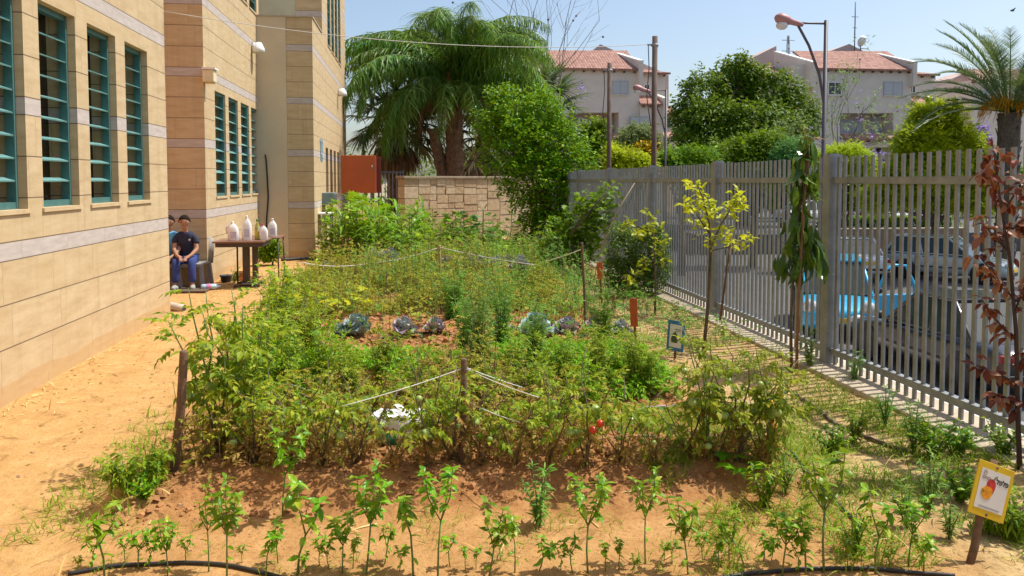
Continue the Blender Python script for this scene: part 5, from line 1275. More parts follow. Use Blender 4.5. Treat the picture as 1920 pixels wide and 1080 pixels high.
toms = [(412, 850, 545, 4, "tall open tomato plant with green fruits tied beside the leaning corner stake"), (458, 852, 560, 4, "tall thin tomato plant next to the leaning corner stake, towards the leafy bush"),
 (480, 866, 720, 1, "withered tomato plant below the two white strings"), (545, 862, 690, 0, "tomato plant with yellowed leaves above the hanging green peppers"), (610, 868, 705, 3, "sprawling half dry tomato plant just on the path side of the white bag"),
 (668, 866, 700, 1, "mostly brown tomato plant touching the white and green bag"), (735, 868, 745, 3, "low sprawling tomato plant growing in front of the white bag"), (800, 868, 690, 2, "tangled tomato plant between the bag and the middle stake"), (850, 860, 690, 1, "dry brown tomato plant wound around the middle stake"),
 (905, 866, 720, 0, "green tomato plant just past the middle stake under the fanned strings"), (965, 868, 740, 3, "broad low tomato plant below the fanned strings"), (1030, 864, 700, 2, "dense green tomato plant beside the one with red fruits"), (1100, 866, 680, 0, "tomato plant carrying the two red fruits"),
 (1165, 862, 730, 3, "sprawling tomato plant at the edge of the bare soil pocket"), (1225, 866, 800, 1, "very low withered tomato plant in the bare soil pocket"), (1330, 858, 620, 4, "tall upright tomato plant near the foot of the citrus sapling"), (1385, 860, 660, 2, "leafy tomato plant by the orange ribbon"),
 (1445, 862, 640, 4, "tall tomato plant closest to the mango sapling"), (1350, 860, 740, 1, "brown tomato plant beneath the tall upright ones"), (1425, 856, 740, 3, "low tomato plant tangled under the orange ribbon"), (1290, 852, 740, 3, "small tomato plant next to the bare soil pocket, citrus side")]
for px, pb, pt_, k, lab in toms:
    x, y = G(px, pb+4); z = gh(x, y); h = at(px, pt_, y)[1]-z
    o = place(TOM[k], (x, y, z), random.uniform(0, TAU), max(.7, h/TH[k]*1.18), lab, "tomato plants in the staked row")
    if "two red" in lab:
        for dx, dz in ((.0, .22), (.045, .19)):
            mb = MB(); mb.ball((0, 0, 0), .021, 12, 0, (1, 1, .9)); f = mb.build("tomato", m_rtom, None); f.parent = o; f.matrix_parent_inverse.identity()
            f.location = o.matrix_basis.inverted() @ Vector((at(1112+dx*300, 800, y-.22)[0], y-.22, at(1112, 806-dx*250, y-.22)[1]))
# second line of tomatoes and leafy herbs further in, the individual plants that stand out
def herb_proto(seed, h, w, n, mat, tpls, size, name, cat, up=.2):
    r = np.random.default_rng(seed); t = thing(name, "", cat); st = MB(); P = []
    for k in range(n):
        az = r.uniform(0, TAU); L = h*r.uniform(.55, 1.05); sp = w*r.uniform(.1, 1.)**.7
        tip = A((math.cos(az)*sp, math.sin(az)*sp, L)); st.tube([(0, 0, -.03), tip*A((.45, .45, .55)), tip], [.006, .004, .002], 4)
        m = 22; u = r.uniform(.12, 1., m)
        for s in u: P.append((tip*A((s**1.2, s**1.2, s)), r.uniform(0, TAU), r.uniform(-.5, .6)+up, size*r.uniform(.6, 1.15)))
        for m in range(4): P.append((tip, r.uniform(0, TAU), r.uniform(.1, 1.1), size*r.uniform(.5, .9)))
    st.build("stem", m_gst, t)
    lf = MB(); many(lf, tpls, [p[0] for p in P], [p[1] for p in P], [p[2] for p in P], r.uniform(-.6, .6, len(P)), [p[3] for p in P]); lf.build("foliage", mat, t); return t
HERB = [herb_proto(41, .72, .34, 26, M_bas, LEAF+SPR[:2], .07, "herb_bush", "herb bush"), herb_proto(42, .6, .36, 24, M_bas, SPR+LEAF[:1], .085, "herb_bush", "herb bush"), herb_proto(43, .85, .3, 16, M_tom, COMP, .125, "herb_bush", "herb bush")]
HH = [.72, .6, .85]
herbs = [(475, 790, 600, 0, "dense leafy herb bush behind the two low white strings, edge of the path"), (540, 760, 590, 2, "tall leafy bush with feathery tops behind the first herb bush"), (600, 740, 610, 1, "leafy herb bush between the tall feathery one and the cabbages"), (500, 705, 560, 0, "herb bush further along the path edge, below the spiky basil stems"),
 (548, 660, 530, 1, "bright herb bush beside the pale squash leaves"), (585, 690, 575, 2, "bush with spreading tomato-like leaves beside the first cabbage"), (470, 720, 615, 1, "low herb bush spilling onto the path"), (520, 610, 500, 0, "herb bush with upright basil spikes at the edge of the sand, before the desk"), (655, 770, 640, 2, "open leafy bush right behind the white bag"), (560, 570, 505, 1, "small herb bush at the far end of the path edge")]
for px, pb, pt_, k, lab in herbs:
    x, y = G(px, pb); z = gh(x, y); h = at(px, pt_, y)[1]-z; place(HERB[k], (x, y, z), random.uniform(0, TAU), h/HH[k], lab, "herb bushes along the path")
TW = [(720, 735, 620, 2), (820, 740, 650, 2), (960, 735, 620, 2), (1050, 742, 625, 2), (1120, 735, 610, 2), (1190, 742, 620, 2), (1205, 748, 650, 2), (1000, 770, 665, 1), (760, 770, 670, 1), (1110, 775, 680, 1), (1150, 715, 640, 1), (905, 775, 690, 1)]
twl = ["upright leafy plant growing straight behind the white bag", "leafy plant just left of the strings of the middle stake", "leafy plant in the herb patch beyond the middle stake", "leafy plant between the herb patch and the tall feathery dill", "open leafy plant in line with the dry tall stake", "leafy plant in front of the blue tree sign's row marker",
 "leafy plant below the blue tree sign", "low leafy plant behind the fanned strings", "low leafy plant rising over the white bag", "low leafy plant behind the red tomatoes", "small leafy plant at the edge of the dry grass", "low leafy plant right behind the middle stake"]
for (px, pb, pt_, k), lab in zip(TW, twl):
    x, y = G(px, pb); z = gh(x, y); h = at(px, pt_, y)[1]-z; place(HERB[k], (x, y, z), random.uniform(0, TAU), h/HH[k], lab, "leafy plants behind the tomato row")

GAPS = [(*G(1090, 640), .95, .42), (*G(715, 655), .8, .45), (*G(1290, 815), .42, .55), (*G(930, 700), .45, .4), (*G(900, 600), .6, .4), (*G(1160, 600), .4, .3)]
bagx, bagy = at(742, 810, 5.0)[0], 5.0
def gap(a, b_): return any(((a-c)/e)**2+((b_-d)/f)**2 < 1+.5*mnoise.noise((a*5, b_*5, 1)) for c, d, e, f in GAPS) or (abs(a-bagx+.02) < .19 and b_ < bagy+.15)
# masses nobody could count
def inside(n, x0, x1, y0, y1, dens=None):
    x = rng.uniform(x0, x1, n); y = np.sqrt(rng.uniform(y0*y0, y1*y1, n))
    k = [bed(a, b_) > .5 and not gap(a, b_) and (dens is None or dens(a, b_)) for a, b_ in zip(x, y)]
    return x[k], y[k]
def zs(x, y): return A([gh(a, b_) for a, b_ in zip(x, y)])
bare = lambda a, b_, s=0: mnoise.noise((a*1.5+s, b_*1.1, 8.+s)) > -.18
lf = MB(); x, y = inside(9500, -1.3, 2.1, 5.9, 8.15, lambda a, b_: mnoise.noise((a*1.3, b_*1.2, 4)) > -.15)
ht = .04+(.20-.13*np.clip((y-6.6)/1.2, 0, 1))*rng.random(len(x))*A([.6+.6*mnoise.noise((a*2, b_*2, 6)) for a, b_ in zip(x, y)])
many(lf, FINE+COMP[:2], np.stack([x, y, zs(x, y)+np.abs(ht)], -1), U(0, TAU, len(x)), U(-.3, .8, len(x)), U(-.4, .4, len(x)), U(.08, .15, len(x)))
tag(lf.build("herb_patch", M_par), "dense bright green patch of low parsley and carrot tops behind the tomato row", "herbs", None, "stuff")
M_tom2 = leafmat("half yellow tomato leaves", [(.08, .13, .022), (.14, .18, .03), (.21, .22, .04), (.28, .23, .06)], .45, .6, None, 1.95)
M_bean2 = leafmat("rank weed leaves", [(.06, .13, .02), (.10, .18, .03), (.18, .24, .05)], .35, .6, None, 1.75)
def tangle(n, x0, x1, y0, y1, hmax, name, label, mat, tpls, size, dens, stem=.004):
    mb = MB(); x, y = inside(n, x0, x1, y0, y1, dens) if x1 < 3 else (U(x0, x1, n), np.sqrt(U(y0**2, y1**2, n))); q_ = ~((x > 1.75) & (y > 5.5) & (y < 7.75)); x, y = x[q_], y[q_]; z = zs(x, y); k = len(x)
    h = hmax*U(.3, 1.05, k)*A([max(.3, .72+1.15*mnoise.noise((a*1.5, b_*1.5, 12))) for a, b_ in zip(x, y)])
    for i in range(0, k, 3):
        dx, dy = U(-.12, .12, 2); mb.tube([(x[i], y[i], z[i]-.02), (x[i]+dx*.4, y[i]+dy*.4, z[i]+h[i]*.6), (x[i]+dx, y[i]+dy, z[i]+h[i])], [stem, stem*.7, stem*.3], 3, 1, False)
    for rep in range(3):
        f = U(.25, 1., k); many(mb, tpls, np.stack([x+U(-.09, .09, k), y+U(-.09, .09, k), z+h*f], -1), U(0, TAU, k), U(-.5, .8, k), U(-.7, .7, k), size*U(.6, 1.3, k))
    return tag(mb.build(name, [mat, m_wst]), label, "weeds", None, "stuff")
tangle(7500, -1.7, 2.1, 10.0, 14.6, .6, "dry_bed", "tangled yellowing bed of spent plants around the thin pale stake", M_yel, [FINE[0], SPR[0], SPR[2]], .085, lambda a, b_: mnoise.noise((a*1.6, b_*1.3, 8)) > -.3)
tangle(2500, -1.6, 2.1, 10.2, 14.6, .5, "dry_bed", "green weeds mixed through the yellowing bed", M_bas, [FINE[1], SPR[1]], .09, lambda a, b_: mnoise.noise((a*1.1, b_*.9, 22)) > .0)
tangle(1500, -1.9, 2.2, 14.6, 17.5, .35, "far_weeds", "low bright weeds around the maize and the far cabbages", M_bean, [COMP[0], LEAF_S[0]], .12, lambda a, b_: mnoise.noise((a*1.1, b_*.9, 31)) > -.2 and not (-2. < a < .4 and b_ < 16.8 and b_ > 15.0))
tangle(1300, .9, 3.4, 6.8, 13.5, .42, "wispy_weeds", "wispy grey green weeds along the edge of the dry grass by the row markers", M_dill, [FINE[0], LANCE[0]], .10, lambda a, b_: a > 1.2)
wispy = MB(); n = 620; x = U(-.9, 2.4, n); y = np.sqrt(U(6.2**2, 13.5**2, n)); k = A([mnoise.noise((a*1.4, b_*.8, 55)) > (-.1 if b_ > 10 else .12) and not gap(a, b_) for a, b_ in zip(x, y)]); x, y = x[k], y[k]; z = zs(x, y); hts = U(.4, .95, len(x))
for i in range(len(x)):
    d = U(-.13, .13, 2); P_w = A([(x[i]+d[0]*s**1.5, y[i]+d[1]*s**1.5, z[i]-.02+hts[i]*s) for s in (0, .35, .7, 1)]); wispy.tube(P_w, [.004, .0034, .0026, .0012], 3, 1, False)
    u = U(.2, 1, 12); q = A([[np.interp(v, (0, .35, .7, 1), P_w[:, c]) for c in range(3)] for v in u]); many(wispy, [LANCE[0], FINE[0], SPR[0]], q, U(0, TAU, 12), U(-.1, 1.1, 12), U(-.5, .5, 12), U(.03, .085, 12))
tag(wispy.build("wispy_stalks", [M_dill, m_gst]), "thin upright seed stalks rising all over the middle of the garden", "weeds", None, "stuff")
tangle(800, -1.2, 2., 4.4, 5.9, .40, "dry_bed", "withered stalks and leaves filling the tomato row", M_dry, COMP, .10, lambda a, b_: abs(a-1.45) > .35)
tangle(1500, -1.3, 2.1, 4.45, 6.4, .5, "tomato_thicket", "green and yellow leaf tangle between the staked tomatoes", M_tom2, COMP+SPR, .085, lambda a, b_: abs(a-1.45) > .35)
tangle(1300, -.2, 3.2, 13.5, 21, .75, "far_weeds", "rank green weeds below the stone wall and around the vine", M_bean2, [COMP[0], LANCE[0], FINE[0]], .16, None, .006)
tangle(260, -1.4, 2.1, 8.4, 10.4, .30, "dry_bed", "thin yellowing weeds growing around the cabbages", M_yel, [FINE[0], COMP[2], LEAF_S[0]], .09, lambda a, b_: mnoise.noise((a*1.6, b_*1.3, 18)) > .0)
# squash with pale leaves
t = thing("squash_plant", "squash plant with big pale yellow green leaves beside the dry bed", "squash"); x, y = G(600, 600); t.location = (x, y, gh(x, y))
lf = MB(); st = MB()
for k in range(24):
    az, d = rng.uniform(0, TAU), rng.uniform(.05, .55); p = A((math.cos(az)*d*1.2, math.sin(az)*d*.8, rng.uniform(.12, .34))); st.tube([(0, 0, 0), p*A((.6, .6, .8)), p], [.006, .005, .003], 5)
    many(lf, LOBED, [p-A((0, 0, .0))], rng.uniform(0, TAU), rng.uniform(.2, .8), 0, .20)
st.build("stem", m_gst, t); lf.build("foliage", M_lime, t)
# cabbages
def cabbage_proto(seed, mat):
    r = np.random.default_rng(seed); t = thing("cabbage", "", "cabbage"); mb = MB(); w = leaf_tpl(.8, .35, -.3, 6, .6, .7)
    for ring, (n, p, s) in enumerate(((9, .1, .20), (9, .45, .18), (8, .8, .15), (6, 1.1, .12))):
        many(mb, [w], np.zeros((n, 3))+A((0, 0, .05+.03*ring)), np.arange(n)*TAU/n+ring*.4+r.uniform(-.2, .2, n), p+r.uniform(-.15, .15, n), r.uniform(-.2, .2, n), s*r.uniform(.85, 1.15, n))
    mb.build("leaves", mat, t); h = MB(); h.ball((0, 0, .13), .075, 10); h.build("head", mat, t); return t
CB = [cabbage_proto(51, M_cab), cabbage_proto(52, M_pur)]
cabs = [(672, 630, 0, "big blue green cabbage nearest the squash, its leaves wide open", 1.3), (640, 634, 0, "small blue green cabbage on the path side of the big one", .9), (760, 628, 1, "purplish cabbage beside the bare red soil", 1.1), (815, 626, 1, "purplish cabbage at the end of the bare red soil, before the dill", 1.0), (1005, 632, 0, "large blue green cabbage beside the feathery dill", 1.4), (1060, 630, 1, "reddish cabbage between two patches of red soil", 1.1), (1115, 628, 1, "reddish purple cabbage below the tall thin stake", 1.0), (1165, 628, 1, "last purple cabbage of its row by the orange marker", .9), (940, 620, 1, "purple cabbage half hidden behind the dill stalks", 1.), (612, 523, 0, "bluish cabbage at the path edge before the maize", 1.5)]
for px, py, k, lab, s in cabs:
    x, y = G(px, py); place(CB[k], (x, y, gh(x, y)-.01), random.uniform(0, TAU), s*.78, lab, "cabbages in the middle row")
for px, py in ((885, 528), (905, 526), (930, 528), (955, 524), (975, 528), (845, 524), (700, 512), (730, 510)):
    x, y = G(px, py); place(CB[1], (x, y, gh(x, y)+.12), random.uniform(0, TAU), 1.25, "dusty purple cabbage in the far cabbage row before the maize and tall leafy plants", "far row of purple cabbages")
# dill
def dill_proto(seed, h):
    r = np.random.default_rng(seed); t = thing("dill_plant", "", "dill"); st = MB(); P = []
    for k in range(9):
        az = r.uniform(0, TAU); sp = r.uniform(.05, .2); tip = A((math.cos(az)*sp, math.sin(az)*sp, h*r.uniform(.6, 1.05))); st.tube([(0, 0, -.03), tip*A((.4, .4, .5)), tip], [.005, .004, .0015], 4)
        for s in r.uniform(.05, 1, 22)**1.4: P.append((tip*A((s, s, s)), (.5+.5*(1-s))))
    st.build("stem", m_gst, t); lf = MB(); n = len(P)
    for q in range(3): many(lf, FINE, [p[0] for p in P], r.uniform(0, TAU, n), r.uniform(.1, 1.2, n), r.uniform(-.5, .5, n), [p[1]*r.uniform(.09, .17) for p in P])
    lf.build("foliage", M_dill, t); return t
DL = [dill_proto(61, 1.0), dill_proto(62, .8)]
for px, pb, pt_, k, lab in ((900, 690, 500, 0, "tall feathery dill with a dark dense base in the middle of the garden"), (878, 672, 545, 1, "shorter feathery dill touching the tall one on its path side"), (1005, 685, 560, 1, "feathery dill in front of the large blue green cabbage"), (940, 660, 490, 0, "thin airy dill between the tall dill and the cabbage"), (1130, 660, 530, 1, "airy dill below the tall thin stake"), (850, 600, 500, 1, "pale dill near the thin pale stake")):
    x, y = G(px, pb); z = gh(x, y); h = at(px, pt_, y)[1]-z; place(DL[k], (x, y, z), random.uniform(0, TAU), h/[1., .8][k], lab)
# maize
def corn_proto(seed):
    r = np.random.default_rng(seed); t = thing("maize_plant", "", "maize"); st = MB(); st.tube([(0, 0, -.05), (0, 0, .5), (.02, 0, .95)], [.014, .011, .006], 6); st.build("stem", m_gst, t)
    lf = MB()
    for k in range(10):
        z = .12+.08*k; many(lf, CORN, [(0, 0, z)], k*math.pi+r.uniform(-.5, .5), r.uniform(.75, 1.15), r.uniform(-.3, .3), r.uniform(.5, .75)*(1-.03*k))
    lf.build("leaves", M_corn, t); return t
CN = [corn_proto(s) for s in (71, 72, 73)]
for i in range(30):
    px = 625+i*6.3+rng.uniform(-4, 4); x, y = G(px, 497-rng.uniform(0, 14)-(px-625)*.03); place(CN[i % 3], (x, y, gh(x, y)), rng.uniform(0, TAU), rng.uniform(1.05, 1.3), "knee-high maize plant with arching pale green blades, in the clump before the tall leafy plants", "clump of maize")
# tall broad-leaved plants at the back
def tall_proto(seed, h, mat, size, n):
    r = np.random.default_rng(seed); t = thing("tall_plant", "", "tall plant"); st = MB(); lf = MB()
    st.tube([(0, 0, -.05), (r.uniform(-.03, .03), 0, h*.5), (r.uniform(-.05, .05), r.uniform(-.05, .05), h)], [.014, .011, .006], 5); st.build("stem", m_gst, t)
    u = r.uniform(.25, 1.02, n); many(lf, LOBED, np.stack([r.uniform(-.04, .04, n), r.uniform(-.04, .04, n), u*h], -1), r.uniform(0, TAU, n), r.uniform(-.1, .6, n)*(1)+(u > .9)*.4, r.uniform(-.3, .3, n), size*r.uniform(.6, 1.1, n)*(1.1-.4*u))
    lf.build("leaves", mat, t); return t
TP = [tall_proto(81, 1.25, M_bean, .36, 24), tall_proto(82, 1.05, M_bean, .33, 22), tall_proto(83, 1.35, M_cas, .5, 22)]
for i in range(54):
    px = rng.uniform(606, 880); y = rng.uniform(16.6, 20.5); x = at(px, 400, y)[0]
    top = np.interp(px, [606, 640, 700, 740, 860, 900], [415, 366, 374, 395, 400, 405])+rng.uniform(0, 25)
    h = at(px, top, y)[1]; k = int(rng.integers(0, 2)); place(TP[k], (x, y, 0), rng.uniform(0, TAU), h/[1.25, 1.05][k], "bright broad-leaved plant in the tall dense stand behind the maize", "tall stand behind the maize")
for px, y, top, lab in ((880, 17.2, 395, "dark lobed plant nearest the bright stand"), (905, 17.8, 383, "tallest dark lobed plant before the stone wall"), (930, 17., 402, "dark lobed plant with wide top before the stone wall's middle"), (952, 18., 398, "dark lobed plant close to the big round shrub"), (915, 16.6, 425, "lower dark lobed plant in front of its tall neighbours")):
    x = at(px, 420, y)[0]; place(TP[2], (x, y, 0), rng.uniform(0, TAU), at(px, top, y)[1]/1.4, lab, "dark lobed plants before the stone wall")
# ================================================================== grass, straw, clods
mb = MB()
n = 30000; x = U(-3.0, 3.7, n); y = np.sqrt(U(3.1**2, 15**2, n))
d = A([ (a > 2.1+.25*mnoise.noise((a, b_*1.5, 3)))*(.55+.6*mnoise.noise((a*1.7, b_*1.7, 2))) + (b_ < 4.1)*.10 + ((a < -2.55)*.12+(a < -2.84)*.5)*(a > -3.03) + .03*(a > -1.6)*(a < 2.1) for a, b_ in zip(x, y)])
k = rng.random(n) < d; x, y = x[k], y[k]; n = len(x)
many(mb, BLADE, np.stack([x, y, zs(x, y)+.006], -1), U(0, TAU, n), U(-.05, .35, n)+(rng.random(n) < .25)*.7, U(-.5, .5, n), U(.06, .17, n))
tag(mb.build("dry_grass", M_straw), "flattened pale dry grass between the beds and the fence", "grass", None, "stuff")
mb = MB()
def tufts(n, x0, x1, y0, y1, thr, sc, h, seed, mats):
    x = U(x0, x1, n); y = np.sqrt(U(y0**2, y1**2, n)); k = A([mnoise.noise((a*sc, b_*sc, seed)) > thr for a, b_ in zip(x, y)]); x, y = x[k], y[k]; m = len(x)
    many(mb, BLADE, np.stack([x, y, zs(x, y)-.003], -1), U(0, TAU, m), U(.5, 1.45, m), U(-.4, .4, m), h*U(.5, 1.2, m), mats)
tufts(15000, 1.3, 3.6, 3.15, 5.6, -.08, 2.6, .11, 41, 0); tufts(6500, 2.0, 3.7, 4.5, 9, .06, 1.7, .13, 43, 0); tufts(3600, -1.6, 2.4, 3.2, 4.0, .1, 3.3, .07, 45, 0); tufts(1500, -1.9, -1.2, 3.9, 6, .0, 3., .12, 47, 0)
tag(mb.build("green_grass", M_gra), "green grass tufts around the pepper row and the yellow sign", "grass", None, "stuff")
def clod_mesh(n, x0, x1, y0, y1, s0, s1, name, label, m):
    mb = MB(); base = []
    for v in ((-1, -1, -.6), (1, -1, -.6), (1, 1, -.6), (-1, 1, -.6), (-.6, -.7, .6), (.7, -.6, .5), (.6, .7, .7), (-.7, .6, .5)): base.append(v)
    tv = A(base)*.5; tf = A([(0, 3, 2, 1), (4, 5, 6, 7), (0, 1, 5, 4), (1, 2, 6, 5), (2, 3, 7, 6), (3, 0, 4, 7)])
    x = U(x0, x1, n); y = np.sqrt(U(y0**2, y1**2, n)); k = A([bed(a, b_) > .4 and mnoise.noise((a*3, b_*3, 77)) > -.25 for a, b_ in zip(x, y)]); x, y = x[k], y[k]; n = len(x)
    s = (s0+(s1-s0)*rng.random(n)**4)
    mb.scatter((tv, tf), np.stack([x, y, zs(x, y)+s*.2], -1), U(0, TAU, n), U(-.5, .5, n), U(-.5, .5, n), np.stack([s*U(.7, 1.3, n), s, s*U(.5, .9, n)], -1)); o = mb.build(name, m)
    return tag(o, label, "soil", None, "stuff")
m_clod = flat("soil clods", (.36, .17, .065), .95, var=.3, scale=12)
clod_mesh(9000, -1.6, 2.3, 3.8, 6.2, .006, .042, "soil_clods", "loose reddish soil clods in front of the tomato row", m_clod)
clod_mesh(2500, -1.6, 2.3, 8.2, 10.5, .02, .09, "soil_clods", "reddish clods around the cabbages", m_clod)
mb = MB(); n = 1100; x = U(-3, -1.3, n); y = np.sqrt(U(3.2**2, 13**2, n)); many(mb, [BLADE[0], LEAF_S[0]], np.stack([x, y, zs(x, y)+.004], -1), U(0, TAU, n), U(-.05, .1, n), U(-.3, .3, n), U(.015, .05, n))
tag(mb.build("path_litter", M_dry), "scattered dry twigs and leaf bits on the sandy path", "litter", None, "stuff")
mb = MB(); n = 900; x = U(-3.0, 3.5, n); y = np.sqrt(U(3.2**2, 12**2, n)); tvp = A([(-1, -1, -.6), (1, -1, -.6), (1, 1, -.6), (-1, 1, -.6), (-.6, -.7, .6), (.7, -.6, .5), (.6, .7, .7), (-.7, .6, .5)])*.5
mb.scatter((tvp, A([(0, 3, 2, 1), (4, 5, 6, 7), (0, 1, 5, 4), (1, 2, 6, 5), (2, 3, 7, 6), (3, 0, 4, 7)])), np.stack([x, y, zs(x, y)+.002], -1), U(0, TAU, n), U(-.4, .4, n), U(-.4, .4, n), (.006+.02*rng.random(n)**3)[:, None]*np.stack([U(.7, 1.3, n), np.ones(n), U(.5, .9, n)], -1))
tag(mb.build("pebbles", flat("sandy pebbles", (.40, .24, .12), .9, var=.45, scale=9)), "small pebbles and crumbs scattered over the sandy path", "pebbles", None, "stuff")
# weeds that stand alone
def weed_proto(seed, h, w, n, mat, tpls, size): return herb_proto(seed, h, w, n, mat, tpls, size, "weed", "weed", .35)
WD = [weed_proto(91, .26, .14, 9, M_bas, LANCE[:2], .07), weed_proto(92, .30, .10, 7, M_dill, LANCE[:1], .06), weed_proto(93, .2, .18, 12, M_bush, LEAF_S, .05), weed_proto(94, .28, .16, 10, M_tom, LANCE[1:]+COMP[:1], .11)]
WHt = [.26, .30, .2, .28]
weeds = [(240, 918, 850, 3, "bushy weed with narrow leaves spilling from the bed corner onto the path"), (292, 905, 842, 3, "leafy weed at the foot of the leaning corner stake"), (272, 935, 895, 2, "low spreading weed at the corner of the bed, beside the pepper row"), (60, 715, 690, 1, "tiny grey weed at the foot of the near sandstone wall"), (1750, 860, 790, 2, "rounded dark green weed clump beside the concrete kerb"), (1790, 855, 800, 2, "second dark weed clump at the kerb, closer to the russet sapling"), (1715, 850, 760, 1, "upright dusty weed between the brown pipe and the kerb"),
 (1600, 830, 760, 0, "green weed beside the brown pipe"), (1560, 850, 800, 2, "low green weed below the mango sapling"), (1740, 960, 850, 1, "feathery upright weed close to the yellow sign"), (1700, 990, 900, 1, "feathery weed between the last peppers"), (1800, 940, 880, 2, "leafy weed behind the yellow sign"), (1430, 950, 870, 0, "grassy weed at the end of the tomato bed"), (1470, 925, 850, 1, "thin weed under the orange ribbon"), (1850, 1000, 900, 0, "green weed touching the stake of the yellow sign"), (1780, 1010, 930, 1, "tall wispy weed just before the leaning sign stake"),
 (1010, 985, 880, 1, "dry-stemmed thin weed alone on the bare soil of the bed front"), (1880, 860, 800, 2, "weed clump at the foot of the russet sapling"), (1600, 720, 660, 1, "thin weed growing beside the thick fence post"), (1520, 690, 620, 1, "thin weed by the mango stem"), (1900, 1010, 940, 3, "leafy weed behind the yellow sign's far corner"), (1660, 800, 730, 1, "greyish weed at the edge of the kerb, halfway to the post"), (440, 530, 500, 1, "sparse weed under the pedestal table"), (1600, 1040, 960, 0, "green weed between the tallest pepper and the last ones")]
for px, pb, pt_, k, lab in weeds:
    x, y = G(px, pb); z = gh(x, y); h = at(px, pt_, y)[1]-z; place(WD[k], (x, y, z), random.uniform(0, TAU), h/WHt[k], lab)
# big green leaf on the ground
t = thing("squash_plant", "young squash with broad ground-hugging leaves at the end of the tomato bed", "squash"); x, y = G(1385, 885); t.location = (x, y, gh(x, y)+.02); lf = MB()
for k in range(6): many(lf, LOBED, [(0, 0, .03)], k*1.05+.3, rng.uniform(-.1, .35), 0, .15)
lf.build("foliage", M_vine, t)
# the ribbon and the bag
x, y = G(1442, 838); z0 = at(1442, 825, y)[1]; z1 = at(1440, 752, y)[1]
mb = MB(); V = []
for i in range(9):
    s = i/8; V += [(-.03+.02*s+.012*math.sin(i*1.3), .012*math.sin(i*2.), -s*(z1-z0)), (.015+.045*s+.01*math.cos(i), .02*math.cos(i*1.7), -s*(z1-z0)*1.02)]
mb.add(V, [(2*i, 2*i+1, 2*i+3, 2*i+2) for i in range(8)], 0, True); o = mb.build("ribbon", flat("orange yellow tape", (.66, .33, .01), .5, var=.15), None, (x, y, z1)); s = o.modifiers.new("thick", "SOLIDIFY"); s.thickness = .002
tag(o, "orange yellow plastic ribbon hanging in the tomato stalks near the mango", "ribbon")
x, y = bagx, bagy
t = thing("plastic_bag", "crumpled white and turquoise plastic bag lying behind the tomato row", "bag", (x, y, gh(x, y)))
mb = MB(); V = []; nu, nv = 26, 14
for j in range(nv):
    for i in range(nu):
        a, b_ = TAU*i/nu, math.pi*j/(nv-1)-math.pi/2; c = A((math.cos(a)*math.cos(b_)*.17, math.sin(a)*math.cos(b_)*.13, math.sin(b_)*.12+.12)); k = 1+.22*mnoise.noise((c[0]*14, c[1]*14, c[2]*14))+.1*mnoise.noise((c[0]*40, c[1]*40, c[2]*40)); V.append(c*k)
Fq = [(j*nu+i, j*nu+(i+1) % nu, (j+1)*nu+(i+1) % nu, (j+1)*nu+i) for j in range(nv-1) for i in range(nu)]
m, nt, b = new_mat("white and turquoise bag"); sp = N(nt, "ShaderNodeSeparateXYZ"); co = objco(nt); nt.links.new(co, sp.inputs[0])
f = math_n(nt, "MULTIPLY", math_n(nt, "LESS_THAN", sp.outputs[2], .14), math_n(nt, "LESS_THAN", math_n(nt, "ADD", sp.outputs[0], math_n(nt, "MULTIPLY", noise_n(nt, co, 9), .1)), .07))
nt.links.new(mixc(nt, f, (.82, .83, .82), (.06, .45, .36)), b.inputs["Base Color"]); b.inputs["Roughness"].default_value = .4
mb.add(V, Fq); mb.build("sack", m, t)
mb = MB(); mb.tube([(.12, -.08, .2), (.17, -.12, .25), (.2, -.1, .18)], [.02, .014, .01], 6); mb.build("handle", m, t)

# ================================================================== saplings and shrubs by the fence
def sprigs(mb, pts, per, spread, tpls, size, mat=0, up=0.):
    pts = np.repeat(A(pts), per, 0); n = len(pts); pts = pts+rng.normal(0, spread, (n, 3))
    many(mb, tpls, pts, U(0, TAU, n), U(-.7, .8, n)+up, U(-.8, .8, n), size*U(.65, 1.2, n), mat)
# yellow citrus sapling
x, y = G(1322, 662); t = thing("citrus_sapling", "slender citrus sapling with bright yellow green leaves in front of the fence", "sapling", (x, y, gh(x, y)))
Wp = lambda px, py, dy=0.: A((at(px, py, y+dy)[0]-x, dy, at(px, py, y+dy)[1]-gh(x, y)))
mb = MB(); mb.tube([Wp(1318, 670), Wp(1328, 570), Wp(1332, 470), Wp(1330, 420), Wp(1318, 370), Wp(1303, 340)], [.02, .017, .015, .011, .008, .004], 8); mb.tube([Wp(1332, 465), Wp(1352, 420), Wp(1378, 380)], [.009, .007, .004], 6); mb.tube([Wp(1333, 470), Wp(1370, 462), Wp(1402, 444)], [.006, .005, .003], 6); mb.tube([Wp(1331, 440), Wp(1305, 400), Wp(1290, 385)], [.007, .005, .003], 6); mb.build("stem", m_bark, t)
mb = MB(); mb.tube([Wp(1350, 600, .1), Wp(1372, 440, .1)], .011, 6); mb.build("support_stake", m_stake, t)
lf = MB(); cl = []
for px, py, s, n in ((1303, 348, 10, 6), (1312, 378, 14, 10), (1290, 392, 12, 9), (1325, 395, 16, 10), (1340, 400, 12, 8), (1345, 425, 16, 10), (1310, 425, 16, 10), (1328, 455, 14, 7), (1378, 375, 13, 12), (1372, 398, 10, 7), (1386, 388, 8, 5), (1404, 447, 7, 4), (1375, 462, 9, 5), (1390, 460, 8, 3), (1360, 440, 8, 4)):
    for q in range(n): cl.append(Wp(px+rng.normal(0, s*.6), py+rng.normal(0, s*.6), rng.normal(0, .10)))
sprigs(lf, cl, 3, .02, LEAF, .088, 0, .45); lf.build("foliage", M_lime, t)
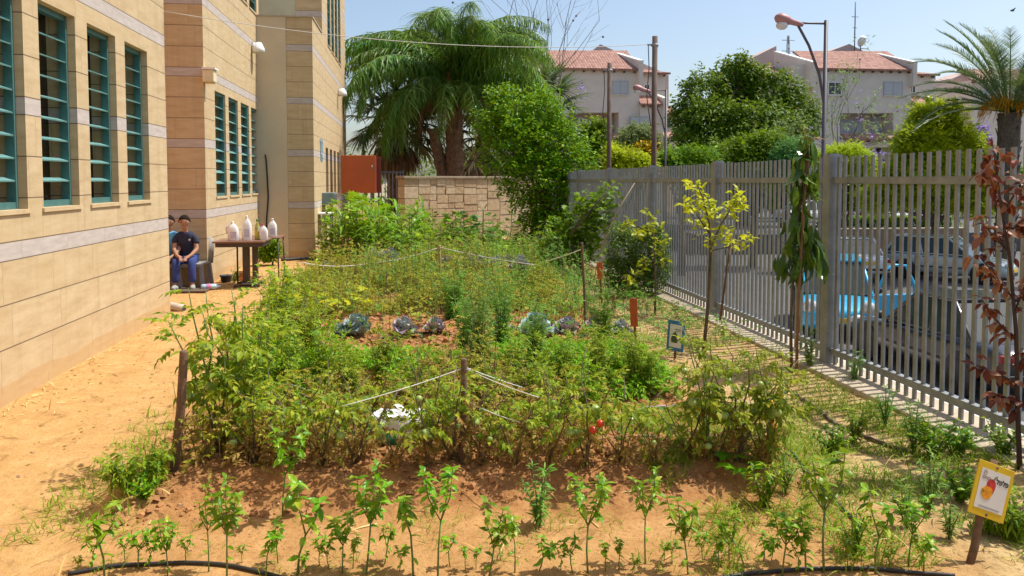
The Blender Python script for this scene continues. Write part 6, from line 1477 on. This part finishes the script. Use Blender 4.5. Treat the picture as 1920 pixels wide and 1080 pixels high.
# mango sapling
x, y = G(1487, 700); t = thing("mango_sapling", "mango sapling with long dark drooping leaves tied to a tall stake", "sapling", (x, y, gh(x, y)))
mb = MB(); mb.tube([Wp(1484, 706), Wp(1483, 600), Wp(1490, 470), Wp(1500, 380), Wp(1512, 290), Wp(1520, 262)], [.015, .013, .011, .009, .007, .004], 8); mb.tube([Wp(1489, 480), Wp(1512, 455), Wp(1526, 440)], [.009, .007, .005], 6); mb.build("stem", m_bark, t)
mb = MB(); mb.tube([Wp(1493, 706, -.05), Wp(1497, 560, -.05), Wp(1506, 400, -.04), Wp(1516, 270, -.03)], .014, 8); mb.build("support_stake", flat("reddish bamboo", (.24, .12, .06), .8, var=.2), t)
mb = MB(); mb.tube([Wp(1516, 266), Wp(1506, 245), Wp(1510, 236)], [.006, .004, .002], 5); mb.tube([Wp(1518, 262), Wp(1535, 258), Wp(1550, 263)], [.006, .004, .002], 5); mb.build("flower_stalk", flat("yellow stalk", (.45, .26, .05), .6), t)
lf = MB()
for px, py, n, sp, sz, droop in ((1518, 262, 16, 5, .25, -1.25), (1505, 300, 10, 10, .24, -1.35), (1522, 325, 12, 8, .25, -1.35), (1492, 350, 9, 10, .22, -1.3), (1500, 385, 12, 12, .23, -1.3), (1488, 420, 12, 12, .22, -1.2), (1515, 420, 8, 10, .23, -1.4), (1478, 455, 12, 10, .2, -.9), (1526, 448, 18, 5, .235, -.85), (1500, 470, 12, 10, .22, -1.2), (1468, 485, 10, 9, .2, -1.2), (1530, 480, 8, 8, .2, -1.3), (1495, 500, 8, 12, .2, -1.4)):
    n = int(n*1.2); p = [Wp(px+rng.normal(0, sp), py+rng.normal(0, sp*.6), rng.normal(0, .06)) for q in range(n)]; many(lf, MANGO, p, U(0, TAU, n), droop+U(-.3, .45, n), U(-.5, .5, n), sz*1.1*U(.75, 1.15, n))
lf.build("foliage", M_mango, t)
# russet sapling at the frame's edge
x, y = G(1912, 880); t = thing("russet_sapling", "dying sapling with dry russet brown leaves in front of the fence", "sapling", (x, y, gh(x, y)))
mb = MB(); mb.tube([Wp(1912, 885), Wp(1908, 760), Wp(1905, 620), Wp(1893, 480), Wp(1876, 380), Wp(1866, 300), Wp(1860, 262)], [.015, .013, .011, .009, .007, .005, .003], 8)
tips = []
for (a, b_, c) in (((1900, 560), (1870, 520), (1835, 480)), ((1906, 640), (1868, 600), (1840, 560)), ((1908, 720), (1870, 700), (1830, 685)), ((1890, 470), (1860, 440), (1838, 410)), ((1880, 400), (1905, 360), (1925, 330)), ((1900, 590), (1920, 540), (1935, 500)), ((1872, 350), (1850, 330), (1838, 320)), ((1908, 760), (1885, 745), (1862, 742)), ((1885, 440), (1910, 420), (1930, 400)), ((1907, 690), (1925, 660), (1940, 640))):
    d = rng.uniform(-.12, .12); mb.tube([Wp(*a), Wp(*b_, d*.5), Wp(*c, d)], [.007, .005, .002], 5)
    for s in np.linspace(.15, 1, 9): q = (1-s)**2*Wp(*a)+2*s*(1-s)*Wp(*b_, d*.5)+s*s*Wp(*c, d); tips.append(q)
mb.build("stem", flat("dark twig bark", (.06, .035, .03), .8), t)
for px, py in ((1862, 268), (1850, 285), (1870, 300), (1858, 320), (1880, 330), (1845, 345), (1872, 360), (1895, 420), (1850, 300), (1878, 290), (1848, 470), (1905, 300), (1890, 440), (1830, 440), (1912, 480), (1838, 500)): tips.append(Wp(px, py, rng.uniform(-.08, .08)))
lf = MB(); sprigs(lf, tips, 3, .018, LEAF, .082, 0, -.35); lf.build("foliage", M_brn, t)
# shrubs: leaves through a volume of overlapping lumps
def lumps(mb, blobs, n, tpls, size, mat=0, shell=.55, up=.1, rough=.35, clump=4, seed=0., spikes=0.):
    w = A([b_[1][0]*b_[1][1]*b_[1][2] for b_ in blobs])**.67; w /= w.sum()
    idx = rng.choice(len(blobs), n//clump, p=w); c = A([b_[0] for b_ in blobs])[idx]; r = A([b_[1] for b_ in blobs])[idx]
    d = rng.normal(0, 1, (len(idx), 3)); d /= np.linalg.norm(d, axis=1)[:, None]
    rad = (shell+(1-shell)*rng.random(len(idx))**.6)
    nz = A([mnoise.noise((v[0]*2.2+k*3.1+seed, v[1]*2.2, v[2]*2.2)) for v, k in zip(d, idx)])
    p = c+d*r*(rad*(1+rough*nz))[:, None]
    p = np.repeat(p, clump, 0)+rng.normal(0, size*.55, (len(p)*clump, 3)); dd = np.repeat(d, clump, 0); m = len(p)
    az = np.arctan2(dd[:, 1], dd[:, 0])+rng.normal(0, .9, m); pit = dd[:, 2]*.5+up+rng.normal(0, .45, m)
    many(mb, tpls, p, az, pit, rng.normal(0, .5, m), size*U(.7, 1.25, m), mat)
def limbs(mb, base, blobs, r0, split=.45, wig=.1):
    base = A(base, float) if False else np.asarray(base, float); cen = np.mean([b_[0] for b_ in blobs], 0); top = base+(cen-base)*split
    mb.tube([base-A((0, 0, .3)), base+(top-base)*.5+rng.normal(0, wig*.3, 3)*A((1, 1, 0)), top], [r0*1.25, r0, r0*.8], 9)
    for c, r in blobs:
        c = np.asarray(c, float); mid = (top+c)/2+rng.normal(0, wig, 3); mb.tube([top, mid, c], [r0*.6, r0*.4, r0*.15], 6)
        for q in range(4): mb.tube([mid, (mid+c)/2+rng.normal(0, .2, 3)*np.asarray(r), c+rng.normal(0, .5, 3)*np.asarray(r)], [r0*.25, r0*.16, r0*.06], 5)
def shrub(name, label, cat, px_blobs, Y, base_px, n, tpls, size, mat, shell=.5, ground=0., trunk=.05, group=None, up=.1, rough=.35, extra=None, clump=4):
    """PX_BLOBS: (px, py, half width px, half height px, depth shift) measured at distance Y"""
    bx = at(base_px, 400, Y)[0]; t = thing(name, label, cat, (bx, Y, ground), 0, group); k = Y*.985/F_PX*1.02
    blobs = []
    for b_ in px_blobs:
        px, py, hw, hh = b_[:4]; dy = b_[4] if len(b_) > 4 else 0.; X, Z = at(px, py, Y+dy); blobs.append((A((X-bx, dy, Z-ground)), A((hw*k, max(.5*hw*k, .75*(hw+hh)*.5*k), hh*k))))
    mb = MB(); limbs(mb, (0, 0, 0), blobs, trunk); mb.build("trunk", m_bark, t)
    lf = MB(); lumps(lf, blobs, n, tpls, size, 0, shell, up, rough, clump); lf.build("crown", mat, t)
    return t, blobs
shrub("round_shrub", "big dense bright green shrub standing over the far end of the fence", "shrub", [(965, 215, 50, 50, 0), (1010, 225, 55, 60, .3), (960, 275, 58, 55, -.2), (1040, 275, 55, 60, 0), (1075, 300, 38, 50, .2), (1000, 330, 70, 60, -.2), (1050, 370, 52, 60, 0), (1000, 400, 34, 45, .2), (920, 235, 28, 30, 0), (935, 180, 22, 25, .2), (1030, 430, 40, 40, 0), (1075, 410, 40, 50, -.2), (1090, 350, 30, 40, 0), (1060, 455, 36, 30, -.2)], 19.5, 1040, 24000, LEAF_S+[LEAF[0]], .105, M_bush, .45, 0, .07, rough=.75, clump=8)
shrub("grape_vine", "bright green vine with broad leaves climbing on canes by the fence", "vine", [(1045, 445, 30, 28), (1080, 420, 40, 36), (1115, 395, 34, 36), (1140, 365, 16, 26), (1040, 475, 24, 24), (1100, 455, 36, 34), (1070, 480, 36, 24)], 13.6, 1090, 1500, LOBED, .12, M_vine, .3, 0, .03, clump=2)
shrub("round_shrub", "dark small-leaved shrub with pale tips against the fence", "shrub", [(1175, 470, 40, 45), (1210, 475, 45, 50), (1190, 520, 50, 40), (1230, 505, 30, 40), (1155, 510, 26, 34), (1225, 440, 24, 24), (1160, 440, 20, 20)], 11.4, 1195, 13000, LEAF_S, .042, M_dkbush, .5, 0, .03)
x, y = G(1228, 590); t = thing("citrus_sapling", "small citrus sapling with olive yellow leaves in front of the dark shrub", "sapling", (x, y, gh(x, y)))
mb = MB(); mb.tube([Wp(1228, 595), Wp(1229, 520), Wp(1226, 450), Wp(1220, 410)], [.016, .014, .010, .004], 7); mb.tube([Wp(1228, 500), Wp(1210, 488), Wp(1186, 520)], [.008, .006, .004], 6); mb.tube([Wp(1227, 480), Wp(1240, 470), Wp(1250, 462)], [.007, .005, .003], 6); mb.tube([Wp(1226, 440), Wp(1195, 425), Wp(1175, 420)], [.007, .005, .003], 6); mb.build("stem", m_bark, t)
lf = MB(); cl = []
for px, py, s, n in ((1220, 408, 9, 6), (1212, 425, 10, 7), (1180, 424, 10, 6), (1195, 440, 10, 6), (1235, 432, 9, 5), (1245, 455, 9, 6), (1230, 470, 10, 6), (1205, 490, 9, 5), (1190, 515, 9, 6), (1180, 528, 8, 6), (1240, 490, 8, 4)):
    for q in range(n): cl.append(Wp(px+rng.normal(0, s*.6), py+rng.normal(0, s*.6), rng.normal(0, .1)-.1))
sprigs(lf, cl, 3, .02, LEAF, .10, 0, .3); lf.build("foliage", leafmat("olive citrus leaves", [(.16, .22, .02), (.25, .31, .025), (.34, .38, .04)], .4, .4), t)
# ================================================================== palms
QL = [blade_tpl(.045, .9+.5*i, 4, .2, .8) for i in range(3)]; DLf = [blade_tpl(.05, .15+.1*i, 3, .3, .8) for i in range(2)]
def frond(mb, base, az, e0, L, bend, nl, ll, mode, r0=.03, stalk=.12, m_l=0, m_r=1):
    s = np.linspace(0, 1, 14); ang = e0-bend*s**1.25
    dh = np.cos(ang); dz = np.sin(ang); st = L/13
    h = np.concatenate([[0], np.cumsum((dh[1:]+dh[:-1])/2*st)]); z = np.concatenate([[0], np.cumsum((dz[1:]+dz[:-1])/2*st)])
    P = np.stack([base[0]+h*math.cos(az), base[1]+h*math.sin(az), base[2]+z], -1)
    mb.tube(P, np.linspace(r0, r0*.2, 14), 5, m_r)
    u = np.tile(np.linspace(stalk, 1, nl), 2); sd = np.repeat([-1., 1.], nl); n = len(u)
    q = np.stack([np.interp(u, s, P[:, c]) for c in range(3)], -1); el = np.interp(u, s, ang)
    fw = np.stack([np.cos(el)*math.cos(az), np.cos(el)*math.sin(az), np.sin(el)], -1); side = A((-math.sin(az), math.cos(az), 0))
    upv = np.cross(fw, np.broadcast_to(side, fw.shape)); upv *= np.sign(upv[:, 2:3]+1e-9)
    if mode == "queen": d = fw*U(.15, .6, n)[:, None]+side*(sd*U(.5, 1., n))[:, None]+upv*U(-.5, .55, n)[:, None]-A((0, 0, 1))*U(.0, .8, n)[:, None]
    else: d = fw*(.55+.6*u)[:, None]+side*(sd*U(.75, .9, n))[:, None]+upv*U(.12, .4, n)[:, None]
    d /= np.linalg.norm(d, axis=1)[:, None]
    ln = ll*(np.sin(math.pi*(.12+.80*u))**.6)*U(.8, 1.15, n)
    many(mb, QL if mode == "queen" else DLf, q, np.arctan2(d[:, 1], d[:, 0]), np.arcsin(np.clip(d[:, 2], -1, 1)), U(-.5, .5, n), ln, m_l)
def fan_leaf(mb, base, az, e, L, R, nb=22, m_l=0, m_r=1, droop=0.):
    tip = A(base)+L*A((math.cos(az)*math.cos(e), math.sin(az)*math.cos(e), math.sin(e))); mid = (A(base)+tip)/2+A((0, 0, L*.06)); mb.tube([base, mid, tip], [.025, .02, .012], 5, m_r)
    d0 = tip-mid; d0 /= np.linalg.norm(d0); side = A((-math.sin(az), math.cos(az), 0.)); ph = np.linspace(-1.9, 1.9, nb)
    d = d0[None]*np.cos(ph)[:, None]+side[None]*np.sin(ph)[:, None]-A((0, 0, droop))[None]; d /= np.linalg.norm(d, axis=1)[:, None]
    many(mb, FB, np.repeat(tip[None], nb, 0), np.arctan2(d[:, 1], d[:, 0]), np.arcsin(np.clip(d[:, 2], -1, 1)), U(-.2, .2, nb), R*U(.85, 1.1, nb), m_l)
FB = [blade_tpl(.085, .3+.3*i, 4, .25, .5) for i in range(2)]
def palm_trunk(mb, h, r0, r1, boots, seed, lean=(0, 0)):
    r = np.random.default_rng(seed); k = 16; s = np.linspace(0, 1, k); mb.tube(np.stack([lean[0]*s, lean[1]*s, h*s-.2*(s == 0)], -1), r0+(r1-r0)*s+.015*np.sin(s*40), 12)
    for i in range(boots):
        u = (i+.5)/boots*.98; a = i*2.4+r.uniform(-.3, .3); rr = r0+(r1-r0)*u; p = A((lean[0]*u+math.cos(a)*rr*.9, lean[1]*u+math.sin(a)*rr*.9, h*u)); o = A((math.cos(a), math.sin(a), 0)); t_ = A((-math.sin(a), math.cos(a), 0)); ln = r.uniform(.18, .4)
        mb.prism([p-t_*.08, p+t_*.08, p+t_*.035+o*.10+A((0, 0, ln)), p-t_*.035+o*.10+A((0, 0, ln))], -o*.03)
pxm, Yp = 852, 28.
X, _ = at(pxm, 200, Yp); t = thing("queen_palm", "large palm with a mop of drooping glossy green fronds behind the stone wall", "palm tree", (X, Yp, 0))
Ht = at(pxm, 168, Yp)[1]
mb = MB(); palm_trunk(mb, Ht, .36, .27, 46, 5, (.0, 0)); palm_trunk(mb, Ht*.72, .24, .18, 26, 6, (-.75, .1)); mb.build("trunk", m_palmb, t)
for k in range(60):
    e0 = [1.5, 1.4, 1.25, 1.1, .95, .7, .4][k % 7]+rng.uniform(-.1, .1); az = k*2.399+rng.uniform(-.2, .2)
    fr = MB(); frond(fr, (0, 0, Ht-.05), az, e0, rng.uniform(4.6, 5.4), rng.uniform(1.9, 2.5), 120, rng.uniform(.8, 1.05), "queen"); fr.build("frond", [M_palm, m_gst], t)
for k in range(18):
    fr = MB(); az = k*2.399+.3; frond(fr, (0, 0, Ht-.2), az, rng.uniform(.15, .55), rng.uniform(3.6, 4.4), rng.uniform(1.7, 2.1), 110, rng.uniform(.8, 1.0), "queen"); fr.build("frond", [M_palm, m_gst], t)
for k in range(9):
    fr = MB(); az = k*.7+.2; frond(fr, (0, 0, Ht-.3), az, .35, rng.uniform(2.2, 3.0), 2.4, 60, .6, "queen"); fr.build("dead_frond", [M_dead, m_wst], t)
mb = MB(); xx, zz = at(840, 128, Yp-.6); x2, z2 = at(838, 190, Yp-.5); mb.tube([(x2-X, -.35, z2-.6), (x2-X, -.45, z2), (xx-X+.02, -.5, (zz+z2)/2), (xx-X, -.45, zz)], [.03, .06, .11, .03], 10); mb.build("flower_spathe", flat("rusty spathe", (.36, .09, .04), .7, var=.2), t)
for k in range(5):
    mb = MB(); a = -1.57+(k-2)*.5
    for q in range(26): mb.tube([(0, -.2, Ht-.5), (math.cos(a)*.5+rng.normal(0, .10), math.sin(a)*.6, Ht-.3+rng.normal(0, .08)), (math.cos(a)*.75+rng.normal(0, .22), math.sin(a)*.85+rng.normal(0, .15), Ht-1.0+rng.normal(0, .15))], [.012, .01, .006], 3, 0, False)
    mb.build("seed_stalk", flat("orange brown stalks", (.32, .16, .07), .8, var=.3), t)
def fan_palm(label, px, Y, Hpx, n, L, R, dead, seed):
    X, Hh = at(px, Hpx, Y); t = thing("fan_palm", label, "palm tree", (X, Y, 0)); mb = MB(); palm_trunk(mb, max(.5, Hh), .3, .28, 30, seed); mb.build("trunk", m_palmb, t)
    for k in range(n):
        fr = MB(); fan_leaf(fr, (0, 0, Hh), k*2.4+rng.uniform(-.3, .3), 1.2-1.9*(k/n)+rng.uniform(-.1, .1), L*rng.uniform(.8, 1.1), R*rng.uniform(.85, 1.1), 26); fr.build("fan_leaf", [M_fan, m_gst], t)
    for k in range(dead):
        fr = MB(); fan_leaf(fr, (0, 0, Hh-.2), k*2.4+1, -.8-.5*(k/dead), L*.75, R*.9, 18, 0, 1, .5); fr.build("dead_leaf", [M_dead, m_wst], t)
fan_palm("bluish fan palm half hidden behind the drooping palm and the big shrub", 1010, 31., 215, 34, 1.5, 1.15, 14, 3)
fan_palm("dark fan palm with hanging dead leaves below the drooping palm, cabinet side", 740, 29.5, 232, 30, 1.2, 1.1, 34, 4)
fan_palm("low dark fan palm with withered skirt between trunk and big shrub", 905, 30., 262, 24, 1.0, 1.0, 26, 8)
t = thing("yucca", "spiky pale dry yucca at the foot of the drooping palm behind the wall", "yucca", (at(888, 300, 26.5)[0], 26.5, 0)); mb = MB(); mb.tube([(0, 0, 0), (0, 0, 2.3)], [.12, .1], 8); mb.build("trunk", m_palmb, t)
lf = MB(); n = 70; many(lf, FB, np.zeros((n, 3))+A((0, 0, 2.35)), U(0, TAU, n), U(-.9, 1.2, n), U(-.2, .2, n), U(.6, .9, n)); lf.build("foliage", leafmat("pale dry yucca blades", [(.16, .15, .10), (.28, .25, .17), (.42, .38, .28)], .2, .6), t)
# date palm across the street
Yd = 25.; X, Hd = at(1893, 212, Yd); t = thing("date_palm", "date palm with stiff grey green fronds and orange fruit stalks across the street", "palm tree", (X, Yd, STREET)); Hd -= STREET
mb = MB(); palm_trunk(mb, Hd, .30, .35, 90, 9); mb.build("trunk", flat("dark palm trunk", (.12, .09, .062), .95, var=.4, scale=9), t)
for k in range(40):
    e0 = 1.5-1.35*((k % 10)/10)+rng.uniform(-.08, .08); az = k*2.399
    fr = MB(); frond(fr, (math.cos(az)*.15, math.sin(az)*.15, Hd+.05), az, e0, rng.uniform(3.2, 3.9), rng.uniform(.7, 1.3), 80, .5, "date", .035, .2); fr.build("frond", [M_date, m_gst], t)
fr = MB(); frond(fr, (-.1, 0, Hd), math.pi-.1, 1.0, 4.1, 1.25, 80, .5, "date", .035, .2); fr.build("frond", [M_date, m_gst], t)
fr = MB(); frond(fr, (-.1, 0, Hd), math.pi+.1, .6, 4.0, 1.2, 80, .5, "date", .035, .2); fr.build("frond", [M_date, m_gst], t)
for k in range(10):
    mb = MB(); a = k*.63
    for q in range(24): b_ = a+rng.normal(0, .25); mb.tube([(0, 0, Hd), (math.cos(b_)*.6, math.sin(b_)*.6, Hd+.45+rng.normal(0, .1)), (math.cos(b_)*.95, math.sin(b_)*.95, Hd+rng.normal(.05, .2))], [.014, .012, .008], 3, 0, False)
    mb.build("fruit_stalk", M_ora, t)

# ================================================================== trees across the street
gz0 = STREET
shrub("tree", "big round dark green tree between the two houses, before the street lamp", "tree", [(1320, 190, 50, 60), (1380, 160, 60, 55, 1), (1440, 180, 60, 55), (1490, 205, 45, 50), (1340, 240, 75, 55, -1.5), (1420, 245, 75, 55, -2), (1480, 255, 55, 50, -1), (1285, 225, 30, 40), (1390, 130, 30, 25), (1300, 280, 40, 40), (1520, 225, 25, 30)], 42., 1390, 30000, LEAF_S+[LEAF[1]], .235, M_tree, .5, gz0, .35, up=-.2, rough=.5, clump=7)
shrub("tree", "yellow green tree in front of the house with the satellite dish, beside the date palm", "tree", [(1755, 235, 45, 35), (1720, 270, 45, 35, -.5), (1790, 265, 45, 35), (1745, 310, 60, 45, -.7), (1810, 310, 45, 40), (1700, 320, 35, 40), (1760, 365, 60, 30), (1825, 280, 20, 25), (1735, 215, 30, 22), (1775, 212, 26, 20), (1690, 350, 40, 40), (1650, 370, 40, 30), (1830, 370, 50, 34)], 27., 1755, 22000, SPR+LEAF_S, .22, M_ytree, .4, gz0, .15, rough=.6, clump=6)
shrub("tree", "low yellow green tree just over the fence, below the big dark tree", "tree", [(1400, 285, 45, 30), (1440, 275, 40, 30), (1360, 295, 35, 24), (1480, 300, 35, 30), (1420, 320, 70, 30)], 30., 1410, 10000, FINE[:2]+LEAF_S, .22, M_mtree, .4, gz0, .13, rough=.5)
shrub("tree", "pale bluish green young tree peeping over the fence beside the lamp post", "tree", [(1480, 290, 24, 28), (1465, 305, 20, 20)], 29., 1478, 2500, FINE, .2, leafmat("bluish feathery leaves", [(.06, .16, .05), (.10, .22, .08)], .4, .5), .3, gz0, .08)
shrub("tree", "low yellow green crown seen over the fence right beside the tall rusty pole", "tree", [(1275, 305, 40, 22), (1310, 300, 35, 20), (1250, 310, 25, 18)], 27.5, 1280, 5500, FINE[:2]+LEAF_S, .2, M_mtree, .4, gz0, .12, rough=.5)
shrub("tree", "bright low crown between the two rusty poles over the fence", "tree", [(1140, 300, 36, 26), (1175, 305, 34, 22), (1110, 290, 26, 24), (1205, 312, 22, 16)], 24., 1150, 6500, LEAF_S+FINE[:1], .16, M_ytree, .4, gz0, .1, rough=.5)
shrub("tree", "thin young green tree beside the shorter rusty pole", "tree", [(1112, 255, 22, 26), (1100, 285, 24, 22), (1125, 240, 12, 14)], 23., 1112, 2200, LEAF, .15, M_mtree, .2, gz0, .06, rough=.6)
shrub("tree", "grey green feathery tree in front of the house behind the poles", "tree", [(1195, 262, 32, 28), (1180, 278, 26, 20), (1215, 275, 22, 20)], 45., 1195, 5500, FINE, .38, M_grey, .3, gz0, .2, up=-.5)
shrub("shrub", "orange tinged shrub below the grey green feathery tree", "shrub", [(1212, 287, 20, 16), (1195, 292, 16, 12)], 44., 1210, 1500, LEAF_S, .28, leafmat("orange tinged leaves", [(.30, .20, .02), (.45, .27, .03), (.25, .25, .03)], .3, .6), .3, gz0, .1)
shrub("tree", "yellow green crown low over the fence behind the mango sapling", "tree", [(1585, 292, 40, 18), (1560, 305, 30, 20), (1610, 305, 30, 18)], 28., 1585, 5000, FINE[:2], .2, M_ytree, .4, gz0, .1, rough=.5)
def jacaranda(label, Y, base, tips, fl, seed, green=0, pods=0, ground=STREET):
    r = np.random.default_rng(seed); X, _ = at(base[0], base[1], Y); t = thing("jacaranda", label, "tree", (X, Y, ground)); Wq = lambda px, py, dy=0.: A((at(px, py, Y+dy)[0]-X, dy, at(px, py, Y+dy)[1]-ground))
    mb = MB(); root = Wq(*base); mb.tube([(0, 0, -.3), root*.6, root], [.16, .13, .1], 9); ends = []
    def br(a, b_, rad, lvl):
        mid = (a+b_)/2+r.normal(0, np.linalg.norm(b_-a)*.08, 3); mb.tube([a, mid, b_], [rad, rad*.75, rad*.45], 5, 0, False)
        if lvl == 0: ends.append(b_); return
        for q in range(3):
            st = a+(b_-a)*r.uniform(.45, 1.); dr = (b_-a)*r.uniform(.35, .6)+r.normal(0, np.linalg.norm(b_-a)*.15, 3); br(st, st+dr, rad*.45, lvl-1)
        ends.append(b_)
    for p in tips: br(root, Wq(*p[:2], r.uniform(-1., 1.)), .028, 2)
    mb.build("trunk", flat("pale twig bark", (.20, .16, .13), .9, var=.3), t)
    if fl:
        lf = MB(); c = [Wq(px+r.normal(0, s*.5), py+r.normal(0, s*.45), r.normal(0, .25)) for px, py, s, n in fl for q in range(n)]; n = len(c); many(lf, LEAF_S, c, U(0, TAU, n), U(-1, 1, n), U(-1, 1, n), U(.10, .2, n)); lf.build("blossom", M_mauve, t)
    if green:
        e = np.repeat(A(ends), green, 0); n = len(e); lf = MB(); many(lf, FINE, e+r.normal(0, .22, (n, 3)), U(0, TAU, n), U(-.8, .5, n), U(-.5, .5, n), U(.2, .4, n)); lf.build("crown", M_grey, t)
    if pods:
        pm = None
        for e in ends[::7]:
            if pm is None: mb = MB(); mb.ball((0, 0, 0), .045, 6, 0, (1, .5, 1)); o = mb.build("seed_pod", m_rust, t); pm = o.data
            else: o = bpy.data.objects.new("seed_pod", pm); COL.objects.link(o); o.parent = t
            o.location = e-A((0, 0, .06))
jacaranda("bare twiggy jacaranda with seed pods rising behind the drooping palm", 33., (1000, 250), [(965, -10), (1000, 20), (1030, 45), (1062, 40), (1080, 95), (950, 30), (985, 60), (1050, 90)], [(1090, 163, 8, 26), (1086, 180, 8, 22), (1068, 152, 5, 10), (1076, 205, 7, 16), (1058, 180, 5, 6)], 3, 0, True)
jacaranda("sparse jacaranda with scattered mauve blossom beside the street lamp", 37., (1572, 300), [(1590, 175), (1560, 190), (1620, 200), (1530, 210), (1640, 235), (1510, 240), (1605, 240), (1495, 265), (1655, 260), (1560, 240)], [(1603, 193, 5, 8), (1614, 222, 7, 16), (1637, 255, 7, 16), (1570, 265, 5, 8), (1625, 285, 8, 18), (1590, 275, 8, 8), (1522, 240, 5, 8), (1650, 297, 8, 20), (1680, 285, 6, 8), (1610, 170, 4, 5)], 5, 3, True)
shrub("flowering_shrub", "mauve flowering shrub over the fence in front of the house garage", "shrub", [(1625, 296, 26, 14), (1650, 302, 22, 14)], 31., 1635, 900, LEAF_S, .16, M_mauve, .2, gz0, .06)
shrub("flowering_shrub", "mauve flowers showing beside the date palm trunk over the fence", "shrub", [(1840, 245, 14, 12), (1850, 258, 10, 10)], 30., 1842, 400, LEAF_S, .15, M_mauve, .2, gz0, .06)
# clipped hedge and the dark planting behind the cars
xa, _ = at(1560, 430, 35); xb, _ = at(1785, 430, 35); t = thing("hedge", "clipped green hedge on top of the low brown wall across the street", "hedge", (xa, 34.9, STREET)); mb = MB(); n = 16000; Lh = xb-xa
zt_ = at(1700, 407, 35)[1]-STREET
p = np.stack([U(0, Lh, n), U(.1, 1.2, n), U(.9, zt_, n)], -1); s = rng.random(n); p[s < .45, 2] = zt_-np.abs(rng.normal(0, .06, (s < .45).sum())); p[(s > .45) & (s < .85), 1] = .1+np.abs(rng.normal(0, .06, ((s > .45) & (s < .85)).sum()))
many(mb, LEAF_S, p, U(0, TAU, n), U(-.6, .9, n), U(-.7, .7, n), U(.08, .15, n)); mb.build("foliage", M_mtree, t)
mb = MB()
for q in np.arange(.3, Lh, .6): mb.tube([(q, .5, 0), (q, .5, 1.6)], .03, 5)
mb.build("stems", m_bark, t)
for i, (px, hw, lab) in enumerate(((1500, 60, "dark leafy bush far behind the cyan car"), (1610, 50, "dark leafy bush behind the hedge, lamp side"), (1740, 90, "shady bush behind the white car at the hedge"), (1880, 70, "shady bush behind the russet sapling across the street"), (1420, 60, "dark leafy bush beyond the street behind the citrus sapling"), (1330, 60, "dark leafy bush beyond the street behind the dark shrub"))):
    shrub("bush", lab, "bush", [(px-hw*.4, 360, hw*.6, 34), (px+hw*.4, 355, hw*.6, 36), (px, 335, hw*.6, 30)], 46.+i, px, 5000, LEAF_S, .30, M_tree, .4, gz0, .1)
# green belt far off
mb = MB(); bl = [(A((x_, 120+rng.uniform(-6, 6), STREET+rng.uniform(2.5, 4.5))), A((rng.uniform(4, 7), 4, rng.uniform(3, 4.5)))) for x_ in np.arange(-40, 130, 6)]; lumps(mb, bl, 26000, LEAF_S, .7, 0, .5, 0, .5); tag(mb.build("distant_trees", M_tree), "far green belt of trees behind the houses", "trees", None, "stuff")
# a bird
X, Z = at(1898, 20, 40.); t = thing("bird", "small dark bird gliding high above the date palm", "bird", (X, 40, Z)); mb = MB(); mb.ball((0, 0, 0), .07, 8, 0, (2.0, .7, .7)); mb.add([(0, 0, 0), (.1, 0, .02), (.02, .28, .1), (-.03, .3, .1), (0, -.28, .1), (-.05, -.3, .1), (-.1, 0, .02)], [(1, 2, 3, 6), (1, 6, 5, 4)]); mb.build("body", m_dark, t)
# weed and clutter by the far wing
x_, y_ = at(512, 480, 15.6)[0], 15.6; t = shrub("bush", "small leafy bush at the stone corner behind the smaller desk", "bush", [(508, 466, 12, 14), (500, 475, 12, 10)], 16.4, 508, 1500, LEAF_S, .09, M_mtree, .3, 0, .02)
x_, y_ = at(630, 420, 18.9)[0]-.25, 18.9
t = thing("table", "small white topped table with dark legs half hidden by the tall leafy plants", "table", (x_-.15, y_, 0)); mb = MB(); mb.box(-.35, .35, -.3, .3, .92, .95); mb.build("tabletop", m_white, t)
for a in (-.3, .3):
    for b_ in (-.25, .25): mb = MB(); mb.tube([(a, b_, 0), (a, b_, .92)], .018, 6); mb.build("leg", m_dark, t)
Yq, Zq = atx(622, 372, C_X+.2); t = thing("meter_box", "grey green metal box on the far wing under its narrow windows", "box", (C_X, Yq, Zq)); mb = MB(); mb.box(.001, .28, -.3, .5, -.14, .14); o = mb.build("housing", flat("grey green metal", (.16, .21, .21), .5), t); bevel(o, .01); mb = MB(); mb.box(.281, .29, -.26, .46, -.1, .1); mb.build("door", m_dark, t)
